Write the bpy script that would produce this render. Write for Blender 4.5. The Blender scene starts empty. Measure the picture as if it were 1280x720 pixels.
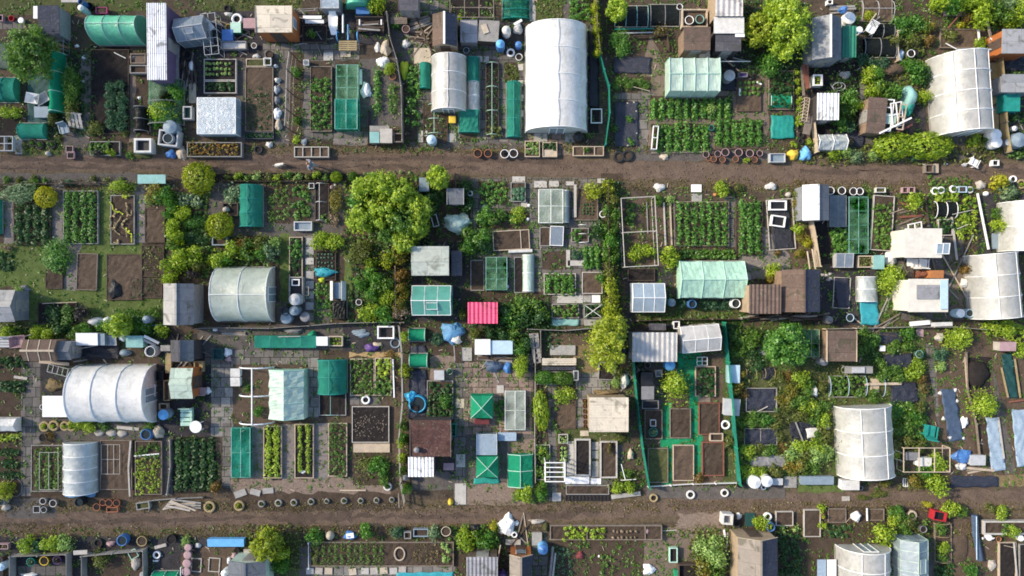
Va='wood_grey';Vb='wood_pale';Vc='wood_white';Vd='wood_dark';Ve='soil_dark';Vf='soil_brown';Vg='dirty_white';Vh='concrete_pale';Vi='pale_grey';Vj='grey_blue';Vk='soil_plot';Vl='navy_sheet';Vm='black_sheet';Vn='teal_pale';Vo='felt_brown';Vp='film_milky';Vq='net_dense';Vr='bluegreen';Vs='crop_patch';Vt='undergrowth';Vu='concrete';Vv='autumn';Vw='paving_slab';Vx='wall_grey';Vy='wall_wood';Vz='tin_white';VA='felt_slate'
SUN_E,SKY_E,EXPO=3.4,.15,0.80
import bpy,math,random
import numpy as np
from mathutils import Vector
random.seed(7);RS=np.random.RandomState(11)
S=bpy.context.scene;COL=S.collection
CAMH=50.0;PPM=20.0
PI=math.pi;U=random.uniform
TL=[0.0,0.0,3.6]
def T(ox,oy,s=3.6):TL[:]=[float(ox),float(oy),float(s)]
def P(x,y,h=0.0):
 k=(CAMH-h)/CAMH
 return ((TL[0]+x/TL[2]-640)/PPM*k,(360-TL[1]-y/TL[2])/PPM*k)
def L(d):return d/TL[2]/PPM
def R4(x0,y0,x1,y1,h=0.0):
 a,b=P(x0,y1,h),P(x1,y0,h)
 return (a[0]+b[0])/2,(a[1]+b[1])/2,abs(b[0]-a[0]),abs(b[1]-a[1])
ORD=['first','second','third','fourth','fifth','sixth','seventh','eighth','ninth','tenth','eleventh','twelfth','thirteenth','fourteenth','fifteenth','sixteenth']
NT=dict(name='net_tunnel',cat='net tunnel')
SB=dict(name='storage_box',cat='box')
PO=dict(name='pole',cat='pole')
BO=dict(name='board',cat='board')
PL=dict(name='planter',cat='planter')
CB=dict(name='compost_box',cat='compost bin')
TR=dict(name='trough',cat='trough')
NU=dict(hoop='teal',**NT,lines=0)
MT={}
def _nodes(name):
 m=bpy.data.materials.new(name);m.use_nodes=True;nt=m.node_tree
 for n in list(nt.nodes):nt.nodes.remove(n)
 out=nt.nodes.new('ShaderNodeOutputMaterial')
 return m,nt,out
def _new(nt,t,**kw):
 n=nt.nodes.new(t)
 for k,v in kw.items():
  if k[0]=='_':setattr(n,k[1:],v)
  else:n.inputs[k.replace('__',' ')].default_value=v
 return n
def _ramp(nt,fac,stops):
 r=nt.nodes.new('ShaderNodeValToRGB');e=r.color_ramp.elements
 while len(e)<len(stops):e.new(0.5)
 for i,(p,c)in enumerate(stops):
  e[i].position=p;e[i].color=(c[0],c[1],c[2],1)
 nt.links.new(fac,r.inputs[0]);return r
def _sc(c,k):return tuple(min(1,v*k)for v in c)
def _pos(nt):
 return nt.nodes.new('ShaderNodeNewGeometry').outputs['Position']
def mat_solid(key,c,rough=.7,var=.35,scale=3,bump=.25,kind='',c2=None,spec=.3,metal=0):
 m,nt,out=_nodes(key);lk=nt.links.new;pos=_pos(nt)
 b=_new(nt,'ShaderNodeBsdfPrincipled',Roughness=rough,Metallic=metal);b.inputs['Specular IOR Level'].default_value=spec
 n1=_new(nt,'ShaderNodeTexNoise',Scale=scale,Detail=6.0,Roughness=.65);lk(pos,n1.inputs['Vector'])
 n2=_new(nt,'ShaderNodeTexNoise',Scale=scale*6,Detail=4.0,Roughness=.7);lk(pos,n2.inputs['Vector'])
 mx=_new(nt,'ShaderNodeMath',_operation='ADD');lk(n1.outputs['Fac'],mx.inputs[0]);lk(n2.outputs['Fac'],mx.inputs[1])
 hf=_new(nt,'ShaderNodeMath',_operation='MULTIPLY');hf.inputs[1].default_value=.5;lk(mx.outputs[0],hf.inputs[0])
 lo=_sc(c,1-var);hi=_sc(c2 if c2 else c,1+var)
 r=_ramp(nt,hf.outputs[0],[(.36,lo),(.5,c),(.64,hi)])
 colo=r.outputs[0];hgt=n2.outputs['Fac']
 if key[:4]in ('felt','tin_','tin'):
  for sc_,lo_,hi_,dk,am in ((1.3,.56,.66,(.055,.058,.035),.55),(9,.60,.68,(.30,.29,.26),.4)):
   nz=_new(nt,'ShaderNodeTexNoise',Scale=sc_,Detail=5.0,Distortion=1.2);lk(pos,nz.inputs['Vector'])
   mr=_new(nt,'ShaderNodeMapRange');mr.inputs[1].default_value=lo_;mr.inputs[2].default_value=hi_;mr.inputs[4].default_value=am;lk(nz.outputs['Fac'],mr.inputs[0])
   mm=_new(nt,'ShaderNodeMix',_data_type='RGBA');mm.inputs[7].default_value=(*dk,1);lk(mr.outputs[0],mm.inputs[0]);lk(colo,mm.inputs[6]);colo=mm.outputs[2]
  bt=_new(nt,'ShaderNodeTexBrick',Scale=1.0);bt.inputs['Color1'].default_value=(.86,.86,.86,1);bt.inputs['Color2'].default_value=(1.1,1.08,1.05,1);bt.inputs['Mortar'].default_value=(.6,.6,.6,1);bt.inputs['Mortar Size'].default_value=.012;bt.inputs['Brick Width'].default_value=1.7;bt.inputs['Row Height'].default_value=.78
  lk(pos,bt.inputs['Vector']);mm=_new(nt,'ShaderNodeMix',_data_type='RGBA',_blend_type='MULTIPLY');mm.inputs[0].default_value=1;lk(colo,mm.inputs[6]);lk(bt.outputs['Color'],mm.inputs[7]);colo=mm.outputs[2]
 if kind=='slab':
  bt=_new(nt,'ShaderNodeTexBrick',Scale=1.0);bt.offset=.35
  bt.inputs['Color1'].default_value=(.62,.62,.62,1);bt.inputs['Color2'].default_value=(1.15,1.12,1.08,1);bt.inputs['Mortar'].default_value=(.22,.22,.2,1)
  bt.inputs['Mortar Size'].default_value=.022;bt.inputs['Brick Width'].default_value=.62;bt.inputs['Row Height'].default_value=.62
  bt.inputs['Bias'].default_value=-.1
  lk(pos,bt.inputs['Vector'])
  mm=_new(nt,'ShaderNodeMix',_data_type='RGBA',_blend_type='MULTIPLY');mm.inputs[0].default_value=1
  lk(colo,mm.inputs[6]);lk(bt.outputs['Color'],mm.inputs[7]);colo=mm.outputs[2]
 if kind in ('boardx','boardy'):
  w=_new(nt,'ShaderNodeTexWave',Scale=3.2,Distortion=.6,Detail=1.0);w.bands_direction='X' if kind=='boardx' else 'Y';w.wave_profile='SAW'
  lk(pos,w.inputs['Vector']);rr=_ramp(nt,w.outputs['Fac'],[(0,(.45,.45,.45)),(.12,(1,1,1)),(1,(.88,.88,.88))])
  mm=_new(nt,'ShaderNodeMix',_data_type='RGBA',_blend_type='MULTIPLY');mm.inputs[0].default_value=1
  lk(colo,mm.inputs[6]);lk(rr.outputs[0],mm.inputs[7]);colo=mm.outputs[2]
 lk(colo,b.inputs['Base Color'])
 if bump:
  bp=_new(nt,'ShaderNodeBump',Strength=bump,Distance=.05);lk(hgt,bp.inputs['Height']);lk(bp.outputs[0],b.inputs['Normal'])
 lk(b.outputs[0],out.inputs[0]);return m
def mat_leaf(key,cols,trans=.48):
 cols=[(min(.8,r*1.16),min(.8,g_*1.26),b*.9)for r,g_,b in cols]
 m,nt,out=_nodes(key);lk=nt.links.new
 g=nt.nodes.new('ShaderNodeNewGeometry')
 n=_new(nt,'ShaderNodeTexNoise',Scale=1.1,Detail=3.0);lk(g.outputs['Position'],n.inputs['Vector'])
 mx=_new(nt,'ShaderNodeMath',_operation='MULTIPLY_ADD');lk(n.outputs['Fac'],mx.inputs[0]);mx.inputs[1].default_value=.9
 ad=_new(nt,'ShaderNodeMath',_operation='MULTIPLY_ADD');lk(g.outputs['Random Per Island'],ad.inputs[0]);ad.inputs[1].default_value=.7;ad.inputs[2].default_value=-.3
 lk(ad.outputs[0],mx.inputs[2])
 k=len(cols);r=_ramp(nt,mx.outputs[0],[(i/max(1,k-1),c)for i,c in enumerate(cols)])
 d=_new(nt,'ShaderNodeBsdfDiffuse');t=_new(nt,'ShaderNodeBsdfTranslucent');gl=_new(nt,'ShaderNodeBsdfGlossy',Roughness=.45);gl.inputs[0].default_value=(.9,.95,1,1)
 lk(r.outputs[0],d.inputs[0]);lk(r.outputs[0],t.inputs[0])
 a=_new(nt,'ShaderNodeMixShader',Fac=trans);lk(d.outputs[0],a.inputs[1]);lk(t.outputs[0],a.inputs[2])
 b=_new(nt,'ShaderNodeMixShader',Fac=.03);lk(a.outputs[0],b.inputs[1]);lk(gl.outputs[0],b.inputs[2])
 lk(b.outputs[0],out.inputs[0]);return m
def mat_film(key,c,clear=.15,trans=.35,gloss=.08,rough=.3,var=.12):
 m,nt,out=_nodes(key);lk=nt.links.new;pos=_pos(nt)
 n=_new(nt,'ShaderNodeTexNoise',Scale=1.6,Detail=6.0,Roughness=.7,Distortion=.8);lk(pos,n.inputs['Vector'])
 r=_ramp(nt,n.outputs['Fac'],[(.3,_sc(c,1-2*var)),(.52,c),(.75,_sc(c,1+var))])
 nz=_new(nt,'ShaderNodeTexNoise',Scale=2.6,Detail=7.0,Roughness=.75,Distortion=1.5);lk(pos,nz.inputs['Vector'])
 mr0=_new(nt,'ShaderNodeMapRange');mr0.inputs[1].default_value=.5;mr0.inputs[2].default_value=.72;mr0.inputs[4].default_value=.12 if key[:5]=='glass' else .45;lk(nz.outputs['Fac'],mr0.inputs[0])
 mm=_new(nt,'ShaderNodeMix',_data_type='RGBA');mm.inputs[7].default_value=(c[0]*.45,c[1]*.5,c[2]*.38,1);lk(mr0.outputs[0],mm.inputs[0]);lk(r.outputs[0],mm.inputs[6])
 bp=_new(nt,'ShaderNodeBump',Strength=.5,Distance=.08);lk(nz.outputs['Fac'],bp.inputs['Height'])
 d=_new(nt,'ShaderNodeBsdfDiffuse');t=_new(nt,'ShaderNodeBsdfTranslucent');g=_new(nt,'ShaderNodeBsdfGlossy',Roughness=rough);tr=nt.nodes.new('ShaderNodeBsdfTransparent')
 for s_ in (d,t):lk(mm.outputs[2],s_.inputs[0])
 for s_ in (d,t,g):lk(bp.outputs[0],s_.inputs['Normal'])
 tr.inputs[0].default_value=(min(1,.4+c[0]),min(1,.4+c[1]),min(1,.4+c[2]),1)
 a=_new(nt,'ShaderNodeMixShader',Fac=trans);lk(d.outputs[0],a.inputs[1]);lk(t.outputs[0],a.inputs[2])
 b=_new(nt,'ShaderNodeMixShader',Fac=gloss);lk(a.outputs[0],b.inputs[1]);lk(g.outputs[0],b.inputs[2])
 n3=_new(nt,'ShaderNodeTexNoise',Scale=.9,Detail=3.0);lk(pos,n3.inputs['Vector'])
 mr=_new(nt,'ShaderNodeMapRange');mr.inputs[1].default_value=.3;mr.inputs[2].default_value=.7;mr.inputs[3].default_value=clear*.6;mr.inputs[4].default_value=clear*1.4
 lk(n3.outputs['Fac'],mr.inputs[0])
 e=_new(nt,'ShaderNodeMixShader');lk(mr.outputs[0],e.inputs[0]);lk(b.outputs[0],e.inputs[1]);lk(tr.outputs[0],e.inputs[2])
 lk(e.outputs[0],out.inputs[0]);return m
SOL={
 'soil':((.068,.05,.037),.95,.4,2.2,.8),'soil_dark':((.026,.022,.021),.95,.4,2.5,.8),'soil_brown':((.10,.072,.052),.95,.35,2,.8),'soil_tan':((.16,.125,.10),.95,.28,2.2,.6),
 'ground':((.075,.058,.043),.95,.5,.9,.8),'track':((.128,.092,.07),.95,.42,1.5,.9),'track_rut':((.09,.066,.052),.95,.4,1.8,.8),'gravel':((.22,.195,.18),.95,.4,7,.8),'verge':((.12,.092,.06),.95,.55,4,1.0),
 'lawn':((.10,.135,.04),.95,.4,2.5,.8),'slab':((.165,.155,.145),.85,.3,2,.3,'slab'),'slab_pale':((.25,.24,.225),.85,.3,2,.3,'slab'),'brick':((.25,.19,.165),.9,.35,3,.4,'slab'),'concrete':((.32,.31,.29),.85,.3,2,.3),'concrete_pale':((.42,.40,.37),.8,.2,2,.2),
 'carpet':((.016,.23,.10),.9,.35,2.5,.4),'wood':((.20,.165,.135),.85,.35,3,.4),'wood_dark':((.085,.062,.05),.85,.35,3,.4),'wood_pale':((.44,.36,.27),.8,.25,3,.3),'wood_red':((.20,.075,.05),.8,.3,3,.3),'wood_grey':((.27,.26,.245),.85,.3,3,.35),'wood_white':((.42,.39,.35),.75,.2,4,.2),'wood_yellow':((.32,.25,.13),.8,.3,3,.3),
 'wall_wood':((.24,.17,.12),.85,.3,3,.3,'boardx'),'wall_orange':((.36,.115,.032),.75,.25,3,.2,'boardx'),'wall_dark':((.06,.052,.055),.85,.3,3,.3,'boardx'),'wall_grey':((.22,.23,.25),.8,.25,3,.2,'boardx'),'wall_tan':((.34,.26,.18),.85,.25,3,.2,'boardx'),'wall_white':((.60,.57,.50),.7,.15,3,.1),'wall_purple':((.13,.09,.17),.8,.2,3,.2,'boardx'),'wall_green':((.02,.17,.11),.7,.25,3,.2),
 'felt':((.085,.085,.10),.95,.2,4,.3),'felt_navy':((.055,.06,.085),.95,.2,4,.3),'felt_brown':((.13,.093,.075),.95,.2,4,.3),'felt_maroon':((.085,.045,.04),.9,.45,1.5,.3),'felt_tan':((.26,.23,.20),.95,.16,3,.3),'felt_grey':((.29,.30,.32),.9,.18,3,.3),'felt_mint':((.42,.52,.44),.8,.15,3,.1),'felt_cream':((.66,.59,.48),.85,.12,3,.1,'boardy'),'felt_slate':((.13,.145,.17),.9,.15,3,.2),'felt_sage':((.40,.44,.40),.9,.18,2.5,.2),'felt_pale':((.36,.355,.34),.9,.2,2.5,.2),  # navy and slate felts also stand in for shade on some right-hand slopes
 'tin':((.52,.50,.49),.55,.22,2,.15),'tin_grey':((.27,.27,.29),.6,.25,2,.2),'tin_white':((.74,.74,.75),.5,.12,2,.1),'tin_pink':((.66,.07,.17),.45,.12,2,.1),'tin_rust':((.125,.085,.068),.8,.3,2,.2),
 'white':((.78,.78,.77),.45,.1,3,.1),'dirty_white':((.58,.57,.54),.6,.25,3,.2),'black':((.014,.015,.018),.5,.4,4,.2),'black_sheet':((.02,.022,.032),.32,.4,3,1.0),'navy_sheet':((.027,.031,.05),.34,.35,3,1.0),'blue':((.06,.17,.42),.4,.2,3,.1),'sky_blue':((.14,.40,.72),.45,.15,3,.1),'cyan':((.05,.36,.60),.4,.2,3,.2),'pale_blue':((.42,.56,.66),.5,.15,3,.2),'grey_blue':((.20,.26,.31),.5,.2,3,.1),'grey':((.20,.20,.21),.6,.25,3,.1),'pale_grey':((.42,.43,.44),.6,.2,3,.1),
 'teal':((.015,.24,.20),.6,.3,3,.3),'teal_dark':((.012,.06,.06),.7,.3,3,.3),'teal_pale':((.22,.42,.40),.6,.2,3,.2),'mint':((.40,.60,.50),.6,.15,3,.1),'green_plastic':((.02,.26,.13),.5,.25,3,.2),'dark_green':((.015,.05,.035),.6,.3,3,.2),'teal_tarp':((.035,.30,.36),.5,.25,3,.5),'blue_tarp':((.10,.26,.45),.45,.25,2.5,.6),'pale_tarp':((.29,.38,.47),.55,.2,5,.5),'sheet_blue':((.055,.085,.14),.5,.3,3,.5),
 'terracotta':((.36,.14,.075),.8,.25,4,.1),'pink':((.38,.25,.26),.7,.2,3,.1),'magenta':((.34,.03,.15),.4,.15,3,.1),'red':((.38,.025,.035),.45,.2,3,.1),'maroon':((.16,.035,.04),.6,.3,3,.1),'yellow':((.65,.45,.05),.6,.2,3,.2),'lime_bag':((.45,.52,.03),.6,.2,3,.3),'beige':((.46,.39,.30),.8,.25,3,.3),'orange':((.38,.16,.06),.6,.2,3,.1),'violet':((.10,.05,.2),.5,.2,3,.1),'rubber':((.022,.022,.022),.8,.3,4,.2),'clod':((.17,.135,.105),.95,.4,4,.3),'stone':((.40,.37,.33),.9,.3,4,.5),'water':((.02,.03,.03),.05,.1,3,0),
 'skin':((.50,.30,.21),.6,.05,3,0),'jacket':((.17,.21,.28),.85,.15,8,.2),'trousers':((.33,.34,.36),.9,.15,8,.2),'hair':((.02,.015,.012),.6,.2,20,.3),'bark':((.09,.07,.05),.95,.3,6,.8),
 'straw':((.42,.30,.15),.95,.4,6,.9),'pinkgravel':((.23,.175,.14),.95,.4,7,.8),'dirt_grey':((.105,.094,.086),.95,.35,2.5,.6),'grassy':((.08,.088,.036),.95,.45,2.5,.9),'clutter':((.045,.042,.045),.95,.5,2,.8),'tawny':((.20,.15,.08),.95,.4,4,.9),
}
LEAF={
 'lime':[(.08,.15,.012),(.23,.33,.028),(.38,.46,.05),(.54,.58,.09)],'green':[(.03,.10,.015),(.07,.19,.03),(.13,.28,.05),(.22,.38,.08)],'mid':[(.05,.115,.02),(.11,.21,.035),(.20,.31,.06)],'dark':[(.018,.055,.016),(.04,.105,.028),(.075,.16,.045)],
 'yellow':[(.13,.17,.012),(.31,.35,.028),(.48,.49,.06)],'gold':[(.22,.20,.015),(.46,.42,.03),(.62,.57,.09)],'silver':[(.09,.15,.10),(.20,.28,.19),(.34,.42,.31)],'bluegreen':[(.03,.085,.06),(.07,.16,.11),(.14,.24,.18)],'olive':[(.07,.085,.022),(.15,.165,.045),(.24,.25,.07)],'autumn':[(.07,.09,.02),(.18,.19,.04),(.28,.22,.04),(.34,.15,.03)],'flower':[(.05,.10,.02),(.14,.18,.04),(.42,.15,.03),(.48,.36,.05)],'pinkflower':[(.06,.10,.03),(.14,.15,.06),(.48,.28,.32),(.6,.45,.45)],'straw_leaf':[(.09,.075,.025),(.19,.145,.06),(.30,.23,.10)],'pale':[(.14,.22,.06),(.30,.42,.15),(.46,.55,.28)],'rust':[(.09,.065,.02),(.22,.13,.04),(.34,.20,.07)],'purple':[(.03,.03,.03),(.06,.05,.07),(.10,.07,.12)],
}
FILM={
 'film_white':((.79,.775,.745),.08,.10,.05),'film_milky':((.64,.63,.60),.24,.2,.12),'film_clear':((.70,.74,.70),.24,.2,.10),'film_mint':((.46,.72,.57),.08,.15,.06),'film_green':((.15,.56,.36),.08,.15,.06),'film_pale':((.55,.70,.60),.12,.15,.08),'film_grey':((.52,.57,.57),.16,.15,.1),'film_sage':((.56,.62,.54),.2,.15,.08),
 'net_teal':((.03,.36,.26),.58,.3,.02),'net_green':((.03,.38,.21),.22,.3,0),'net_dense':((.05,.34,.255),.28,.3,0),'net_white':((.55,.6,.55),.58,.3,.02),'net_black':((.02,.025,.025),.35,.2,.02),'net_lime':((.22,.42,.28),.80,.3,.02),'net_grey':((.30,.34,.36),.35,.3,.02),
 'glass':((.42,.50,.54),.42,.2,.16),'glass_blue':((.40,.50,.58),.18,.2,.14),'glass_teal':((.14,.48,.38),.25,.25,.12),'glass_dim':((.30,.36,.42),.30,.2,.15),'poly':((.66,.64,.62),.16,.3,.1),
}
def M(key):
 if key not in MT:
  if key[:5]=='leaf_':MT[key]=mat_leaf(key,LEAF[key[5:]])
  elif key in SOL:
   c=SOL[key];MT[key]=mat_solid(key,c[0],c[1],c[2],c[3],c[4],c[5]if len(c)>5 else '',spec=.15 if c[1]>.84 else .35)
  else:
   c=FILM[key];MT[key]=mat_film(key,c[0],c[1],c[2],c[3])
 return MT[key]
class MB:
 def __init__(s):s.v=[];s.f=[]
 def add(s,vs,fs):
  n=len(s.v);s.v+=[tuple(v)for v in vs];s.f+=[tuple(i+n for i in f)for f in fs];return s
 def box(s,x0,y0,z0,x1,y1,z1):
  return s.add([(x0,y0,z0),(x1,y0,z0),(x1,y1,z0),(x0,y1,z0),(x0,y0,z1),(x1,y0,z1),(x1,y1,z1),(x0,y1,z1)],[(0,3,2,1),(4,5,6,7),(0,1,5,4),(1,2,6,5),(2,3,7,6),(3,0,4,7)])
 def plank(s,p,q,w,t):
  p,q=Vector(p),Vector(q);d=(q-p).normalized();r=d.cross(Vector((0,0,1)))
  r=(r if r.length>.01 else Vector((1,0,0))).normalized()*w/2;u=r.cross(d).normalized()*t/2
  vs=[e+a*r+b*u for e in (p,q)for a,b in ((-1,-1),(1,-1),(1,1),(-1,1))]
  return s.add(vs,[(0,3,2,1),(4,5,6,7),(0,1,5,4),(1,2,6,5),(2,3,7,6),(3,0,4,7)])
 def tube(s,pts,r,n=6,closed=False):
  pts=[Vector(p)for p in pts];N=len(pts);vs=[];fs=[]
  for i,p in enumerate(pts):
   d=(pts[(i+1)% N]-pts[i-1])if closed else (pts[min(N-1,i+1)]-pts[max(0,i-1)])
   d.normalize();a=d.cross(Vector((0,0,1))if abs(d.z)<.9 else Vector((1,0,0))).normalized();b=d.cross(a)
   rr=r[i]if isinstance(r,(list,tuple))else r
   vs+=[p+(a*math.cos(2*PI*k/n)+b*math.sin(2*PI*k/n))*rr for k in range(n)]
  for i in range(N if closed else N-1):
   j=(i+1)% N
   fs+=[(i*n+k,i*n+(k+1)% n,j*n+(k+1)% n,j*n+k)for k in range(n)]
  if not closed:fs+=[tuple(range(n))[::-1],tuple((N-1)*n+k for k in range(n))]
  return s.add(vs,fs)
 def lathe(s,prof,n=18,cx=0,cy=0,cap=True):
  vs=[];fs=[]
  for r,z in prof:vs+=[(cx+r*math.cos(2*PI*k/n),cy+r*math.sin(2*PI*k/n),z)for k in range(n)]
  for i in range(len(prof)-1):fs+=[(i*n+k,i*n+(k+1)% n,(i+1)*n+(k+1)% n,(i+1)*n+k)for k in range(n)]
  if cap:fs+=[tuple((len(prof)-1)*n+k for k in range(n)),tuple(range(n))[::-1]]
  return s.add(vs,fs)
 def slab(s,a,b,c,d,t,nu=1,nv=1,fn=None):
  """thick panel over the quad a,b,c,d (counter-clockwise from above)"""
  a,b,c,d=map(Vector,(a,b,c,d));nn=(b-a).cross(d-a).normalized();vs=[];fs=[]
  for side in (0,1):
   for j in range(nv+1):
    for i in range(nu+1):
     u,v=i/nu,j/nv;p=a*(1-u)*(1-v)+b*u*(1-v)+c*u*v+d*(1-u)*v
     vs.append(p+nn*((fn(u,v)if fn else 0)-t*side))
  N=(nu+1)*(nv+1);id=lambda i,j,k:k*N+j*(nu+1)+i
  for j in range(nv):
   for i in range(nu):
    fs.append((id(i,j,0),id(i+1,j,0),id(i+1,j+1,0),id(i,j+1,0)));fs.append((id(i,j,1),id(i,j+1,1),id(i+1,j+1,1),id(i+1,j,1)))
  for i in range(nu):fs+=[(id(i,0,0),id(i,0,1),id(i+1,0,1),id(i+1,0,0)),(id(i,nv,0),id(i+1,nv,0),id(i+1,nv,1),id(i,nv,1))]
  for j in range(nv):fs+=[(id(0,j,0),id(0,j+1,0),id(0,j+1,1),id(0,j,1)),(id(nu,j,0),id(nu,j,1),id(nu,j+1,1),id(nu,j+1,0))]
  return s.add(vs,fs)
 def mesh(s,name,mat,smooth=False):
  me=bpy.data.meshes.new(name);me.from_pydata(s.v,[],s.f);me.materials.append(M(mat)if isinstance(mat,str)else mat)
  if smooth:me.shade_smooth()
  return me
 def build(s,name,mat,parent=None,loc=(0,0,0),rot=0,smooth=False):
  return obj(name,s.mesh(name,mat,smooth),parent,loc,rot)
def obj(name,me,parent=None,loc=(0,0,0),rot=0):
 o=bpy.data.objects.new(name,me);COL.objects.link(o);o.location=loc;o.rotation_euler=(0,0,rot)
 if parent:o.parent=parent
 return o
LABELS={}
def tag(o,label,cat,group=None,kind=None):
 o['label']=label;o['category']=cat
 if group:o['group']=group
 if kind:o['kind']=kind
 LABELS.setdefault(label,[]).append(group);return o
def thing(name,label,cat,x,y,z=0.0,rot=0,group=None):
 return tag(obj(name,None,None,(x,y,z),rot),label,cat,group)
CACHE={}
def cached(key,fn):
 if key not in CACHE:CACHE[key]=fn()
 return CACHE[key]
def rr(deg):return math.radians(deg)
LEV=[]
def area(name,mat,*c,z=.004,jag=.12):
 """flat ground sheet; c = rect (4 numbers) or polygon (pairs)"""
 if len(c)==4:c=(c[0],c[1],c[2],c[1],c[2],c[3],c[0],c[3])
 pts=[P(c[i],c[i+1])for i in range(0,len(c),2)];xs=[q[0]for q in pts];ys=[q[1]for q in pts];bb=(min(xs)-.3,min(ys)-.3,max(xs)+.3,max(ys)+.3);lv=1+max([l for l,b in LEV if b[0]<bb[2]and bb[0]<b[2]and b[1]<bb[3]and bb[1]<b[3]],default=0);LEV.append((lv,bb));zz=.003+.0007*lv
 if sum(pts[i-1][0]*pts[i][1]-pts[i][0]*pts[i-1][1]for i in range(len(pts)))<0:pts.reverse()
 out=[]
 for i in range(len(pts)):
  a,b=pts[i],pts[(i+1)% len(pts)];d=math.hypot(b[0]-a[0],b[1]-a[1]);n=max(1,int(d/.5))
  for k in range(n):
   t=k/n;j=jag if k else 0
   out.append((a[0]+(b[0]-a[0])*t+U(-j,j)*.5,a[1]+(b[1]-a[1])*t+U(-j,j)*.5,zz))
 o=MB().add(out,[tuple(range(len(out)))]).build(name,mat);o['kind']='structure';return o
def leaf_mesh(name,pts,nrm,size,mat,aspect=.55):
 pts=np.asarray(pts,float);nrm=np.asarray(nrm,float);N=len(pts);size=np.broadcast_to(np.asarray(size,float),(N,))
 nrm=nrm/(np.linalg.norm(nrm,axis=1,keepdims=True)+1e-9)
 t=np.cross(nrm,RS.normal(size=(N,3)));t/=(np.linalg.norm(t,axis=1,keepdims=True)+1e-9);b=np.cross(nrm,t)
 h=size[:,None]*.5
 v=np.stack([pts-t*h,pts+b*h*aspect+nrm*h*.25,pts+t*h-nrm*h*.15,pts-b*h*aspect+nrm*h*.25],1).reshape(-1,3)
 me=bpy.data.meshes.new(name);me.vertices.add(N*4);me.vertices.foreach_set('co',v.ravel());me.loops.add(N*4);me.loops.foreach_set('vertex_index',np.arange(N*4));me.polygons.add(N)
 me.polygons.foreach_set('loop_start',np.arange(0,N*4,4));me.polygons.foreach_set('loop_total',np.full(N,4));me.materials.append(M('leaf_'+mat));me.update();return me
def crown(n,lumps,spread=(.62,.62,.5),rl=(.3,.55),zc=.5,flat=.75):
 """points on uneven lumps inside a unit crown standing on z=0, height 1"""
 P_,N_=[],[]
 C_=RS.normal(size=(lumps,3));C_/=np.linalg.norm(C_,axis=1,keepdims=True);C_*=RS.uniform(.25,1,(lumps,1))**.6;C_*=np.array(spread);C_[:,2]+=zc
 R_=RS.uniform(rl[0],rl[1],lumps)
 w=R_**2/(R_**2).sum();idx=RS.choice(lumps,n,p=w)
 d=RS.normal(size=(n,3));d/=np.linalg.norm(d,axis=1,keepdims=True)
 rad=R_[idx][:,None]*(RS.uniform(.35,1,(n,1))**.45)
 p=C_[idx]+d*rad*np.array([1,1,flat])+RS.normal(size=(n,3))*.035;k=max(1,n//6);q=RS.normal(size=(k,3));q/=np.linalg.norm(q,axis=1,keepdims=True);p[:k]=q*np.array([.98,.98,.5])*RS.uniform(.5,1.1,(k,1));p[:k,2]+=zc;p[:,2]=np.clip(p[:,2],.02,1.15)
 nn=d*.75+np.array([0,0,.45])+RS.normal(size=(n,3))*.45
 return p,nn
def bush_mesh(kind,cls,var):
 def mk():
  n,lf,lumps=((150,.36,4),(560,.20,7),(1700,.12,12),(3600,.085,18))[cls]
  p,nn=crown(n,lumps);return leaf_mesh('foliage',p,nn,RS.uniform(.7,1.35,n)*lf,kind)
 return cached(('bush',kind,cls,var),mk)
def ball_mesh(kind):
 def mk():
  n=1700;d=RS.normal(size=(n,3));d/=np.linalg.norm(d,axis=1,keepdims=True);p=d*np.array([.95,.95,.52])*RS.uniform(.78,1,(n,1))*(1+.03*np.sin(d[:,:1]*9+d[:,1:2]*7)+.04*RS.normal(size=(n,1)));p[:,2]+=.5
  return leaf_mesh('foliage',p,d+RS.normal(size=(n,3))*.4,RS.uniform(.10,.20,n),kind)
 return cached(('ball',kind),mk)
def stem_mesh():
 return cached('stem',lambda:sum_stem())
def sum_stem():
 m=MB()
 for k in range(5):
  a=k*1.3;m.tube([(0,0,0),(.12*math.cos(a),.12*math.sin(a),.25),(.4*math.cos(a),.4*math.sin(a),.6)],[.05,.035,.015],5)
 return m.mesh('stem','bark')
def bush(x,y,r,label,kind='green',h=None,name='bush',cat='bush',g=None,ry=None,ball=False,z=0.0):
 rw=L(r);ryw=L(ry)if ry else rw;hh=h if h else max(.25,min(1.6,rw*1.35));X,Y=P(x,y,hh*.6+z)
 z=max(z,soilz(X,Y)-.03);t=thing(name,label,cat,X,Y,z,U(0,6.28)if not ry else U(-.1,.1),g);t.scale=(rw*1.24,ryw*1.24,hh)
 m_=max(rw,ryw);cls=0 if m_<.3 else 1 if m_<.7 else 2 if m_<1.3 else 3
 obj('foliage',ball_mesh(kind)if ball else bush_mesh(kind,cls,random.randrange(2)),t);obj('stem',stem_mesh(),t);return t
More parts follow.
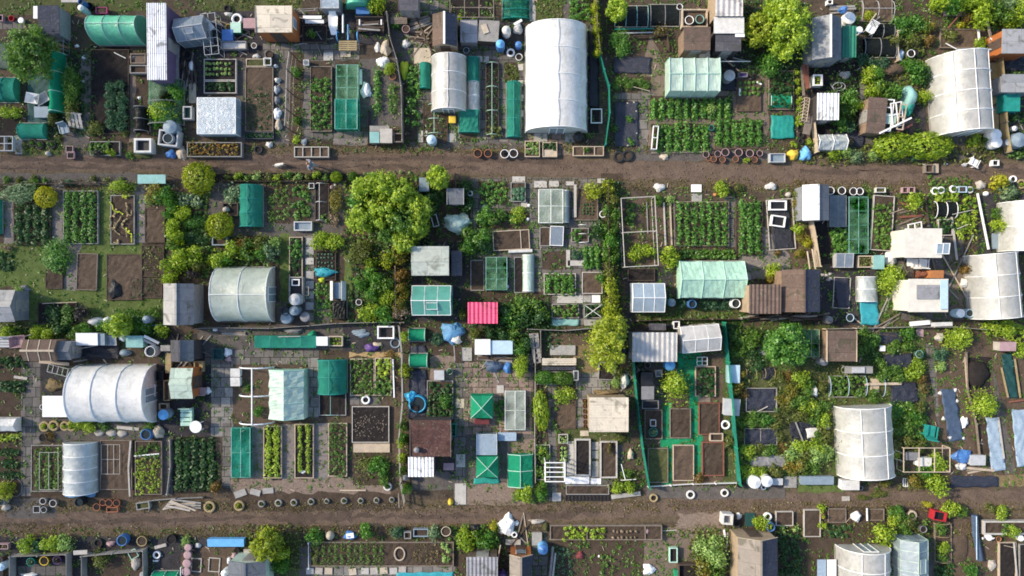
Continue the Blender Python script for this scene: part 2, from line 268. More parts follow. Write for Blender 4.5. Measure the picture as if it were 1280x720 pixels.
def tree(x,y,r,label,kind='lime',h=3.5,g=None,ry=None,name='tree',cat='tree',n=5200):
 rw=L(r);ryw=L(ry)if ry else rw;X,Y=P(x,y,h*.65)
 t=thing(name,label,cat,X,Y,0,0,g)
 p,nn=crown(n,44,(.92,.92,.42),(.08,.24),.58,1.0);p*=np.array([rw*1.05,ryw*1.05,h])
 obj('crown',leaf_mesh('crown',p,nn,RS.uniform(.14,.30,n)*max(.7,min(1.25,rw/1.6)),kind),t)
 m=MB();m.tube([(0,0,0),(.03,.02,h*.3),(-.04,.05,h*.62)],[.13*h/4+.03,.1*h/4+.02,.05],8)
 for k in range(7):
  a=k*2.4;q=U(.45,.75);m.tube([(0,.03,h*U(.25,.45)),(rw*.4*math.cos(a),ryw*.4*math.sin(a),h*.6),(rw*q*math.cos(a),ryw*q*math.sin(a),h*U(.65,.85))],[.06,.035,.012],5)
 m.build('trunk','bark',t);return t
def row_pts(Lx,Ly,h,sp,per,lf,jit=.06,cr=0):
 """clumps on a grid over Lx x Ly, centred"""
 nx,ny=max(1,round(Lx/sp)),max(1,round(Ly/sp));ps,ns,sz=[],[],[]
 for i in range(nx):
  for j in range(ny):
   if not cr and U(0,1)<.05:continue
   cx,cy=(i+.5)*Lx/nx-Lx/2+U(-jit,jit),(j+.5)*Ly/ny-Ly/2+U(-jit,jit);k=max(3,int(per*U(.6,1.3)));s_=U(.6,1.25)if cr or U(0,1)>.05 else .2
   d=RS.normal(size=(k,3));d/=np.linalg.norm(d,axis=1,keepdims=True);d[:,2]=np.abs(d[:,2])
   ps.append(np.array([cx,cy,0])+d*np.array([cr or sp*.62,cr or sp*.62,h])*s_*RS.uniform(.5,1,(k,1)));ns.append(d*.6+np.array([0,0,.6])+RS.normal(size=(k,3))*.4);sz.append(RS.uniform(.7,1.3,k)*lf)
 return np.concatenate(ps),np.concatenate(ns),np.concatenate(sz)
BEDS=[];SHEETS=[]
def clear_of_sheets(X,Y,*arrs):
 k=np.ones(len(arrs[0]),bool)
 for a in SHEETS:k &=~((np.abs(arrs[0][:,0]+X-a[0])<a[2])& (np.abs(arrs[0][:,1]+Y-a[1])<a[3]))
 return [q[k]for q in arrs]if k.any()else arrs
def soilz(X,Y):
 for b in reversed(BEDS):
  if abs(X-b[0])<b[2]and abs(Y-b[1])<b[3]:return b[4]
 return .03
def rows(x0,y0,x1,y1,n,axis,desc,where,kind='green',h=.38,sp=.27,per=34,lf=.17,z=.05,w=.86):
 """n separate crop rows; axis = the way each row runs"""
 X,Y,W,D=R4(x0,y0,x1,y1,.2);z=soilz(X,Y);ms=[]
 for v in range(2):
  lw=(W/n*w,D)if axis=='y' else (W,D/n*w)
  a,b=min(lw),max(lw);p,q,s_=row_pts(.1,b,h,min(.2,a*.5),int(per*.8),lf,.04,min(.34,a*.6));p=p if axis=='y' else p[:,[1,0,2]];ms.append(leaf_mesh('crop_row',p,q,s_,kind))
 side='left' if axis=='y' else 'top'
 for i in range(n):
  o=obj('crop_row',ms[i % 2],None,(X-W/2+(i+.5)*W/n if axis=='y' else X,Y if axis=='y' else Y+D/2-(i+.5)*D/n,z),PI if i % 4>1 else 0)
  tag(o,f'{ORD[i]} {desc} row from the {side} {where}','crop row',f'{desc} rows {where}')
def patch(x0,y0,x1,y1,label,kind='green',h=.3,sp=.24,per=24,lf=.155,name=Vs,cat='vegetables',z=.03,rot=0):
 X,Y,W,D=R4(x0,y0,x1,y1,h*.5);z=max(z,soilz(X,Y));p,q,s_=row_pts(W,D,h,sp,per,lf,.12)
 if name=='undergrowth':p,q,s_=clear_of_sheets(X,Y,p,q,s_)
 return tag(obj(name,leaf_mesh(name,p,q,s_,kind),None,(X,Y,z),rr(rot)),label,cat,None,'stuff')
def grid_plants(x0,y0,x1,y1,nx,ny,desc,where,kind='pale',r=.14,name='cabbage',cat='cabbage',h=.22,z=.06):
 """separate small plants on a grid, each its own thing"""
 def mk():
  n=34;d=RS.normal(size=(n,3));d/=np.linalg.norm(d,axis=1,keepdims=True);d[:,2]=np.abs(d[:,2]);return leaf_mesh(name,d*np.array([.75,.75,.8])*RS.uniform(.4,1,(n,1)),d*.5+np.array([0,0,.7]),RS.uniform(.5,.8,n),kind,.8)
 me=cached(('gp',kind,name),mk);X,Y,W,D=R4(x0,y0,x1,y1);z=soilz(X,Y)+.01
 for j in range(ny):
  for i in range(nx):
   s_=r*U(.75,1.25);o=obj(name,me,None,(X-W/2+(i+.5)*W/nx+U(-.04,.04),Y+D/2-(j+.5)*D/ny+U(-.04,.04),z),U(0,6));o.scale=(s_,s_,h*U(.8,1.2))
   tag(o,f'{desc} {where}',cat,f'{desc} {where}')
def bed(x0,y0,x1,y1,label,board='wood',soil='soil',h=.2,rot=0,div=(),w=.05,name='raised_bed',cat='raised bed',g=None,axis=None):
 X,Y,W,D=R4(x0,y0,x1,y1,h);t=thing(name,label,cat,X,Y,.02,rr(rot),g);BEDS.append((X,Y,W/2,D/2,h*.72+.03))
 for sx in (-1,1):
  MB().box(-w/2,-D/2,0,w/2,D/2,h).build('edging_board',board,t,(sx*(W/2-w/2),0,U(0,.008)))
 for sy in (-1,1):
  MB().box(-W/2+w,-w/2,0,W/2-w,w/2,h).build('edging_board',board,t,(0,sy*(D/2-w/2),U(0,.008)))
 nx,ny=max(2,int(W/.22)),max(2,int(D/.22));MB().slab((-W/2+w,-D/2+w,h*.72),(W/2-w,-D/2+w,h*.72),(W/2-w,D/2-w,h*.72),(-W/2+w,D/2-w,h*.72),.05,nx,ny,lambda u,v:U(-.025,.03)).build('soil',soil,t)
 for d in div:
  if (axis or ('x' if W>D else 'y'))=='x':MB().box(-W/2+W*d-w/2,-D/2+w,0,-W/2+W*d+w/2,D/2-w,h-.006).build('divider',board,t)
  else:MB().box(-W/2+w,D/2-D*d-w/2,0,W/2-w,D/2-D*d+w/2,h-.006).build('divider',board,t)
 return t
def pot_meshes(mat,fill,sq=False):
 def mk():
  n=4 if sq else 18;q=1.414 if sq else 1
  b=MB().lathe([(.74*q,0),(.97*q,.93),(1.0*q,.93),(1.0*q,1),(.86*q,1),(.84*q,.8),(.8*q,.15 if fill=='empty' else .7)],n,cap=True)
  if sq:
   c,s_=math.cos(PI/4),math.sin(PI/4);b.v=[(x*c-y*s_,x*s_+y*c,z)for x,y,z in b.v]
  bm_=b.mesh('pot_body',mat,not sq)
  sm=None
  if fill not in ('empty','lid'):
   s2=MB().lathe([(.85*q,.80),(.84*q,.86)],n)
   if sq:s2.v=[(x*c-y*s_,x*s_+y*c,z)for x,y,z in s2.v]
   sm=s2.mesh('soil' if fill !='water' else 'water',{'water':'water','dark':Ve}.get(fill,'soil'))
  if fill=='lid':
   s2=MB().lathe([(1.03*q,.97),(1.05*q,1.05),(.8*q,1.1),(.3*q,1.13)],n)
   if sq:s2.v=[(x*c-y*s_,x*s_+y*c,z)for x,y,z in s2.v]
   sm=s2.mesh('lid',mat,not sq)
  return bm_,sm
 return cached(('pot',mat,fill,sq),mk)
def pot(x,y,r,label,mat='terracotta',fill='soil',h=None,name='plant_pot',cat='plant pot',g=None,sq=False,rot=0,ry=None,leaf='green',z=.01,lm=None):
 rw=L(r);hh=h or max(.18,rw*1.3);X,Y=P(x,y,hh+z);t=thing(name,label,cat,X,Y,z,rr(rot),g);t.scale=(rw,L(ry)if ry else rw,hh)
 b,s_=pot_meshes(mat,'soil' if fill=='plant' else fill,sq);obj('pot_body',b,t)
 if s_:obj({'lid':'lid','water':'water'}.get(fill,'soil'),s_ if not lm else s_,t)
 if fill=='plant':
  f=obj('foliage',bush_mesh(leaf,0,random.randrange(2)),t,(0,0,.75));f.scale=(.95,.95,.9)
 return t
def pots(lst,fmt,mat='terracotta',g=None,**kw):
 for i,c in enumerate(lst):pot(c[0],c[1],c[2],fmt.format(o=ORD[i]),mat,g=g,**kw)
def barrel(x,y,r,label,mat='blue',lid=None,h=.9,g=None,name='water_barrel',cat='barrel',lying=False,z=.01):
 """lid: None = open with water, or a material"""
 rw=L(r);X,Y=P(x,y,h+z);t=thing(name,label,cat,X,Y,z,U(0,6),g);t.scale=(rw,rw,h)
 b=cached(('barrel',mat),lambda:MB().lathe([(.86,0),(.93,.05),(.98,.3),(.95,.33),(1.0,.36),(1.0,.64),(.95,.67),(.98,.7),(.9,.97),(.92,1.0),(.80,1.0),(.78,.8)],20).mesh('barrel_body',mat,True));obj('barrel_body',b,t)
 if lid:obj('lid',cached(('blid',lid),lambda:MB().lathe([(.95,.985),(.97,1.03),(.9,1.06),(.25,1.07),(.2,1.1),(.1,1.1)],20).mesh('lid',lid,True)),t)
 else:obj('water',cached('bwater',lambda:MB().lathe([(.8,.80),(.8,.86)],20).mesh('water','water')),t)
 return t
def tyre(x,y,r,label,mat='rubber',g=None,fill=Ve,plant=None,h=.18):
 rw=L(r);X,Y=P(x,y,h);t=thing('tyre',label,'tyre',X,Y,.01,U(0,6),g);t.scale=(rw,rw,h)
 obj('tread',cached(('tyre',mat),lambda:MB().lathe([(.62,.12),(.72,0),(.92,.02),(1,.2),(1,.8),(.92,.98),(.72,1),(.6,.88),(.58,.6)],22,cap=False).mesh('tread',mat,True)),t)
 obj('soil',cached(('tfill',fill),lambda:MB().lathe([(.66,.3),(.64,.5)],18).mesh('soil',fill)),t)
 if plant:f=obj('foliage',bush_mesh(plant,0,0),t,(0,0,.4));f.scale=(.6,.6,1.6)
 return t
def tyres(lst,fmt,mat='rubber',g=None,**kw):
 for i,c in enumerate(lst):tyre(c[0],c[1],c[2],fmt.format(o=ORD[i]),mat,g=g,**kw)
def crate(x0,y0,x1,y1,label,mat='wood',h=.45,fill=Ve,name='crate',cat='crate',rot=0,g=None,lid=None,w=None,plant=None,z=.01):
 X,Y,W,D=R4(x0,y0,x1,y1,h+z);t=thing(name,label,cat,X,Y,z,rr(rot),g);w=w or max(.03,min(.07,min(W,D)*.12))
 m=MB().box(-W/2,-D/2,0,W/2,-D/2+w,h).box(-W/2,D/2-w,0,W/2,D/2,h).box(-W/2,-D/2+w,0,-W/2+w,D/2-w,h).box(W/2-w,-D/2+w,0,W/2,D/2-w,h);m.build('sides',mat,t)
 if lid:MB().slab((-W/2-.02,-D/2-.02,h+.05),(W/2+.02,-D/2-.02,h+.05),(W/2+.02,D/2+.02,h+.09),(-W/2-.02,D/2+.02,h+.09),.04).build('lid',lid,t)
 else:MB().box(-W/2+w,-D/2+w,.02,W/2-w,D/2-w,h*.6).build('contents',fill,t)
 if plant:
  p,q,s_=row_pts(W-2*w,D-2*w,.2,.2,14,.12);obj('foliage',leaf_mesh('foliage',p,q,s_,plant),t,(0,0,h*.6))
 return t
def slab(x0,y0,x1,y1,label,mat=Vu,h=.05,name=Vw,cat='slab',rot=0,g=None,z=.02):
 X,Y,W,D=R4(x0,y0,x1,y1,h+z);o=MB().box(-W/2,-D/2,0,W/2,D/2,h).build(name,mat,None,(X,Y,z),rr(rot));return tag(o,label,cat,g)
def pole(x0,y0,x1,y1,label,mat=Vb,w=.07,t=None,name='plank',cat='plank',g=None,z=.06,z1=None):
 z1=z if z1 is None else z1;a=P(x0,y0,z);b=P(x1,y1,z1);cx,cy=(a[0]+b[0])/2,(a[1]+b[1])/2;m=MB()
 pa,pb=(a[0]-cx,a[1]-cy,z),(b[0]-cx,b[1]-cy,z1)
 if t:m.plank(pa,pb,w,t)
 else:m.tube([pa,pb],w/2,7)
 return tag(m.build(name,mat,None,(cx,cy,0)),label,cat,g)
def planks(x0,y0,x1,y1,n,label,mat=('wood',Va),g=None,ang=0,w=.11,name='plank',jit=.1,z=.04):
 """n loose planks running along the long side of the box"""
 X,Y,W,D=R4(x0,y0,x1,y1);lx=W>=D;ln=max(W,D);sp=min(W,D)
 for i in range(n):
  l=ln*U(.75,1)/2;off=-sp/2+(i+.5)*sp/n;a=U(-jit,jit)+rr(ang)
  o=MB().plank((-l,0,0),(l,0,0),w*U(.7,1.2),.035).build(name,mat[i % len(mat)],None,(X+(0 if lx else off)+U(-.06,.06)*ln*.3,Y+(off if lx else 0),z+.036*(i % 3)+.002*i),(0 if lx else PI/2)+a)
  tag(o,label,'plank',g or label)
def sheet(c,label,mat=Vm,name='weed_sheet',cat='ground sheet',bump=.05,g=None,z=.03,wave=0):
 """rumpled sheet over a rect (4) or quad (8 numbers)"""
 if len(c)==4:c=(c[0],c[1],c[2],c[1],c[2],c[3],c[0],c[3])
 p=[P(c[i],c[i+1])for i in range(0,8,2)];cx=sum(a[0]for a in p)/4;cy=sum(a[1]for a in p)/4;SHEETS.append((cx,cy,(p[1][0]+p[2][0]-p[0][0]-p[3][0])/4,(p[0][1]+p[1][1]-p[2][1]-p[3][1])/4));p=[(a[0]-cx,a[1]-cy,0)for a in p]
 d1=math.dist(p[0],p[1]);d2=math.dist(p[1],p[2]);nu,nv=max(4,int(d1/.12)),max(4,int(d2/.12));ph=U(0,6)
 def fn(u,v):return abs(math.sin(u*9+ph+3*math.sin(v*5+ph))*math.sin(v*7+u*4+ph))*bump+U(0,bump*.25)+(wave*abs(math.sin(v*PI*5+math.sin(u*6)*.4))if wave>0 else-wave*abs(math.sin(u*PI*5+math.sin(v*6)*.4))if wave else 0)
 m=MB().slab(p[3],p[2],p[1],p[0],.008,nu,nv,fn)
 m.v=[(x+.025*math.sin(y*7+ph),y+.025*math.sin(x*6+ph),zz)for x,y,zz in m.v]
 return tag(m.build(name,mat,None,(cx,cy,z+.035),smooth=True),label,cat,g)
def heap(x,y,rx,ry,h,label,mat='white',name='plastic_bag',cat='bag',g=None,rough=.3,rot=0,z=0.0):
 X,Y=P(x,y,h*.5);a,b=L(rx),L(ry);n,k=16,9;ph=[U(0,6)for _ in range(6)];m=MB();vs=[];fs=[]
 for j in range(k+1):
  th=PI/2*(1-j/k)
  for i in range(n):
   f=2*PI*i/n;q=1+rough*(.5*math.sin(3*f+ph[0]+2*th)+.4*math.sin(5*f+ph[1]-3*th)+U(-.35,.35));vs.append((a*math.cos(th)*math.cos(f)*q if j<k else 0+a*.0,b*math.cos(th)*math.sin(f)*q,0))
   vs[-1]=(a*math.sin(PI/2*j/k)*math.cos(f)*q,b*math.sin(PI/2*j/k)*math.sin(f)*q,max(0,h*math.cos(PI/2*j/k)*(1+rough*(.4*math.sin(2*f+ph[2])+U(-.2,.2))*(j/k))))
 for j in range(k):
  fs+=[(j*n+i,(j+1)*n+i,(j+1)*n+(i+1)% n,j*n+(i+1)% n)for i in range(n)]
 fs.append(tuple(k*n+i for i in range(n))[::-1]);m.add(vs,fs)
 return tag(m.build(name,mat,None,(X,Y,z),rr(rot),smooth=rough<.2),label,cat,g)
def netcage(x0,y0,x1,y1,label,h=.7,net='net_teal',frame=Vb,nx=2,ny=3,r=.022,name='net_cage',cat='net cage',rot=0,g=None,sides=True,sag=.05):
 X,Y,W,D=R4(x0,y0,x1,y1,h);t=thing(name,label,cat,X,Y,.01,rr(rot),g);f=MB();a,b=W/2,D/2
 for i in range(nx+1):
  x=-a+W*i/nx;f.tube([(x,-b,h),(x,b,h)],r,5)
  if i in (0,nx):f.tube([(x,-b,.03),(x,b,.03)],r,5)
 for j in range(ny+1):
  y=-b+D*j/ny;f.tube([(-a,y,h-.004),(a,y,h-.004)],r,5)
  for x in (-a,a):f.tube([(x,y,0),(x,y,h)],r,5)
 f.build('frame',frame,t)
 if net:
  n=MB();e=.012;nu,nv=max(2,nx*4),max(2,ny*4)
  n.slab((-a-e,-b-e,h+.02),(a+e,-b-e,h+.02),(a+e,b+e,h+.02),(-a-e,b+e,h+.02),.004,nu,nv,lambda u,v:-sag*abs(math.sin(u*PI*nx)*math.sin(v*PI*ny))-U(0,.01)*(sag>0));n.build('netting',net,t)
  if sides:
   s_=MB()
   s_.add([(-a-e,-b-e,.02),(a+e,-b-e,.02),(a+e,-b-e,h),(-a-e,-b-e,h)],[(0,1,2,3)]).add([(-a-e,b+e,.02),(-a-e,b+e,h),(a+e,b+e,h),(a+e,b+e,.02)],[(0,1,2,3)]).add([(-a-e,-b-e,.02),(-a-e,-b-e,h),(-a-e,b+e,h),(-a-e,b+e,.02)],[(0,1,2,3)]).add([(a+e,-b-e,.02),(a+e,b+e,.02),(a+e,b+e,h),(a+e,-b-e,h)],[(0,1,2,3)])
   s_.build('side_netting',net,t)
 return t
def prof(kind,w,h,n=14):
 if kind=='gable':return [(-w/2,0),(-w/2*.97,h*.62),(0,h),(w/2*.97,h*.62),(w/2,0)]
 if kind=='flat':return [(-w/2,0),(-w/2*.95,h*.9),(0,h),(w/2*.95,h*.9),(w/2,0)]
 return [(-w/2*math.cos(PI*k/n)*(1 if k in (0,n)else 1),h*math.sin(PI*k/n)**.8)for k in range(n+1)]
def tunnel(x0,y0,x1,y1,label,h=2.0,axis='y',n=4,mat=Vp,shape='arch',end=None,hoop='white',lines=1,rot=0,name='polytunnel',cat='polytunnel',g=None,door=None,r=.025,wr=.02,ends=True,sagc=.03):
 """hooped cover on the base rect; axis = the way the ridge runs; door = which end (-1, 1)"""
 X,Y,W,D=R4(x0,y0,x1,y1);t=thing(name,label,cat,X,Y,.015,rr(rot)+(0 if axis=='y' else-PI/2),g)
 if name=='net_tunnel':wr=max(wr,.05);sagc=.1
 w,l=(W,D)if axis=='y' else (D,W);pr=prof(shape,w,h)
 if shape !='arch':
  q=[]
  for i in range(len(pr)-1):
   for k in range(3):q.append(tuple(pr[i][c]+(pr[i+1][c]-pr[i][c])*k/3 for c in (0,1)))
  pr=q+[pr[-1]]
 k=len(pr);ns=max(n-1,1)*6;ph=U(0,6);vs,fs=[],[]
 for j in range(ns+1):
  y=-l/2+l*j/ns;sg=abs(math.sin(PI*(n-1)*j/ns))if n>1 else 0
  for i,(px,pz)in enumerate(pr):
   f=1-sagc*sg*(.4+.6*math.sin(PI*i/(k-1)));q=wr*(math.sin(y*9+i*2.1+ph)+U(-.6,.6))*(1 if 0<i<k-1 else .3);vs.append((px*f*(1+q*.25),y+U(-.01,.01),pz*f+q*.6*(1 if 0<i<k-1 else 0)))
 for j in range(ns):fs+=[(j*k+i,(j+1)*k+i,(j+1)*k+i+1,j*k+i+1)for i in range(k-1)]
 MB().add(vs,fs).build('cover',mat,t,smooth=(shape=='arch'))
 hm=MB().tube([(a*1.004,0,b*1.004+.012)for a,b in pr],r,5).mesh('hoop',hoop)
 for j in range(n):obj('hoop',hm,t,(0,-l/2+(l*j/(n-1)if n>1 else l/2),0))
 if lines:
  lm=MB()
  for q in range(lines):
   i=round((k-1)*(q+1)/(lines+1));lm.tube([(pr[i][0]*1.005,-l/2,pr[i][1]*1.005+.02),(pr[i][0]*1.005,l/2,pr[i][1]*1.005+.02)],r*.8,5)
  lm.build('ridge_rail',hoop,t)
 if ends:
  for sy in (-1,1):
   e=MB();poly=[(a*.985,sy*(l/2-.01),b*.985)for a,b in pr];c=[(0,sy*(l/2-.012),0)]
   ip=poly+c;N=len(poly);e.add(ip,[(i,i+1,N)if sy>0 else (i+1,i,N)for i in range(N-1)]);eo=e.build('end_panel',end or mat,t)
   if door==sy:
    dw,dh=min(.9,w*.3),min(1.8,h*.8);d=MB().box(-dw/2,sy*(l/2+.012)-.015,0,dw/2,sy*(l/2+.012)+.015,dh).build('door','glass',t)
    fr=MB()
    for xx in (-dw/2,0,dw/2):fr.box(xx-.025,sy*(l/2+.035)-.02,0,xx+.025,sy*(l/2+.035)+.02,dh)
    fr.box(-dw/2,sy*(l/2+.038)-.02,dh-.03,dw/2,sy*(l/2+.038)+.02,dh+.02);fr.build('door_frame','white',d)
 b=MB().plank((0,-l/2,.05),(0,l/2,.05),.05,.1).mesh('base_rail',Va)
 for sx in (-1,1):obj('base_rail',b,t,(sx*(w/2+.02),0,0))
 return t
def hoops(x0,y0,x1,y1,n,label,axis='y',h=.55,mat='white',ridge=True,r=.018,name='hoop_row',cat='hoop frame',rot=0,g=None):
 X,Y,W,D=R4(x0,y0,x1,y1,h*.5);t=thing(name,label,cat,X,Y,.01,rr(rot)+(0 if axis=='y' else-PI/2),g);w,l=(W,D)if axis=='y' else (D,W);pr=prof('arch',w,h,10)
 hm=MB().tube([(a,0,b)for a,b in pr],r,5).mesh('hoop',mat)
 for j in range(n):obj('hoop',hm,t,(0,-l/2+(l*j/(n-1)if n>1 else l/2),0))
 if ridge:MB().tube([(0,-l/2,h+r),(0,l/2,h+r)],r*.9,5).build('ridge_pole',mat,t)
 return t
def sinecor(n,amp):return lambda u,v:amp*math.sin(2*PI*n*u)
def shed(x0,y0,x1,y1,label,roof='felt',wall=Vy,h=1.8,ridge=.5,axis='y',roof2=None,cor=0,door='S',rot=0,fascia=None,name='garden_shed',cat='shed',g=None,win=None,cap=None,pitch=.06,battens=0,ov=.06):
 """coordinates = roof outline as seen at eaves height h; axis x/y = ridge direction, 'flat' = single pitch"""
 X,Y,W,D=R4(x0,y0,x1,y1,h);t=thing(name,label,cat,X,Y,0,rr(rot)+(-PI/2 if axis=='x' else 0),g)
 if axis=='x':W,D=D,W;door={'S':'E','E':'N','N':'W','W':'S'}[door];win={'S':'E','E':'N','N':'W','W':'S'}.get(win)
 a,b=W/2,D/2;aw,bw=a-ov,b-ov
 if axis=='flat':
  m=MB().add([(-aw,-bw,0),(aw,-bw,0),(aw,bw,0),(-aw,bw,0),(-aw,-bw,h-.05),(aw,-bw,h-.05),(aw,bw,h-.05+pitch),(-aw,bw,h-.05+pitch)],[(0,3,2,1),(4,5,6,7),(0,1,5,4),(1,2,6,5),(2,3,7,6),(3,0,4,7)]);m.build('wall',wall,t)
  nu=int(cor*6)if cor else 6;MB().slab((-a,-b,h),(a,-b,h),(a,b,h+pitch+.01),(-a,b,h+pitch+.01),.04,nu,4,sinecor(cor,.022)if cor else (lambda u,v:U(-.004,.004))).build('roof',roof,t)
  if fascia:MB().box(-a-.03,-b-.02,h-.1,-a-.004,b+.02,h+pitch+.03).box(a+.004,-b-.02,h-.1,a+.03,b+.02,h+pitch+.03).build('fascia',fascia,t)
 else:
  hr=h+ridge
  MB().add([(-aw,-bw,0),(aw,-bw,0),(aw,-bw,h-.03),(0,-bw,hr-.06),(-aw,-bw,h-.03),(-aw,bw,0),(aw,bw,0),(aw,bw,h-.03),(0,bw,hr-.06),(-aw,bw,h-.03)],[(0,1,2,3,4),(9,8,7,6,5),(0,4,9,5),(1,6,7,2),(2,7,8,3),(3,8,9,4),(0,5,6,1)]).build('wall',wall,t)
  nv=int(cor*6)if cor else 5;fn=(lambda u,v:.022*math.sin(2*PI*cor*v))if cor else (lambda u,v:U(-.005,.005))
  MB().slab((-a,-b,h),(-.004,-b,hr),(-.004,b,hr),(-a,b,h),.035,4,nv,fn).build('roof_slope',roof,t)
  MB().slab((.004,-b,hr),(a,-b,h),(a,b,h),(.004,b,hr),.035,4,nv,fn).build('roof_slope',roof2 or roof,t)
  MB().plank((0,-b-.01,hr+.012),(0,b+.01,hr+.012),.12,.03).build('ridge_cap',cap or roof,t)
  if battens:
   bt=MB()
   for k in range(battens):
    y=-b+D*(k+.5)/battens
    for sx in (-1,1):bt.plank((sx*a,y,h+.02),(0,y+.06,hr+.02),.05,.03)
   bt.build('roof_batten',cap or 'wood',t)
  if fascia:
   fm=MB()
   for sy in (-1,1):
    for sx in (-1,1):fm.plank((sx*a,sy*(b+.014),h-.02),(0,sy*(b+.014),hr-.02),.022,.1)
   fm.build('bargeboard',fascia,t)
 def wallbox(side,c,wd,z0,z1,nm,mt,par,off=.02):
  m=MB()
  if side in 'SN':yy=(-bw-off)if side=='S' else (bw+off);m.box(c-wd/2,yy-.018,z0,c+wd/2,yy+.018,z1)
  else:xx=(-aw-off)if side=='W' else (aw+off);m.box(xx-.018,c-wd/2,z0,xx+.018,c+wd/2,z1)
  return m.build(nm,mt,par)
 dw=min(.75,(W if door in 'SN' else D)*.4);d=wallbox(door,0,dw,.05,min(h-.12,1.75),'door',Vd if wall in ('wall_white','wall_orange','wall_tan')else Va,t)
 wallbox(door,dw*.36,.04,.9,1.02,'handle','black',d,.05)
 if win:
  wn=wallbox(win,0,.6,h*.45,h*.8,'window','white',t);wallbox(win,0,.5,h*.45+.05,h*.8-.05,'pane','glass_dim',wn,.045)
 return t
def greenhouse(x0,y0,x1,y1,label,h=1.4,ridge=.6,axis='x',glass='glass',frame='white',n=3,rot=0,vent=True,name='greenhouse',cat='greenhouse',g=None,door=1,m_=0,r=.022):
 X,Y,W,D=R4(x0,y0,x1,y1,h);t=thing(name,label,cat,X,Y,.01,rr(rot)+(0 if axis=='y' else-PI/2),g);w,l=(W,D)if axis=='y' else (D,W);a,b=w/2,l/2;hr=h+ridge
 f=MB()
 for i in range(n+1):
  y=-b+l*i/n
  f.tube([(-a,y,0),(-a,y,h),(0,y,hr),(a,y,h),(a,y,0)],r,5)
 for p,q in (((-a,h),(0,0)),((a,h),(0,0))):f.tube([(p[0],-b,h),(p[0],b,h)],r,5)
 f.tube([(0,-b,hr),(0,b,hr)],r*1.25,5)
 for z in (.04,):f.tube([(-a,-b,z),(a,-b,z),(a,b,z),(-a,b,z)],r,5,True)
 for k in range(m_):
  q=(k+1)/(m_+1)
  for s_ in (-1,1):f.tube([(s_*a*(1-q),-b,h+ridge*q),(s_*a*(1-q),b,h+ridge*q)],r*.7,5)
 for sy in (-1,1):f.tube([(-a,sy*b,h),(a,sy*b,h)],r,5)
 f.build('frame',frame,t)
 e=.02
 MB().slab((-a+e,-b+e,h+.004),(-e*.3,-b+e,hr-.02),(-e*.3,b-e,hr-.02),(-a+e,b-e,h+.004),.006).build('roof_pane',glass,t)
 MB().slab((e*.3,-b+e,hr-.02),(a-e,-b+e,h+.004),(a-e,b-e,h+.004),(e*.3,b-e,hr-.02),.006).build('roof_pane',glass,t)
 for sx in (-1,1):MB().box(sx*a-.004,-b+e,.05,sx*a+.004,b-e,h-.02).build('side_pane',glass,t)
 for sy in (-1,1):
  y=sy*b;ep=MB().add([(-a+e,y,.05),(a-e,y,.05),(a-e,y,h),(0,y,hr-.04),(-a+e,y,h)],[(0,1,2,3,4)]).build('end_pane',glass,t)
  if sy==door:MB().box(-.3,y+sy*.012-.008,.03,.3,y+sy*.012+.008,min(h+.1,1.7)).build('door',frame if h<.9 else glass,t)
 if vent:
  v=MB();y0_,y1_=-l*.12,l*.16;q0,q1=.15,.6;P_=lambda q,y,z=0:(a*(q),y,hr-ridge*q+.05+z)
  v.slab(P_(q0,y0_),P_(q1,y0_,.1),P_(q1,y1_,.1),P_(q0,y1_),.012);vo=v.build('roof_vent',glass,t)
  MB().tube([P_(q0,y0_,.01),P_(q1,y0_,.11),P_(q1,y1_,.11),P_(q0,y1_,.01)],r*.9,5,True).build('vent_frame',frame,vo)
 return t
def coldframe(x0,y0,x1,y1,label,h=.45,glass='glass_dim',frame='white',nx=2,ny=1,rot=0,name='cold_frame',cat='cold frame',g=None,wall=None,tilt=.12):
 X,Y,W,D=R4(x0,y0,x1,y1,h);t=thing(name,label,cat,X,Y,.01,rr(rot),g);a,b=W/2,D/2;w=.04
 MB().add([(-a,-b,0),(a,-b,0),(a,b,0),(-a,b,0),(-a,-b,h-.03),(a,-b,h-.03),(a,b,h+tilt-.03),(-a,b,h+tilt-.03)],[(0,3,2,1),(0,1,5,4),(1,2,6,5),(2,3,7,6),(3,0,4,7)]).build('sides',wall or frame,t)
 MB().box(-a+.03,-b+.03,.05,a-.03,b-.03,h*.35).build('soil',Ve,t)
 li=MB().slab((-a,-b,h),(a,-b,h),(a,b,h+tilt),(-a,b,h+tilt),.01).build('lid_glass',glass,t);f=MB()
 z=lambda y:h+tilt*(y+b)/D+.012
 for i in range(nx+1):x=-a+w/2+(W-w)*i/nx;f.plank((x,-b,z(-b)),(x,b,z(b)),w,.02)
 for j in range(ny+1):y=-b+w/2+(D-w)*j/ny;f.plank((-a,y,z(y)+.006),(a,y,z(y)+.006),w,.02)
 f.build('lid_frame',frame,t);return t
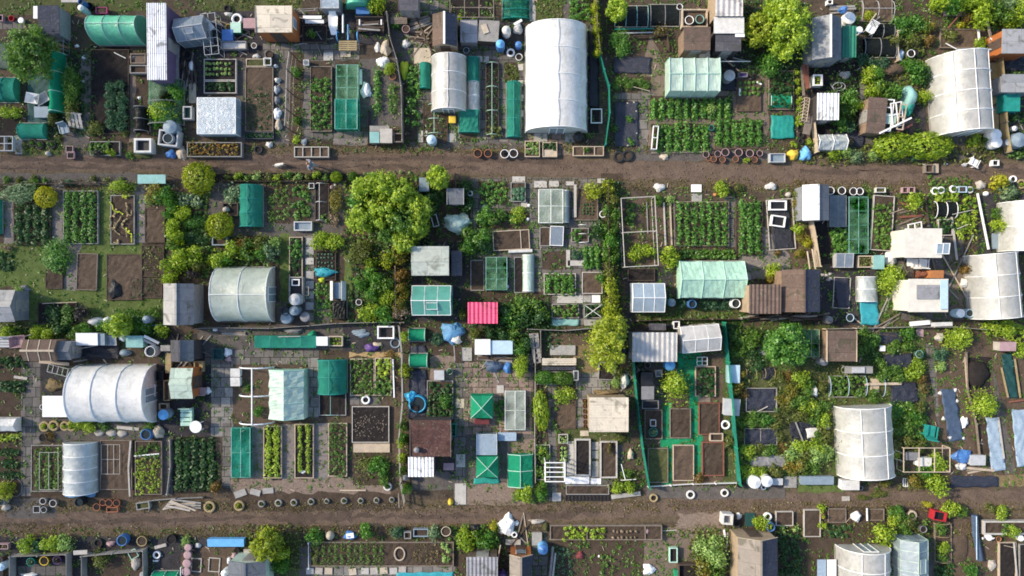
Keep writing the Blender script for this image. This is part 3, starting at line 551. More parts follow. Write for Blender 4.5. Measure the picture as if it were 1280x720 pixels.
def pyramid(x0,y0,x1,y1,label,h=1.0,top=.45,net='net_green',frame='mint',name='net_canopy',cat='net canopy',rot=0,g=None):
 X,Y,W,D=R4(x0,y0,x1,y1,h);t=thing(name,label,cat,X,Y,.01,rr(rot),g);a,b=W/2,D/2;H=h+top;m=MB()
 c=[(-a,-b,h),(a,-b,h),(a,b,h),(-a,b,h)];ap=(U(-.05,.05),U(-.05,.05),H);dn=[(x*1.08,y*1.08,U(.05,.15))for x,y,_ in c]
 for i in range(4):
  p,q=Vector(c[i]),Vector(c[(i+1)% 4]);mid=(p+q)/2-Vector((0,0,.1));r_=Vector(dn[i]);s_=Vector(dn[(i+1)% 4]);mc=(p+q+Vector(ap))/3-Vector((0,0,.06))
  m.add([p,mid,q,mc,ap],[(0,1,3),(1,2,3),(2,4,3),(4,0,3)]);m.add([p,mid,q,s_,(r_+s_)/2*.97,r_],[(0,5,4,1),(1,4,3,2)])
 m.build('netting',net,t);f=MB()
 for i in range(4):f.tube([(c[i][0]*.99,c[i][1]*.99,0),(c[i][0]*.99,c[i][1]*.99,h+.01),(ap[0],ap[1],H+.015)],.02,5)
 f.build('frame',frame,t);return t
def fence(pts,label,h=.9,mat=Va,post='wood',kind='panel',name='fence',cat='fence',g=None,sp=1.8,pw=.07):
 q=[P(pts[i],pts[i+1],0)for i in range(0,len(pts),2)];cx,cy=q[0];t=thing(name,label,cat,cx,cy)
 pm=MB().box(-pw/2,-pw/2,0,pw/2,pw/2,h+.08).mesh('post',post)
 for i in range(len(q)-1):
  a,b=q[i],q[i+1];d=math.dist(a,b);n=max(1,round(d/sp));ang=math.atan2(b[1]-a[1],b[0]-a[0])
  for k in range(n):
   u0,u1=k/n,(k+1)/n;p0=(a[0]+(b[0]-a[0])*u0-cx,a[1]+(b[1]-a[1])*u0-cy);p1=(a[0]+(b[0]-a[0])*u1-cx,a[1]+(b[1]-a[1])*u1-cy)
   obj('post',pm,t,(p0[0],p0[1],U(-.05,.03)),ang);m=MB();wob=U(-.03,.03)
   if kind=='rail':
    for z in (h*.5,h*.92):MB().plank((p0[0],p0[1],z+wob),(p1[0],p1[1],z),.03,.09).build('rail',mat,t)
   else:
    nx_,ny_=p1[1]-p0[1],p0[0]-p1[0];e=.012/max(.01,math.hypot(nx_,ny_));nx_*=e;ny_*=e
    top=h+wob;m.add([(p0[0]-nx_,p0[1]-ny_,.03),(p1[0]-nx_,p1[1]-ny_,.03),(p1[0]-nx_,p1[1]-ny_,top),(p0[0]-nx_,p0[1]-ny_,top),(p0[0]+nx_,p0[1]+ny_,.03),(p1[0]+nx_,p1[1]+ny_,.03),(p1[0]+nx_,p1[1]+ny_,top),(p0[0]+nx_,p0[1]+ny_,top)],[(0,1,2,3),(5,4,7,6),(3,2,6,7),(0,3,7,4),(1,5,6,2)]);m.build('net_panel' if kind=='net' else 'fence_panel',mat,t)
  if i==len(q)-2:obj('post',pm,t,(b[0]-cx,b[1]-cy,0),ang)
 return t
def table(x,y,rx,ry,label,mat='white',h=.72,round_=False,rot=0,name='garden_table',cat='table',g=None):
 X,Y=P(x,y,h);a,b=L(rx),L(ry);t=thing(name,label,cat,X,Y,.01,rr(rot),g)
 if round_:o=MB().lathe([(.98,h-.03),(1,h-.015),(.98,h)],24).build('tabletop',mat,t);o.scale=(a,b,1)
 else:MB().box(-a,-b,h-.04,a,b,h).build('tabletop',mat,t)
 k=.62 if round_ else .9;lm=MB().box(-.025,-.025,0,.025,.025,h-.045).mesh('leg',mat)
 for sx in (-1,1):
  for sy in (-1,1):obj('leg',lm,t,(sx*a*k,sy*b*k,0))
 return t
def chair(x,y,rot,label,mat='white',s=1.0,g=None,name='garden_chair',cat='chair',w=.5,d=.46):
 X,Y=P(x,y,.5);t=thing(name,label,cat,X,Y,.01,rr(rot),g);t.scale=(s,s,s)
 MB().box(-w/2,-d/2,.41,w/2,d/2,.45).build('seat',mat,t);m=MB()
 for k in range(5):xx=-w/2+.05+(w-.1)*k/4;m.plank((xx,d/2,.46),(xx,d/2+.14,.88),.07,.02)
 m.plank((-w/2,d/2+.14,.88),(w/2,d/2+.14,.88),.04,.05);m.build('backrest',mat,t)
 lm=MB().box(-.022,-.022,0,.022,.022,.41).mesh('leg',mat)
 for sx in (-1,1):
  for sy in (-1,1):obj('leg',lm,t,(sx*(w/2-.04),sy*(d/2-.04),0))
  MB().plank((sx*w/2,-d/2,.62),(sx*w/2,d/2+.08,.64),.05,.03).build('armrest',mat,t)
 return t
def bench(x0,y0,x1,y1,label,mat='wood',rot=0,back=True,g=None,name='bench',cat='bench'):
 X,Y,W,D=R4(x0,y0,x1,y1,.45);t=thing(name,label,cat,X,Y,.01,rr(rot),g);m=MB();n=4
 for k in range(n):y=-D/2+D*(k+.5)/n;m.box(-W/2,y-D/n*.4,.42,W/2,y+D/n*.4,.45)
 m.build('seat',mat,t)
 if back:MB().box(-W/2,D/2,.55,W/2,D/2+.03,.68).box(-W/2,D/2+.005,.72,W/2,D/2+.035,.85).build('backrest',mat,t)
 lm=MB().box(-.04,-D/2+.01,0,.04,D/2+.02,.42).mesh('leg',mat)
 for sx in (-1,1):obj('leg',lm,t,(sx*(W/2-.1),0,0))
 return t
def pallet(x0,y0,x1,y1,label,mat='wood',n=6,axis='y',rot=0,lean=0,z=.02,name='pallet',cat='pallet',g=None):
 X,Y,W,D=R4(x0,y0,x1,y1,z+.1);t=thing(name,label,cat,X,Y,z,rr(rot),g);t.rotation_euler[0]=rr(lean);m=MB();c=MB()
 if lean:t.location.z=z+abs(math.sin(rr(lean)))*D/2
 if axis=='y':
  for k in range(n):x=-W/2+W*(k+.5)/n;m.box(x-W/n*.36,-D/2,.09,x+W/n*.36,D/2,.11)
  for y in (-D/2+.05,0,D/2-.05):c.box(-W/2,y-.04,0,W/2,y+.04,.088)
 else:
  for k in range(n):y=-D/2+D*(k+.5)/n;m.box(-W/2,y-D/n*.36,.09,W/2,y+D/n*.36,.11)
  for x in (-W/2+.05,0,W/2-.05):c.box(x-.04,-D/2,0,x+.04,D/2,.088)
 m.build('slats',mat,t);c.build('bearers',mat,t);return t
def barrow(x,y,rot,label,mat='green_plastic',g=None,s=1.0):
 X,Y=P(x,y,.4);t=thing('wheelbarrow',label,'wheelbarrow',X,Y,.01,rr(rot),g);t.scale=(s,s,s)
 m=MB();o=[(-.3,-.42,.62),(.3,-.42,.62),(.3,.38,.62),(-.3,.38,.62)];i=[(-.19,-.28,.34),(.19,-.28,.34),(.17,.22,.34),(-.17,.22,.34)];m.add(o+i,[(0,1,5,4),(1,2,6,5),(2,3,7,6),(3,0,4,7),(4,5,6,7)]);m.tube(o,.018,5,True);m.build('tray',mat,t)
 w=MB().lathe([(.08,-.04),(.17,-.04),(.19,0),(.17,.04),(.08,.04)],16);w.v=[(z,yy+.55,xx+.19)for xx,yy,z in w.v];w.build('wheel','rubber',t)
 for sx in (-1,1):
  MB().tube([(sx*.05,.55,.19),(sx*.2,0,.33),(sx*.3,-.75,.55)],.018,6).build('handle','grey',t);MB().tube([(sx*.2,-.2,.33),(sx*.24,-.3,0)],.016,6).build('leg','grey',t)
 return t
def ringwire(x,y,r,label,mat=Vi,name='wire_hoop',cat='hoop',g=None,ry=None,w=.02,z=.05,tilt=0):
 X,Y=P(x,y,z);a=L(r);b=L(ry)if ry else a;o=MB().tube([(a*math.cos(2*PI*k/24),b*math.sin(2*PI*k/24),0)for k in range(24)],w,5,True).build(name,mat,None,(X,Y,z+abs(math.sin(rr(tilt)))*a));o.rotation_euler[0]=rr(tilt);return tag(o,label,cat,g)
def frame(x0,y0,x1,y1,label,mat='white',nx=1,ny=1,h=.06,w=.05,rot=0,name='open_square',cat='frame',g=None,z=.03,lean=0):
 X,Y,W,D=R4(x0,y0,x1,y1,z);t=MB()
 for i in range(nx+1):x=-W/2+w/2+(W-w)*i/nx;t.box(x-w/2,-D/2,0,x+w/2,D/2,h)
 for j in range(ny+1):y=-D/2+w/2+(D-w)*j/ny;t.box(-W/2+w,y-w/2,.003,W/2-w,y+w/2,h-.004)
 o=t.build(name,mat,None,(X,Y,z),rr(rot));o.rotation_euler[0]=rr(lean);o.location.z+=abs(math.sin(rr(lean)))*D/2;return tag(o,label,cat,g)
def trellis(pts,label,h=2.0,mat=Vd,rail=Vc,wires=3,name='trellis',cat='trellis'):
 q=[P(pts[i],pts[i+1])for i in range(0,len(pts),2)];t=thing(name,label,cat,*q[0]);pm=MB().tube([(0,0,0),(0,0,h)],.035,6).mesh('post',mat)
 for p in q:obj('post',pm,t,(p[0]-q[0][0],p[1]-q[0][1],0))
 w=MB()
 for k in range(wires):
  z=h*(k+1)/wires-.03
  for i in range(len(q)-1):w.tube([(q[i][0]-q[0][0],q[i][1]-q[0][1],z),(q[i+1][0]-q[0][0],q[i+1][1]-q[0][1],z)],.022 if k==wires-1 else .008,5)
 w.build('rail',rail,t);return t
def A1(*a,**k):return area(Vk,*a,**k)
def A2(*a,**k):return area('garden_path',*a,**k)
def A3(*a,**k):return area('paving',*a,**k)
def A4(*a,**k):return area('yard',*a,**k)
def A5(*a,**k):return area('rubble',*a,**k)
g_=MB();N_=60
g_.add([(-260,-260,0),(260,-260,0),(260,260,0),(-260,260,0)],[(0,1,2,3)])
gr=g_.build('ground','ground');gr['kind']='structure'
T(0,0,1)
area('verge','verge',-120,180,0,184,320,182,640,184,900,196,1280,200,1400,202,1400,242,1280,244,900,240,640,226,320,222,0,222,-120,222)
area('track','track',-120,190,0,193,300,193,560,190,760,200,960,206,1280,206,1400,206,1400,232,1280,230,960,230,760,222,560,215,300,212,0,214,-120,214,jag=.25)
area('track_rut','track_rut',0,196,300,196,560,195,700,201,700,207,560,201,300,203,0,203,jag=.3)
area('track_rut','track_rut',-50,208,300,206,600,208,600,212,300,211,-50,213,jag=.3)
area('track_rut','track_rut',1000,211,1280,212,1280,217,1000,216,jag=.3)
area('verge','verge',-120,628,0,626,320,622,640,626,900,612,1280,606,1400,604,1400,650,1280,646,900,650,640,660,320,668,0,672,-120,674)
area('track','track',-120,644,0,642,300,636,560,634,780,628,960,618,1280,612,1400,610,1400,636,1280,634,960,640,780,648,560,655,300,657,0,664,-120,664,jag=.25)
area('track_rut','track_rut',0,652,300,645,600,642,600,647,300,650,0,658,jag=.3)
area('track_rut','track_rut',360,640,440,640,440,654,360,654,jag=.5)
area('track_rut','track_rut',660,640,750,634,750,642,665,652,jag=.5)
T(0,0)
area('grass_patch','grassy',-60,-40,165,66);A3('slab',-40,92,112,128);A1(Vf,-40,318,100,346);A1(Ve,-40,505,92,655);A3(Vu,70,610,102,694)
A1('clutter',118,238,350,560);area('grass_patch','grassy',102,612,278,704);A2('gravel',362,235,410,590,jag=.3);A1(Ve,408,205,584,606);A2('pinkgravel',580,325,614,640,jag=.25)
A1('soil',614,340,670,600);A4('clutter',748,190,930,440);A2('dirt_grey',290,600,400,700);A1('soil',400,625,545,705);area('grass_patch','grassy',160,-40,660,50)
T(256,0)
A4('clutter',-40,40,440,260);A3('slab',262,196,695,272);A2('dirt_grey',310,262,380,650,jag=.2);A2('dirt_grey',140,262,182,640);area('grass_patch','grassy',-40,-40,440,50)
A1('soil',383,235,442,640);A3('slab',443,288,475,600);A3('slab',572,262,586,600);A3('slab',440,594,738,628);A5('gravel',578,624,732,652);A1('dirt_grey',700,265,890,570);A4('clutter',440,60,830,200);A1(Ve,436,110,552,195)
A4('dirt_grey',840,60,930,300);A3('slab',900,180,1010,270)
T(512,0)
A3('slab',30,-40,180,62);A1(Ve,180,-40,380,80);A1('soil',415,-40,540,92);A2(Vu,541,-40,566,96);area('grass_patch','grassy',568,-40,690,98);A2('dirt_grey',690,-40,722,98)
A4('clutter',218,80,520,250);A3('slab',225,190,400,290);A3('slab',300,250,520,655);A3('slab',36,400,230,655);A1('soil',425,280,490,372);A3('brick',515,600,735,700);A1(Ve,806,110,852,600);A1('soil',850,110,930,250);A3('dirt_grey',0,640,515,668)
T(768,0)
A1('soil',-10,20,150,125);A1('soil',158,20,292,125);A1('soil',-10,160,240,232);A2('soil_tan',160,150,300,430,690,560,690,690,150,690,150,440,100,430,jag=.25);A2('soil_tan',440,230,690,300,690,690,430,690,jag=.25)
A1('soil',0,345,165,412);A3('slab',0,418,178,452);A3('slab',108,448,152,700);A1('clutter',444,225,600,410);A1('soil',158,430,532,535);A1('soil',165,558,430,682);A1('soil',450,542,670,652);A1(Vf,552,350,660,500);A1('soil',690,310,812,495);A4('dirt_grey',0,672,700,724);A4(Vf,820,430,900,690);A1('soil',590,0,850,290)
T(1024,0)
A1(Ve,-40,280,200,640);A3('slab',180,300,215,680);A1('soil',195,100,335,270);A1(Vf,340,110,760,240);A1(Vf,280,290,480,420);A1('clutter',210,420,480,620);A1(Vf,750,140,832,690);A4('clutter',830,100,960,700);A1('soil',330,-40,700,110);A4('dirt_grey',60,610,700,720)
T(0,200)
A2('gravel',18,185,62,384,jag=.25);A2('gravel',228,110,288,384,jag=.25);A2('gravel',608,100,655,372,jag=.25);area('lawn','lawn',-40,378,200,380,280,384,440,376,446,112,496,112,496,376,640,376,642,400,738,525,738,690,740,720,130,720,110,560,-40,580)
A1('soil',62,188,228,382);A1(Ve,284,138,440,376);A1('soil',500,158,606,380);A1(Vf,652,214,742,376);A2('gravel',300,372,372,374,350,500,338,590,282,584,300,470,jag=.2);A4('dirt_grey',-40,60,620,112)
A1('soil',802,215,930,430);A1('soil',900,380,1000,720);A1(Vf,740,40,930,215)
T(256,200)
A1(Ve,-10,60,640,100);A2('dirt_grey',20,100,640,345,jag=.2);A1('soil',278,102,475,284);A1(Ve,494,102,562,282);A1('soil',0,345,330,480);A2('lawn',340,330,385,650,jag=.2);A3('slab',446,340,494,720);A1('soil',494,405,640,720);area('lawn','lawn',630,400,672,650);A1('soil',640,80,930,420);A1('soil',665,420,930,740);A4('dirt_grey',320,640,560,745);A2(Vf,625,100,665,420)
T(512,200)
A3('slab',275,80,560,740,jag=.05);A3('slab',550,80,930,740,jag=.05);A1('soil',-40,90,275,380);A1('soil',300,230,540,310);A1('soil',314,95,440,200);A4('clutter',-40,370,250,740);A1('soil',598,410,708,492);A1('soil',272,448,338,588);A1('soil',230,590,640,745);A1('soil',860,60,960,740)
T(768,200)
A1('soil',-20,140,40,720);A1(Vf,36,165,192,480);A1(Vf,192,185,274,388);A1('soil',270,185,516,388);A3('slab',494,165,542,412);A2('gravel',540,170,860,500,820,540,570,540,555,430,jag=.25);A1('soil',546,182,668,426);A1('soil',200,390,560,450);A4('clutter',50,480,260,720);area('grass_patch','grassy',100,640,600,735);A1(Vf,790,140,910,490)
T(1024,200)
A1(Ve,-30,150,340,470);A1(Vf,330,140,490,300);A1('soil',490,150,720,440);A4('dirt_grey',340,290,650,720);A1('clutter',710,150,930,430);A4('clutter',-40,500,280,745);area('grass_patch','grassy',265,570,365,735);A2('soil_tan',585,420,660,700)
T(0,390)
area('grass_patch','grassy',0,40,740,130);A1('soil',-40,190,128,560);A3('slab',95,225,182,830,jag=.04);A4('clutter',185,180,320,380);A4('dirt_grey',178,480,740,580);A4('clutter',720,100,960,560);A1('soil',138,596,285,830);A1('soil',600,575,735,830);A1(Ve,775,560,975,815);A1('soil',-40,560,90,830);A1(Vf,445,575,600,850);A2('dirt_grey',730,560,778,830)
T(256,390)
A4('dirt_grey',-30,60,900,170);A3('slab_pale',28,160,128,560,jag=.05);A3('slab',0,170,515,236,jag=.05);A3('slab',80,500,122,790,jag=.05);A1(Vf,126,240,312,505);A3('slab_pale',466,205,514,475,jag=.05);A2('gravel',205,510,268,800,jag=.15);A2('gravel',345,505,406,800,jag=.15);A2('gravel',490,500,557,800,jag=.15);A5('pinkgravel',120,745,850,855,jag=.4);A1(Ve,512,362,638,470);A1('soil',652,210,842,380);A3('slab',652,375,790,418);A1(Vf,835,150,895,830);A5('straw',650,178,885,206,jag=.4);A1('soil',668,630,845,780);A4('clutter',620,60,890,180)
T(512,390)
A1('soil',-40,40,240,310);A5('pinkgravel',90,200,200,310,jag=.3);A1('soil',75,305,200,485);A3('slab',200,230,252,870,jag=.05);A3('brick',248,225,555,560,jag=.15);A4('dirt_grey',250,550,560,760);A5('pinkgravel',440,570,562,640);A1(Vf,585,80,880,200);A2('tawny',740,150,860,290);A3('slab',618,320,662,850,jag=.05);A1('soil',560,260,620,840);A1(Vf,655,340,750,530);A3('slab_pale',748,275,900,525);A4('dirt_grey',690,560,960,780);A4('dirt_grey',0,720,205,800);area('grass_patch','grassy',660,520,960,600);A1('clutter',180,650,205,730)
T(768,390)
A1(Vf,75,85,480,90,545,760,150,790);area('green_carpet','carpet',212,408,258,776,jag=.05);area('green_carpet','carpet',336,172,394,748,jag=.05);area('green_carpet','carpet',205,558,398,606,jag=.05);area('green_carpet','carpet',284,160,368,330,jag=.05);area('weedy_ground','grassy',486,60,1010,770);A4('dirt_grey',100,220,215,440)
T(1024,390)
area('weedy_ground','grassy',-20,80,480,640);A3('slab',472,140,515,150,570,570,545,580,jag=.06);A2(Vf,515,100,930,100,930,800,560,800,jag=.2);A1(Ve,660,205,775,345,jag=.3);A1(Vf,785,400,930,760);A1('soil',700,480,760,700);A2('dirt_grey',775,250,830,430,880,720,835,730)
T(0,560,4.5)
A4('clutter',-40,500,1160,900);A3('slab',100,660,400,900);A1('soil',495,590,840,900);A1(Vf,1020,590,1160,900);A4('dirt_grey',40,285,320,392)
T(256,560,4.5)
A1(Vf,-30,560,220,900);area('grass_patch','grassy',220,480,540,900);A1('soil',150,250,1105,352,jag=.3);A1('soil',590,525,1410,668);A3('slab_pale',540,666,1410,740);A2('dirt_grey',530,560,590,800);A1('soil',540,440,1250,530)
T(512,560,4.5)
A1('soil',262,520,560,900);A3('slab',690,470,775,900);A1('soil',800,520,1360,900);A4('clutter',500,470,690,560);A5('pinkgravel',320,195,710,320);A1(Vf,880,205,1125,300)
T(768,560,4.5)
A4('soil_tan',170,450,480,900,jag=.3);A5('pinkgravel',350,360,630,500,jag=.5);A1('soil',470,500,700,900);A1('soil',690,370,1300,900);A4('dirt_grey',180,215,960,285);area('grass_patch','lawn',1030,205,1290,250)
T(1024,560,4.5)
A1('soil',0,330,640,900);A1('soil',640,400,770,900);A2('dirt_grey',600,500,660,900);A1(Vf,755,400,900,900);A1(Vf,895,410,1300,900);area('verge','tawny',980,150,1400,215)
T(0,0)
pot(50,82,13,'red plastic bucket on grey slabs near the upper left corner','red','empty',name='bucket',cat='bucket')
pot(95,92,13,'round white bucket on grey slabs behind the leafy left tree','white','lid',name='bucket',cat='bucket')
crate(-12,66,12,94,'pinkish crate at the left edge beside a red bucket','pink',.3)
tree(132,236,92,'leafy green tree beside the dark slate shed, upper left','mid',3.2,ry=125)
sheet((-30,195,48,312),'dark green ground sheet at the left edge behind the lime tree','dark_green')
tunnel(-25,352,92,462,'teal netting tunnel at the left edge above a yellow green hedge',.75,'x',3,Vq,**NU)
bush(20,508,42,'yellow green low hedge below the teal netting tunnel, left half','lime',.6,ry=22);bush(68,508,34,'yellow green low hedge below the teal netting tunnel, right half','lime',.6,ry=22)
frame(-5,616,70,682,'pale metal pipe frame over soil by the upper lane, far left',Vi,2,2,.3,.03,z=.3,name='pipe_rack')
shed(172,26,268,158,'dark slate roofed shed with bluish side wall, upper left corner','felt_navy',Vx,1.35,axis='flat',door='S')
pole(160,28,160,84,'bright white board standing along the dark slate shed','white',.25,.05,z=1.2,**BO)
netcage(212,168,285,238,'blue grey wire rack in front of the dark slate shed',.7,None,Vj,3,4,.018,name='wire_rack',cat='rack')
tunnel(246,250,302,512,'long green netting tunnel beside leafy raspberry canes, left',1.1,'y',4,'net_green',hoop='mint',**NT,lines=0,wr=.05)
bush(318,380,40,'dark raspberry canes right of the long green netting tunnel','mid',1.1,ry=85);bush(322,492,34,'olive raspberry canes at the lower end of the long green tunnel','olive',.9,ry=50);bush(236,540,26,'straggly olive shrub between two teal covers by the pallet','olive',.6)
sheet((128,340,246,560),'dark teal ground sheet between the lime tree and green tunnel','teal_dark')
ringwire(205,385,42,'larger pale blue pipe hoop lying on dark teal sheet',Vj);ringwire(238,388,38,'smaller pale blue pipe hoop lying on dark teal sheet',Vn)
barrow(152,445,80,'black and white wheelbarrow on dark teal sheet','white');barrow(196,448,120,'pale grey wheelbarrow beside a black and white one',Vi)
crate(158,482,218,528,'blue grey lidded storage box above the small teal net cloche',Vj,.45,lid=Vj,**SB);slab(126,496,148,512,'small white board beside a blue grey storage box','white',**BO)
tunnel(104,556,216,628,'small teal net cloche above three old tyres, left',.6,'x',2,Vq,**NU)
tyres([(146,642,20),(178,652,20),(232,650,20)],'{o} planted tyre from the left below the small teal cloche',g='tyres below the teal cloche',plant='green')
patch(112,615,272,700,'low green plants around tyres beside the upper lane, left','mid',.15,.3,9,.12)
heap(215,690,14,12,.25,'beige stone on the grass corner by the upper lane','stone','rock','rock',rough=.15)
chair(290,582,15,'blue grey plastic chair beside a leaning pallet',Vj)
pallet(312,506,382,580,'weathered grey pallet propped on its edge by the upper lane',Vc,4,'y',-8,35)
pot(312,672,16,'upper of two square pink rimmed pots beside the upper lane','pink','dark',.3,sq=True);pot(318,697,16,'lower of two square pink rimmed pots beside the upper lane','pink','dark',.3,sq=True)
slab(275,-12,352,10,'white roof sheet at the top edge above the dark slate shed',Vh,.06,name='cover_sheet',cat='sheet',z=.5)
barrel(364,35,14,'white water barrel with a blue band near the top left','pale_blue','white');barrel(362,8,13,'blue water barrel at the top edge left of the magenta tub','blue');pot(402,26,16,'black round tub between white barrel and magenta tub','black','empty',.4,name='tub',cat='tub')
pot(456,46,26,'magenta rectangular tub behind the green polytunnel','magenta','soil',.4,name='tub',cat='tub',sq=True,ry=14)
tunnel(450,86,662,206,'bright green covered polytunnel in the upper left plots',1.75,'x',4,'film_green',hoop='mint',lines=1)
bed(408,222,580,604,'large bed of black soil below the green polytunnel',Vd,Ve,.12)
for i,(x,y)in enumerate([(498,392),(540,385),(500,430),(548,440),(498,472),(552,480),(505,515),(548,522),(500,556),(545,566)]):bush(x,y,25,'blue green kale plant in two columns on the black soil bed',Vr,.6,'kale','kale','kale plants on the black soil bed')
pole(513,236,566,262,'thin white pole lying below the green polytunnel','white',.05,z=.2,**PO)
for x,y in [(555,405),(370,366),(345,206),(374,258),(626,440)]:heap(x,y,9,7,.12,'small white scrap lying on dark soil, upper left plots','white','plastic_scrap','litter','white scraps on dark soil')
crate(583,292,660,330,'grey green wooden box at the end of the white tin roof',Va,.4,'soil',name='planter_box',cat='planter');heap(598,258,16,14,.3,'pale stone heap beside the long white tin roof','stone','stone_heap','stones');crate(585,240,655,286,'weathered box of rubble left of the long tin roof','wood',.35,'soil_tan')
bush(205,160,16,'low dark weed behind the slate shed in the corner','dark')
shed(663,16,750,360,'long narrow shed with ribbed white tin roof, upper left',Vz,'wall_purple',2.05,axis='flat',cor=9,door='E',pitch=.1)
tunnel(612,488,676,594,'black netting tunnel on dark soil by a white tub',.7,'y',3,'net_black',hoop='grey',**NT,lines=0)
tunnel(676,366,830,566,'leaning hooped green net over leafy canes below the tin roof',1.0,'y',3,'net_lime',hoop='grey',**NT,lines=0,wr=.06)
bush(735,505,55,'bright lime shrub bulging out of the hooped green net','lime',1.1);bush(795,420,34,'green cane clump at the upper corner of the hooped net','green',1.1,ry=50);bush(720,420,25,'rust tinted low plant under the hooped green net','rust',.5)
crate(712,585,800,656,'large square white rimmed planter holding a grey tub',Vi,.75,'black',**PL,rot=-6,w=.09);barrel(755,622,25,'grey tub standing in a square white rimmed planter',Vi,h=.5,z=.42,name='tub')
barrel(765,572,32,'blue grey water tank behind a square white planter',Vj,Vj,.9)
heap(768,692,22,20,.35,'blue plastic bag on the lane edge, upper left','blue');heap(815,690,22,30,.3,'beige sack between a blue bag and a flower planter','beige','sack','sack')
crate(602,622,680,686,'cut open white container with black inside by the lane',Vg,.7,'black',name='container',cat='container',w=.12);heap(640,700,40,16,.2,'trailing weeds in front of the cut white container','grassy','weed_clump','weeds')
bed(405,636,540,700,'planted box with one white end board beside the lane',Va,Ve,.25);patch(412,642,500,694,'mixed low greens in the box with a white end board','mid',.22);bush(500,690,20,'lime shrub at the corner of the box with a white board','lime',.5);bush(440,690,28,'dark violet clump before the box with a white board','purple',.35,ry=14);bush(425,575,34,'olive weedy shrub at the foot of the black soil bed','olive',.6)
greenhouse(790,78,922,180,'silvery glass greenhouse turned askew beside the long tin roof',1.25,.5,'x','glass_dim',Vi,3,8,True)
tyre(838,245,26,'black tyre on the yard below the askew greenhouse');heap(860,295,12,24,.3,'white plastic bottle standing on the dark yard','white','bottle','bottle',rough=.1)
for i,x in enumerate([822,838,854,870]):pole(x,275,x+14,378,'dark old plank in the stack below the askew greenhouse',Vd,.12,.04,g='dark planks below the askew greenhouse',z=.06+.03*i)
slab(780,205,803,372,'long grey board leaning beside the long tin roof',Va,.06,'board','board',z=.5);slab(850,372,882,462,'beige board lying above the small green crate','beige',.05,'board','board')
crate(822,478,862,536,'small white rimmed crate filled with green, left of cold frame',Vi,.5,'dark_green')
netcage(888,440,1060,602,'large glazed cage with white cross frame beside the flower planter',.95,'glass_blue','white',2,2,.028,name='glazed_cage',cat='cold frame',sag=0)
bed(842,640,1088,706,'long lane side planter filled with orange and yellow flowers',Va,Ve,.4,name='flower_planter',cat='planter')
patch(850,646,1080,700,'dense autumn coloured flowers in the long lane side planter','flower',.2,.18,18,.09,'flowers','flowers',.3)
for i,(x,y,k)in enumerate([(560,595,'olive'),(680,640,'olive'),(590,700,'mid'),(260,610,'olive'),(700,560,'green')]):bush(x,y,20,['olive weed clump at the end of the pinkish path','olive weed clump right of the cut white container','low green weed before the cut white container','olive weed clump above the third tyre','green weed clump left of the blue grey tank'][i],k,.3)
T(256,0)
bed(-4,265,142,362,'bed of pale dotted lettuces above the glazed cage',Vc,Ve,.25);grid_plants(4,280,128,350,7,3,'pale lettuce','in rows in the bed above the glazed cage','pale',.13,'lettuce','lettuce')
bed(-4,364,142,420,'short dark bed of low herbs touching the lettuce bed',Vc,Ve,.25);patch(4,370,134,412,'low dark herbs in the short bed below the lettuces','dark',.18)
bed(182,302,308,592,'tall grey soil bed thick with low weeds, beside white bags','wood',Vf,.2);patch(190,400,300,586,'low green weeds in the lower half of the grey soil bed','dark',.12,.22,8,.1)
bed(186,264,300,300,'shallow mossy tray at the head of the grey soil bed',Vb,'grassy',.2);pot(281,277,17,'square white pot on the mossy tray','white','empty',.4,sq=True)
crate(178,594,310,626,'dark blue and green trough at the foot of the grey bed',Vl,.3,'dark_green',**TR,plant='dark')
for i,(x,y,a,b,m,l)in enumerate([(326,360,14,12,Vg,'crumpled off white bag, highest beside the tall grey bed'),(322,402,14,18,Vi,'grey white bag second down beside the tall grey bed'),(324,450,14,18,'grey','grey bag third down beside the tall grey bed'),(325,510,18,26,'white','bright white bag beside the tall grey bed'),(330,562,16,26,'beige','beige sack lowest beside the tall grey bed'),(318,296,9,8,'white','small white bag at the corner of the tall grey bed')]):heap(x,y,a,b,.3,l,m)
tyre(143,84,25,'white painted tyre left of the orange shed','white',h=.3);crate(118,104,162,146,'green plastic box below the white painted tyre','green_plastic',.4,lid='mint');pot(107,122,15,'yellow pot beside a green plastic box','yellow');crate(80,136,126,182,'blue plastic crate below the yellow pot','blue',.4,'blue',lid='blue');crate(72,184,186,220,'long grey planter with white contents near the orange shed','grey',.4,Vg,**PL);pot(221,205,13,'small white ring pot left of the orange shed wall','white');crate(176,85,226,126,'pinkish crate beside the orange shed','pink',.35,'soil',lid='pink');tyre(100,38,18,'dark tyre at the top of the yard left of the orange shed');heap(105,62,18,9,.2,'white plastic sack above the white painted tyre',Vg)
netcage(-10,60,55,245,'tangled pale metal shelving beside the askew greenhouse',1.0,None,Vi,2,5,.018,name='metal_shelving',cat='shelving',rot=6);chair(20,120,40,'white plastic chair inside the tangled metal shelving','white',.9);heap(232,252,18,10,.2,'off white bag above the mossy tray',Vg);pot(290,245,18,'dark round pot above the mossy tray','black')
shed(230,27,392,146,'orange timber shed with a flat cream roof','felt_cream','wall_orange',2.1,axis='flat',door='S',win='E',fascia=Vb)
fence([420,62,620,50],'grey rail fence behind the orange shed yard',.8,Va,'wood','rail')
pole(442,78,526,78,'upper white plank right of the orange shed','white',.2,.05,z=.4);pole(452,97,536,97,'lower white plank right of the orange shed','white',.22,.05,z=.3)
bed(440,112,550,192,'dark weedy bed just right of the orange shed',Vd,Ve,.15);bush(478,150,20,'spindly green plant on the dark bed by the orange shed','mid',.5);pole(500,140,526,178,'grey stick across the dark bed by the orange shed','grey',.05,z=.25,**PO)
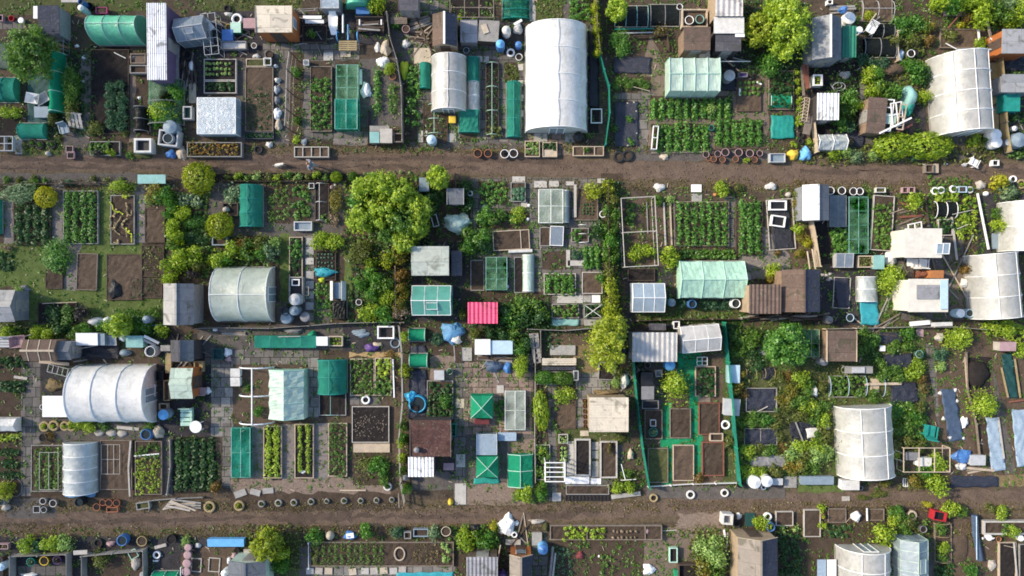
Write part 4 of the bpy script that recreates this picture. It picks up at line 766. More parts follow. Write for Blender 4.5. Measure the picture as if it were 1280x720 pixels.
t=thing('sun_lounger','white moulded plastic lounger standing right of the orange shed','lounger',*P(577,110,.4));m=MB();m.slab((-.27,-.1,.36),(.27,-.1,.36),(.3,.55,.42),(-.3,.55,.42),.06,6,4,lambda u,v:.05*(2*u-1)**2).slab((-.12,-.62,.34),(.12,-.62,.34),(.27,-.1,.36),(-.27,-.1,.36),.05);m.build('seat','white',t)
MB().slab((-.24,.5,.44),(.24,.5,.44),(.2,.72,.72),(-.2,.72,.72),.05).build('backrest','white',t)
for sx in (-.2,.2):
 for yy in (-.2,.45):MB().box(sx-.03,yy-.03,0,sx+.03,yy+.03,.36).build('leg','white',t)
pole(622,64,622,148,'upright white pipe with a cap beside the white lounger','white',.12,z=.6,name='pipe',cat='pipe')
hoops(598,140,690,185,2,'bright blue pipe hoops bent over a wooden crate','x',.7,'sky_blue',False,.035);pole(645,110,645,180,'short blue pipe under the bright blue hoops','sky_blue',.1,z=.3,name='pipe',cat='pipe')
pallet(603,182,684,228,'yellowish slatted crate top below the blue hoops','wood_yellow',5,'x',z=.3);slab(610,230,656,256,'beige slab below the yellowish slatted crate','beige');slab(534,236,577,272,'pale slab set in the paving above the bright green bed',Vh)
bench(682,86,806,142,'dark slatted bench with white uprights beside the blue hoops',Vd,0);planks(690,110,800,150,4,'grey plank lying across the dark slatted bench',(Va,Vd),z=.55);pole(697,88,697,112,'left white upright post on the dark bench','white',.1,z=.7,name='post',cat='post');pole(795,88,795,112,'right white upright post on the dark bench','white',.1,z=.7,name='post',cat='post')
trellis([425,278,414,356,412,440,410,525,405,600],'row of tall dark posts with a white top rail, left of the green bed',2.3)
patch(388,280,435,590,'thin vines and weeds under the tall dark posts','olive',.5,.5,8,.14);bush(408,325,22,'young green vine at the second tall dark post','green',.8);bush(408,545,18,'young green vine at the last tall dark post','mid',.8)
bed(474,298,572,592,'bed with bright green leafy crop and bare soil at its head','wood','soil',.2);patch(478,352,566,586,'bright green spinach filling the bed left of the teal cages','green',.28,.24,20,.13)
pot(455,281,12,'small square white pot with dark inside at the bed corner','white','empty',.4,sq=True)
netcage(592,292,690,446,'lower teal framed net cage over cabbages, upper half',.5,'net_lime',Vn,2,3);netcage(586,446,686,580,'taller teal framed net cage over cabbages, lower half',.85,'net_teal',Vn,2,2)
grid_plants(600,300,684,575,3,9,'cabbage','under the two teal framed net cages',Vr,.2)
slab(694,312,708,380,'white board along the right side of the teal cage','white',.05,'board','board');heap(724,405,24,34,.3,'white crumpled bag right of the teal net cages','white')
heap(802,278,28,26,.5,'big white plastic bag by the thin grey fence','white');heap(812,215,22,34,.45,'beige bulging sack above the big white bag','beige','sack','sack');heap(778,212,14,22,.3,'pale sack left of the bulging beige sack',Vg,'sack','sack')
bush(832,308,26,'lime leafy shrub below the big white bag','lime',.7);pot(845,343,16,'brown pot below the lime shrub by the fence','terracotta');heap(897,312,20,42,.3,'yellow green sack right of the thin grey fence','lime_bag','sack','sack')
rows(752,305,802,505,1,'y','leafy bean','in the plot left of the compost boxes','green',.5);rows(820,380,870,500,1,'y','sparse bean','in the plot above the compost boxes','mid',.35)
crate(744,596,784,642,'green lidded compost box at the left of three',Va,.7,lid=Vn,**CB);crate(790,582,842,642,'pale boarded compost box in the middle of three',Vb,.7,lid=Vc,**CB);crate(848,598,890,640,'open brown compost box at the right of three','wood',.6,Vf,**CB);slab(742,566,830,592,'grey board behind the three compost boxes',Va,.08,'board','board',z=.4)
fence([826,72,838,180,870,280,890,400,895,640],'thin pale boundary fence between the compost plot and the green crop',.75,Va,Vc,'panel',pw=.05);fence([738,500,738,650,895,652],'low dark board edging round the three compost boxes',.3,Vd,Vd)
bed(402,660,558,708,'pale lane side planter divided into four pinkish cells',Vc,Vf,.35,div=(.25,.5,.75),**PL)
tyre(240,673,21,'black tyre on the upper lane below the tall grey bed');heap(290,650,16,14,.25,'white rubble lump by the lane below the grey bed',Vg,'rubble_lump','rubble');bush(412,628,20,'green shrub at the head of the four celled planter','lime',.5);heap(445,638,14,16,.25,'pale bag beside the green shrub at the planter',Vi)
coldframe(522,-20,604,38,'grey glass lean-to roof at the top edge',1.2,'glass_blue',Vi,1,1,wall=Vx);tunnel(640,-60,742,44,'teal covered tunnel cut by the top edge',1.3,'y',3,'film_green',hoop='teal',lines=0);crate(682,36,740,62,'blue box in front of the top edge teal tunnel','blue',.5,lid='blue',**SB);bush(775,18,40,'bushy lime shrub at the top edge beside the teal tunnel','lime',1.0);shed(872,-40,960,48,'grey felted shed cut by the top edge near the bench','felt',Vx,1.6,axis='flat')
bench(836,78,910,108,'weathered slatted bench beyond the thin pale fence','wood',0,False);pot(905,130,18,'pink ring pot beside the weathered slatted bench','pink');heap(905,196,20,18,.3,'off white sack on paving beside the ring pot',Vg,'sack','sack')
patch(905,300,965,560,'tall bright green crop left of the small milky polytunnel','green',.6,.3,22,.15);bush(860,110,20,'dark green clump under the weathered bench end','green',.5)
for i,(x0,y0,x1,y1)in enumerate([(60,-10,130,40),(150,-10,230,30),(280,-10,420,24)]):patch(x0,y0,x1,y1,['rough grass strip at the top edge left of the orange shed','rough grass strip at the top edge above the orange shed','weedy strip at the top edge right of the orange shed'][i],'olive',.2,.35,9,.14,'rough_grass','grass')
T(512,0)
planks(-10,80,100,130,5,'weathered plank in the stack left of the brown gabled shed',ang=20);planks(-10,140,95,205,5,'brown plank in the pile above the beige slab',('wood',Vd),ang=-10);slab(20,216,96,286,'beige stone slab left of the brown gabled shed','beige')
shed(103,64,214,208,'brown gabled shed with white ridge board near the top centre',Vo,'wall_tan',1.9,.5,'y','felt_navy',cap='white')  # shade of the right slope painted in with the navy felt
netcage(182,-10,378,78,'dark timber frame shelter at the top edge centre',1.2,None,'wood',3,2,.03,name='open_square',cat='frame');bush(225,78,16,'small lime shrub behind the dark compost boxes','lime',.5);bush(290,88,14,'tiny lime shrub between the two dark compost boxes','lime',.4)
tunnel(418,-30,540,88,'dark teal netted bed cut by the top edge',.45,'y',4,'net_teal',**NU);grid_plants(425,5,535,85,5,4,'young cabbage','under the dark teal net at the top edge',Vr,.14)
patch(575,-10,685,92,'dry grassy seed bed above the big white polytunnel','olive',.12,.22,8,.1,'rough_grass','grass');patch(724,-10,815,92,'lush green beans at the top right of the white polytunnel','green',.5,.3,24,.15)
crate(230,92,304,190,'grey lidded compost box right of the brown gabled shed','grey',.9,lid='tin_grey',**CB);crate(312,95,400,186,'wider compost box with a pale patched lid',Vd,.9,lid=Va,**CB,rot=-4);slab(325,108,352,150,'pale tile lying on the wider compost box lid','beige',.03,'tile','tile',z=1.02,rot=20)
barrel(435,136,20,'white water barrel left of the big white polytunnel','white',Vg);barrel(408,198,20,'tall blue water barrel beside the compost boxes','blue','sky_blue',1.0);barrel(490,200,15,'small blue drum beside the big white polytunnel','blue','blue',.6);pole(470,110,505,90,'short white board propped by the white barrel','white',.15,.05,z=.9,**BO);heap(488,128,20,24,.5,'grey bag behind the big white polytunnel corner',Vi)
tyre(455,236,19,'white ring planter left of the big white polytunnel','white');pot(492,256,16,'white pot with black inside beside a white ring planter','white','dark',.35);pot(255,226,14,'pale blue bowl on slabs below the compost boxes','pale_blue','water',.2,name='bowl',cat='bowl')
tunnel(100,268,258,508,'small milky polytunnel with white hoops between green nets',1.5,'y',4,Vp,lines=1,door=-1)
tunnel(46,292,98,402,'short green net left of the small milky polytunnel',.6,'y',2,Vq,**NU);tunnel(258,266,315,372,'short green net right of the small milky polytunnel',.6,'y',2,Vq,**NU);tunnel(222,502,314,600,'squarish green net below the small milky polytunnel',.55,'y',2,Vq,'flat',**NU)
tunnel(264,372,314,500,'crumpled clear plastic cloche right of the milky polytunnel',.5,'y',3,'film_clear',name='cloche',cat='cloche',lines=0,wr=.06)
bed(60,462,172,640,'weedy bed with green pipe hoops at the milky tunnel foot',Vd,'soil',.12);hoops(82,470,142,600,3,'green pipe hoops over the weedy bed by the milky tunnel','y',.5,'mint');patch(65,470,168,632,'scattered weeds under the green pipe hoops','mid',.2,.35,9,.12)
pot(192,538,15,'yellow square pot at the milky tunnel door','yellow','lid',.35,sq=True);barrel(98,628,22,'pale blue round barrel by the upper lane','pale_blue','pale_blue',.8);slab(52,588,80,612,'white stone at the lower left of the hooped weedy bed',Vh,.1)
bed(342,280,402,612,'narrow dark bed under white hoops between paved strips',Vd,Ve,.15);hoops(344,284,398,606,4,'pale hoops and ridge pole over the narrow dark bed','y',.5,'mint');patch(346,290,398,560,'low dark seedlings under the pale hoops','dark',.15,.25,9,.1);patch(348,565,415,618,'yellow green weeds at the foot of the narrow dark bed','olive',.25)
patch(432,284,486,368,'weedy growth at the head of the long teal tunnel','olive',.25,.25);tunnel(436,376,500,620,'long dark teal net tunnel left of the big white polytunnel',.6,'y',4,Vq,hoop='teal',**NT,lines=1)
for x,y in [(500,302),(500,375),(500,440),(500,510),(316,265),(345,268)]:slab(x-12,y-14,x+12,y+14,'pale square slab set beside the net covered beds',Vh,.04,g='pale slabs beside the net covered beds')
tunnel(520,140,796,600,'big bright white polytunnel, largest at the top centre',2.25,'y',5,'film_white',lines=1,end='film_clear',door=-1,wr=.012)
sheet((808,112,850,480),'long black plastic strip right of the big white polytunnel',Vm);frame(815,490,866,556,'white square pipe frame on dark soil by the white polytunnel','white',1,1,.1,.06)
fence([832,-20,838,150,850,255],'ivy covered fence right of the big white polytunnel',1.1,'wood','wood');fence([850,255,870,330,892,400,895,520,876,660],'teal windbreak netting fence right of the big white polytunnel',.9,Vq,'teal','net')
for i,y in enumerate([30,80,130,180,230]):bush(836+i*3,y,20,ORD[i]+' yellow green ivy clump from the top on the fence by the white polytunnel','yellow',1.2,'ivy','ivy',ry=26)
barrel(760,614,22,'black water barrel at the white polytunnel corner','black','black',.7)
pots([(307,690,19),(353,690,18)],'{o} brown tub on the lane below the hooped beds','terracotta','brown tubs on the lane',fill='dark');pots([(428,692,20),(468,690,20)],'{o} white tub on the lane below the long teal tunnel','white','white tubs on the lane',fill='dark');bush(426,690,12,'small violet plant in the left white lane tub','purple',.5)
bed(518,634,586,706,'square planted box at the white polytunnel front, left',Vb,'soil',.3,div=(.5,),axis='y');bed(598,640,664,706,'square planted box at the white polytunnel front, right',Vb,'soil',.3);patch(522,640,582,702,'mixed salad in the left box before the white polytunnel','pale',.15);patch(602,646,660,672,'dark salad in the right box before the white polytunnel','dark',.15);slab(600,674,662,704,'pale lid over half of the right front box','beige',.04,'board','board',z=.22)
bed(735,658,874,702,'open wood planter with dividers by the teal windbreak',Vb,Vf,.3,div=(.35,.7),**PL);bush(795,680,14,'small green plant in the divided planter by the windbreak','mid',.3)
for i,x in enumerate([40,150,560,700]):slab(x,600,x+60,640,'pale paving slab in the strip along the top of the lane',Vu,.03,g='pale paving slabs along the lane')
T(768,0)
tree(12,38,48,'lime shrub tree at the top edge right of the white polytunnel','lime',2.0,n=2500)
tunnel(0,30,148,122,'pale netted low bed at the top edge right of centre',.35,'x',4,'net_black',hoop=Vn,**NT,lines=0);tunnel(160,24,290,120,'second netted low bed next to a round white tub',.35,'x',3,'net_black',hoop='grey',**NT,lines=0);patch(4,35,286,118,'seedlings under the netted low beds at the top','dark',.12,.3,8,.1)
pole(0,132,178,128,'long green pipe lying below the netted low beds','teal',.08,z=.15,name='pipe',cat='pipe');pole(20,150,175,146,'long pale pipe lying below the green pipe',Vi,.08,z=.15,name='pipe',cat='pipe')
bush(208,136,30,'straw coloured dry shrub at the end of the long pipes','straw_leaf',.6);bush(30,190,44,'green feathery plant right of the ivy covered fence','green',.7,ry=56);fence([85,170,235,165,235,232],'low dark mesh fence round a bare bed',.4,Vd,Vd,'rail')
pot(295,30,14,'round white tub left of the timber pot bay','white','dark',.5);crate(304,40,420,122,'open timber bay holding two large pots',Vb,.6,Vf,name='timber_bay',cat='bin',w=.08);pot(338,90,20,'white pot standing in the open timber bay','white','soil',.45,z=.35);pot(385,86,20,'grey green pot standing in the open timber bay',Vn,'soil',.45,z=.35)
shed(312,122,432,226,'brown felted shed below the timber pot bay',Vo,Vy,1.9,axis='flat',door='S',rot=0);slab(382,196,430,262,'cream panel leaning on the brown felted shed front','felt_cream',.06,'panel','panel',z=.9)
shed(455,-60,578,72,'pale corrugated shed roof cut by the top edge','tin','wall_tan',2.2,axis='flat',cor=5);slab(448,76,584,150,'crumpled white sheet over the lean-to roof',Vg,.04,'cover_sheet','sheet',z=2.0);slab(544,150,586,166,'torn corner of white sheet hanging off the lean-to','white',.04,'cover_sheet','sheet',z=1.95)
shed(455,120,570,230,'dark felted lean-to under a white sheet','felt','wall_dark',1.85,axis='flat',door='S');heap(500,243,12,14,.3,'bright pink bag at the dark lean-to front','red');pole(452,276,612,276,'white washing pole across the black yard','white',.05,z=.8,**PO)
barrel(518,340,26,'grey round water tank on the black yard','grey',Vi,.8);tyre(465,372,16,'black tyre beside the pale green greenhouse');sheet((446,300,545,405),'black ground sheet beside the pale green greenhouse',Vm);crate(560,326,600,346,'grey crate of pots above the lettuce bed','grey',.35,'violet');bush(620,345,20,'small violet flowered clump above the lettuce bed','purple',.3)
tree(655,132,66,'yellow lime shrub tree left of the big lime tree, top right','yellow',2.6,n=3000);tree(790,130,92,'big lime tree above the hooped green bed, top right','lime',3.6,ry=130,n=6500);tree(740,40,70,'lime tree at the top edge beside the pale corrugated shed','lime',3.0,n=3500);bush(706,285,54,'rounded green shrub below the big lime tree','green',1.3)
tunnel(226,288,446,440,'pale green flat topped greenhouse tunnel above the potato rows',1.7,'x',5,'film_pale','flat',hoop='mint',lines=1)
rows(160,446,530,532,10,'y','potato','in the block directly below the pale green greenhouse','green',.4);rows(182,560,430,680,6,'y','potato','in the lower left potato block','green',.42);rows(452,544,668,650,6,'y','potato','in the lower right potato block','green',.42)
bush(435,488,26,'pale feathery plant between the potato blocks','pale',.6);frame(168,570,192,675,'thin white cane frame left of the lower potato rows','white',1,2,.3,.03,z=.2,rot=-5);pot(437,575,13,'teal tub between the two lower potato blocks','teal','dark',.4)
bed(550,354,660,502,'bed of young lettuces with bare soil at its foot',Vd,Vf,.12);grid_plants(556,362,655,436,5,3,'young lettuce','in the bed right of the black yard','mid',.16,'lettuce','lettuce');pole(640,368,662,380,'white marker board at the lettuce bed, right','white',.1,.03,z=.2,name='marker',cat='marker');pole(565,395,565,430,'white marker board at the lettuce bed, left','white',.1,.03,z=.2,name='marker',cat='marker')
bed(694,318,808,494,'round ended bed of dark greens below the lime tree','wood','soil',.15);patch(698,330,804,488,'dark leafy crop in the round ended bed','dark',.3);tunnel(700,420,790,490,'green net thrown over the foot of the round ended bed',.3,'x',2,'net_green',hoop='mint',**NT,lines=0)
sheet((703,522,806,522,808,624,700,626),'teal rippled netting stretched flat over a bed by the pots','teal','net_cover','net cover',.04,wave=-.12)
for i,(x,y)in enumerate([(822,325),(824,365),(826,405),(830,450),(832,490),(834,525),(836,555),(812,650),(878,640)]):bush(x,y,17,['first','second','third','fourth','fifth','sixth','seventh','lowest left','lowest right'][i]+' small lime shrub down the strip beside the red planks','lime',.4,g='small shrubs beside the red planks')
pole(850,290,870,400,'red painted plank leaning left of the white cabin','wood_red',.2,.05,z=.5);pole(868,288,874,398,'second narrow red plank beside the first','wood_red',.12,.05,z=.6);pole(842,300,852,430,'pale fence plank along the red planks','wood',.15,.05,z=.4)
netcage(850,440,872,545,'brown ladder trellis right of the teal rippled net',.8,None,Vb,1,7,.025,name='trellis',cat='trellis',rot=-8);slab(856,520,888,605,'brown board panel below the ladder trellis','wood',.08,'board','board',rot=-12,z=.5)
fence([885,560,895,640,898,690],'leaning pale pickets at the lane corner by the blue bag',.7,Vb,Vb)
tyres([(838,576,16),(842,608,14),(840,636,14)],'{o} grey ring pot from the top beside the teal rippled net','rubber','ring pots beside the teal net')
pots([(413,695,15),(466,692,15),(500,685,18),(560,686,18),(610,690,18),(655,690,14)],'{o} pale rimmed pot from the left below the right potato block','pink','pale rimmed pots below the potatoes',fill='dark',h=.3)
pots([(425,712,13),(447,716,14),(487,718,14),(546,716,14),(631,718,14)],'{o} terracotta pot from the left in the row nearest the lane','terracotta','terracotta pots nearest the lane',fill='soil',h=.25);bush(598,718,16,'lime plant among the pots nearest the lane','lime',.35)
heap(806,694,24,24,.4,'yellow bag among pots at the lane corner','yellow');heap(862,692,26,32,.45,'bright blue bag beside the yellow bag','sky_blue');pole(165,688,400,684,'long weathered board edging below the potato rows','wood',.1,.06,z=.08,**BO);pole(440,672,700,664,'second long board edging below the right potato block',Vd,.1,.06,z=.08,**BO)
sheet((-5,256,165,258,160,332,-5,330),'navy black ground sheet scattered with white stones',Vl);sheet((0,460,108,460,106,658,0,662),'dark navy ground sheet with a few plants, left of potatoes',Vl)
for i in range(14):heap(U(30,150),U(262,325),6,4,.06,'white stone weighing down the navy black sheet',Vg,'stone','stone','white stones on the navy black sheet')
for x,y in [(20,470),(60,465),(88,462),(98,500),(6,640),(60,655),(100,600)]:heap(x,y,7,6,.1,'pale stone weighing down the plant dotted navy sheet','stone','stone','stone','pale stones on the plant dotted navy sheet')
bush(72,535,18,'green squash plant poking through the dark navy sheet, upper','green',.3);bush(70,640,20,'green squash plant poking through the dark navy sheet, lower','green',.3);bush(5,575,18,'green squash plant at the left edge of the navy sheet','mid',.3)
for i,x in enumerate([18,55,95,135]):bush(x,376,26,ORD[i]+' leafy squash plant from the left between the navy sheets','mid',.4,g='squash plants between the navy sheets')
pole(85,390,160,410,'pale stick across the squash plants',Vb,.04,z=.35,**PO);tyre(60,700,26,'dark tyre set in grey paving by the lane, right',fill='soil');tyre(20,705,26,'dark tyre set in grey paving by the lane, left',fill='soil');heap(225,705,20,14,.2,'beige stones at the lane below the potatoes','beige','stone_heap','stones')
crate(700,690,770,730,'clear plastic crate on the verge beside the yellow bag',Vi,.4,Vj,w=.04)
T(1024,0)
shed(-32,80,100,270,'gabled shed with sunlit grey left slope and dark right slope, top right','felt_grey',Vx,1.8,.62,'y',VA,cap='white',door='S')  # bright and shaded sides put into the two slope colours
shed(102,118,166,258,'teal green flat roofed lean-to beside the grey gabled shed','wall_green','wall_green',1.2,axis='flat',cor=4,door='S');heap(72,74,18,16,.5,'bright blue tarp bundle behind the grey gabled shed','blue','tarp_bundle','tarp',z=1.3)
barrel(136,82,28,'white domed barrel above the teal lean-to','white','white',.8);table(181,134,15,15,'small round white table right of the teal lean-to',round_=True);chair(232,130,-30,'white plastic chair by the dark netted bed','white');pole(228,100,258,60,'pale stick leaning over the yellow shrub',Vb,.08,z=.9,**PO);pole(250,95,272,75,'second pale stick by the yellow shrub',Vb,.08,z=.7,**PO);bush(228,70,24,'yellow flowering shrub above the white chair','yellow',.7)
tunnel(195,175,335,260,'low black covered bed right of the teal lean-to',.45,'x',3,'net_black',hoop='grey',**NT,lines=0);tunnel(230,110,330,172,'dark mesh covered bed above the low black one',.35,'x',3,'net_black',hoop='grey',**NT,lines=0)
for i,(x,y,r)in enumerate([(198,262,26),(245,285,22),(290,280,26)]):bush(x,y,r,ORD[i]+' grey green shrub from the left below the black covered bed',Vr,.6,g='shrubs below the black bed')
hoops(190,0,330,90,3,'pale hoops over a brown bed at the top edge, right','x',.6,Vi);bed(195,-10,330,98,'brown soil bed under pale hoops at the top edge','wood',Vf,.15);planks(40,30,160,60,5,'grey plank stacked at the top edge behind the gabled shed',(Va,Vd),z=.1);crate(38,-2,62,18,'small white crate at the top edge behind the gabled shed','white',.4)
for i,(x,y,r,k)in enumerate([(370,105,42,'green'),(430,95,40,'green'),(460,120,34,'mid'),(395,150,32,'mid'),(350,190,28,'olive'),(420,190,34,'olive'),(495,120,28,Vv),(500,180,26,'rust')]):bush(x,y,r,['large green shrub right of the dark mesh bed','broad green shrub second right of the dark mesh bed','green shrub third right of the dark mesh bed','low green shrub above the dark tyre','olive weed clump beside the dark tyre','olive weed clump above the white ringed pot','autumn tinted shrub above the far right polytunnel corner','rusty shrub left of the far right bed'][i],k,.7)
tyre(360,142,18,'dark tyre among weeds right of the black covered bed');pot(415,240,18,'white ring pot left of the far right polytunnel','white','dark',.4);pot(432,236,16,'black pot touching the white ring pot','black','dark',.4);heap(365,245,20,24,.3,'pale blue bag left of the white ring pot','pale_blue')
fence([338,150,342,280],'thin pale post and board divider by the black bed',.5,Vb,Vb,'rail')
for i,(x,y,r,k)in enumerate([(225,335,34,'lime'),(262,335,32,'green'),(440,320,48,'green'),(475,345,42,'dark'),(250,400,34,'lime'),(300,395,44,'mid'),(345,405,34,'green'),(400,290,28,'green'),(470,430,30,'lime')]):bush(x,y,r,['lime shrub at the left of the brown mound','green shrub touching the brown mound','tall green shrub right of the brown mound','dark green shrub against the far right polytunnel','lime shrub above the red brown roof','wide green shrub above the red brown roof','green shrub behind the window frames','small green shrub on top of the brown mound','lime shrub between teal bag and polytunnel'][i],k,.9)
heap(345,312,62,26,.45,'long brown soil mound among shrubs, top right',Vf,'soil_mound','soil heap',rough=.2,rot=8)
shed(-10,420,88,540,'small cabin with ribbed white roof, top right',Vz,'wall_dark',1.5,axis='flat',cor=6,door='S')
crate(-26,335,16,385,'white square planter holding a lime plant','white',.6,'soil',**PL,plant='lime',w=.07);heap(118,335,24,18,.3,'grey stone heap above the ribbed white cabin','stone','stone_heap','stones');ringwire(85,392,28,'coil of grey wire above the ribbed white cabin',Vi,'wire_coil','wire',ry=18,tilt=20);ringwire(78,384,24,'smaller coil of grey wire beside the first coil',Vi,'wire_coil','wire',ry=14)
for i,(x,y,r,k)in enumerate([(142,450,40,'green'),(170,470,24,'lime'),(130,505,34,'mid'),(100,555,32,'green'),(140,570,26,Vr)]):bush(x,y,r,['large green shrub right of the ribbed white cabin','small lime shrub right of the ribbed white cabin','green shrub second down right of the ribbed cabin','dark green shrub below the ribbed white cabin','blue green shrub beside the black sheet'][i],k,.8)
sheet((70,590,200,590,200,660,90,665),'blue black ground sheet left of the red brown roof',Vl)
tunnel(-20,612,105,682,'sagging grey sheet tent beside the lane, right',.9,'x',3,'film_grey','gable',name='sheet_tent',cat='tent',lines=0,wr=.06);bush(122,640,24,'dry tuft at the end of the grey sheet tent','straw_leaf',.6)
shed(216,440,300,600,'low red brown roofed shed beside stacked window frames','tin_rust',Vy,1.3,axis='flat',door='W',rot=-4)
for i,(a,b,c,d,r_,l)in enumerate([(275,450,325,592,-4,'white ladder like window frame on the red brown roof'),(320,462,372,570,10,'white window frame in the middle of the stack'),(352,470,382,585,-6,'narrow brown window frame at the right of the stack')]):frame(a,b,c,d,l,'white' if i<2 else Vb,1+(i==1),4 if i==0 else 2,.05,.06,r_,'old_window','window frame',z=1.0+i*.08,lean=8)
pole(270,600,415,530,'long white bar across the window frames','white',.1,.06,z=1.3,name='bar',cat='bar');slab(300,510,346,556,'pale green glass pane among the window frames','film_pale',.02,'glass_sheet','glass',z=1.1);pole(300,620,420,560,'brown plank below the window frames','wood_red',.12,.05,z=.6)
heap(410,435,32,55,.9,'tall pale topped sack beside the window frames',Vn,'sack','sack',rough=.15);heap(405,475,26,42,.6,'teal plastic bag below the tall pale sack','teal')
tunnel(488,268,736,612,'big clear polytunnel with white grid lines, far right top',2.3,'y',5,Vp,lines=3,door=-1,r=.03,rot=4);patch(520,320,700,590,'tomato plants growing inside the far right polytunnel','mid',.6,.8,14,.2)
bush(340,655,82,'bright yellow lime hedge beside the lane, far right','lime',1.1,'hedge','hedge',ry=52,ball=True);bush(495,655,95,'wider lime hedge right of the bright one, far right','lime',1.1,'hedge','hedge',ry=54,ball=True)
for i,(x,y,r,k)in enumerate([(80,690,30,'lime'),(125,685,26,'pale'),(170,700,30,'silver'),(245,700,24,'pale'),(330,702,26,'silver'),(430,702,22,Vr),(700,630,30,'lime'),(760,640,26,'mid'),(720,660,24,'olive')]):bush(x,y,r,['lime verge shrub below the grey sheet tent','pale verge shrub below the grey sheet tent','silvery verge shrub left of the bright hedge','pale rosette under the bright hedge','silvery rosette under the bright hedge','blue green clump under the wider hedge','lime shrub below the far right polytunnel','green shrub below the far right polytunnel','olive verge shrub below the far right polytunnel'][i],k,.6)
barrel(795,606,26,'upper of two white drums beside the far right polytunnel','white','white',.8);barrel(798,640,26,'lower of two white drums beside the far right polytunnel','white','white',.8)
for i,(x,y)in enumerate([(762,130),(770,165),(775,205),(785,240)]):pole(x-6,y-30,x+10,y+30,ORD[i]+' pale plank from the top leaning by the orange walled shed',Vb,.14,.05,z=.8,z1=.3)
fence([790,260,805,400,812,560,832,690],'brown timber fence along the right of the clear polytunnel',.8,'wood_yellow','wood','panel');slab(775,280,808,600,'long brown boardwalk beside the clear polytunnel','wood_yellow',.06,'boardwalk','boardwalk')
shed(822,132,960,240,'grey roofed shed with an orange red wall at the right edge','felt_grey','wall_orange',1.9,axis='flat',door='W');shed(822,335,960,415,'low pale grey roof at the right edge','felt_grey',Vx,1.4,axis='flat');crate(830,415,900,500,'teal green tarp covered box at the right edge','teal',.8,lid='teal',**SB);patch(835,505,930,560,'dark green plants below the teal box, right edge','dark',.4);barrel(880,578,12,'small white drum at the right edge','white','white',.5);barrel(900,630,34,'blue grey tank at the right edge',Vj,Vj,.9);barrel(852,640,16,'small grey barrel left of the blue grey tank','grey',Vi,.6);patch(845,670,940,710,'dark shrubby edge by the lane at the right','mid',.5);sheet((820,250,920,250,920,320,815,320),'crumpled black plastic below the orange walled shed',Vm,bump=.15)
for i,(x,y,r,k)in enumerate([(540,15,34,'lime'),(610,10,44,'green'),(660,14,34,'lime'),(735,20,46,'lime'),(730,85,44,'lime'),(820,80,40,'mid'),(880,90,36,'lime'),(910,40,60,'lime'),(790,20,40,'mid'),(850,20,44,'silver')]):bush(x,y,r,['lime shrub at the top edge above the brown bed','green shrub at the top edge right of the lime one','lime shrub at the top edge by the hedge column','upper clump of the lime hedge column, top right','lower clump of the lime hedge column, top right','green shrub above the orange walled shed','lime shrub above the orange walled shed','large lime shrub in the top right corner','mid green shrub at the top edge right of the hedge column','silvery shrub at the top edge near the corner'][i],k,1.3)
bed(545,130,720,216,'brown soil bed behind the clear polytunnel, top right','wood',Vf,.2);bush(580,165,34,'dry weed clump on the brown bed behind the clear tunnel','olive',.5);pole(580,126,645,52,'pink brown pole laid diagonally behind the clear tunnel','wood_red',.08,z=.5,**PO);slab(560,48,660,72,'pinkish board at the top edge, right','pink',.05,'board','board',z=.1);bush(640,110,18,'yellow plant by the diagonal pole','gold',.5);bush(670,80,24,'rusty shrub by the diagonal pole','rust',.6);bush(720,205,30,'lime shrub at the corner of the brown bed','lime',.5);pole(716,132,720,180,'white post board at the brown bed corner','white',.12,.05,z=.5,**BO)
pole(570,195,620,222,'bent white pipe at the polytunnel top, left piece','white',.06,z=.8,name='pipe',cat='pipe');pole(620,222,780,222,'bent white pipe at the polytunnel top, right piece','white',.06,z=.8,name='pipe',cat='pipe');pole(770,170,800,200,'short white pipe end by the pale planks','white',.06,z=.8,name='pipe',cat='pipe')
T(1140,130,6)
crate(100,452,165,515,'brown wooden crate on the lane below the hedges','wood',.35,'soil');slab(168,448,200,516,'orange beige plank end beside the brown lane crate',Vb,.2,'board','board');pots([(318,415,18),(420,375,18),(540,415,18)],'{o} black pot from the left on the verge below the clear tunnel','black','black pots below the clear tunnel',fill='dark');chair(465,435,150,'white plastic chair tipped on the far right verge','white');heap(398,455,20,14,.2,'grey bag beside the tipped white chair',Vi);crate(605,420,655,462,'white square planter on the verge, far right','white',.35,Ve,**PL);slab(78,448,108,456,'white offcut left of the brown lane crate','white',.04,'board','board');slab(240,445,270,455,'white offcut right of the brown lane crate','white',.04,'board','board');heap(475,340,18,12,.25,'pale flower pot heap below the clear tunnel','beige','rubble_lump','rubble')
def skin_fig(name,verts,edges,radii,mat,parent,sub=2,root=0):
 me=bpy.data.meshes.new(name);me.from_pydata(verts,edges,[]);me.materials.append(M(mat));o=obj(name,me,parent)
 s_=o.modifiers.new('skin','SKIN');sv=me.skin_vertices[0].data
 for i,r in enumerate(radii):sv[i].radius=(r,r)if not isinstance(r,tuple)else r;sv[i].use_root=(i==root)
 s_.use_smooth_shade=True;u=o.modifiers.new('sub','SUBSURF');u.levels=u.render_levels=sub;return o
T(0,0,1)
X,Y=P(393.5,209.5)
pr_=thing('person','person in a blue grey jacket walking along the upper lane','person',X,Y,.012,rr(75))
V_=[(0,0,.93),(0,.01,1.12),(0,.0,1.36),(0,.01,1.47),(0,.03,1.56),(0,.05,1.68),(-.19,0,1.38),(-.27,-.1,1.12),(-.25,.08,.92),(-.24,.13,.84),(.19,0,1.38),(.26,.1,1.12),(.25,.3,.98),(.25,.37,.96),(-.1,0,.86),(-.11,.12,.48),(-.11,.02,.09),(-.11,.16,.04),(.1,0,.86),(.11,-.02,.48),(.11,-.22,.14),(.11,-.12,.05)]
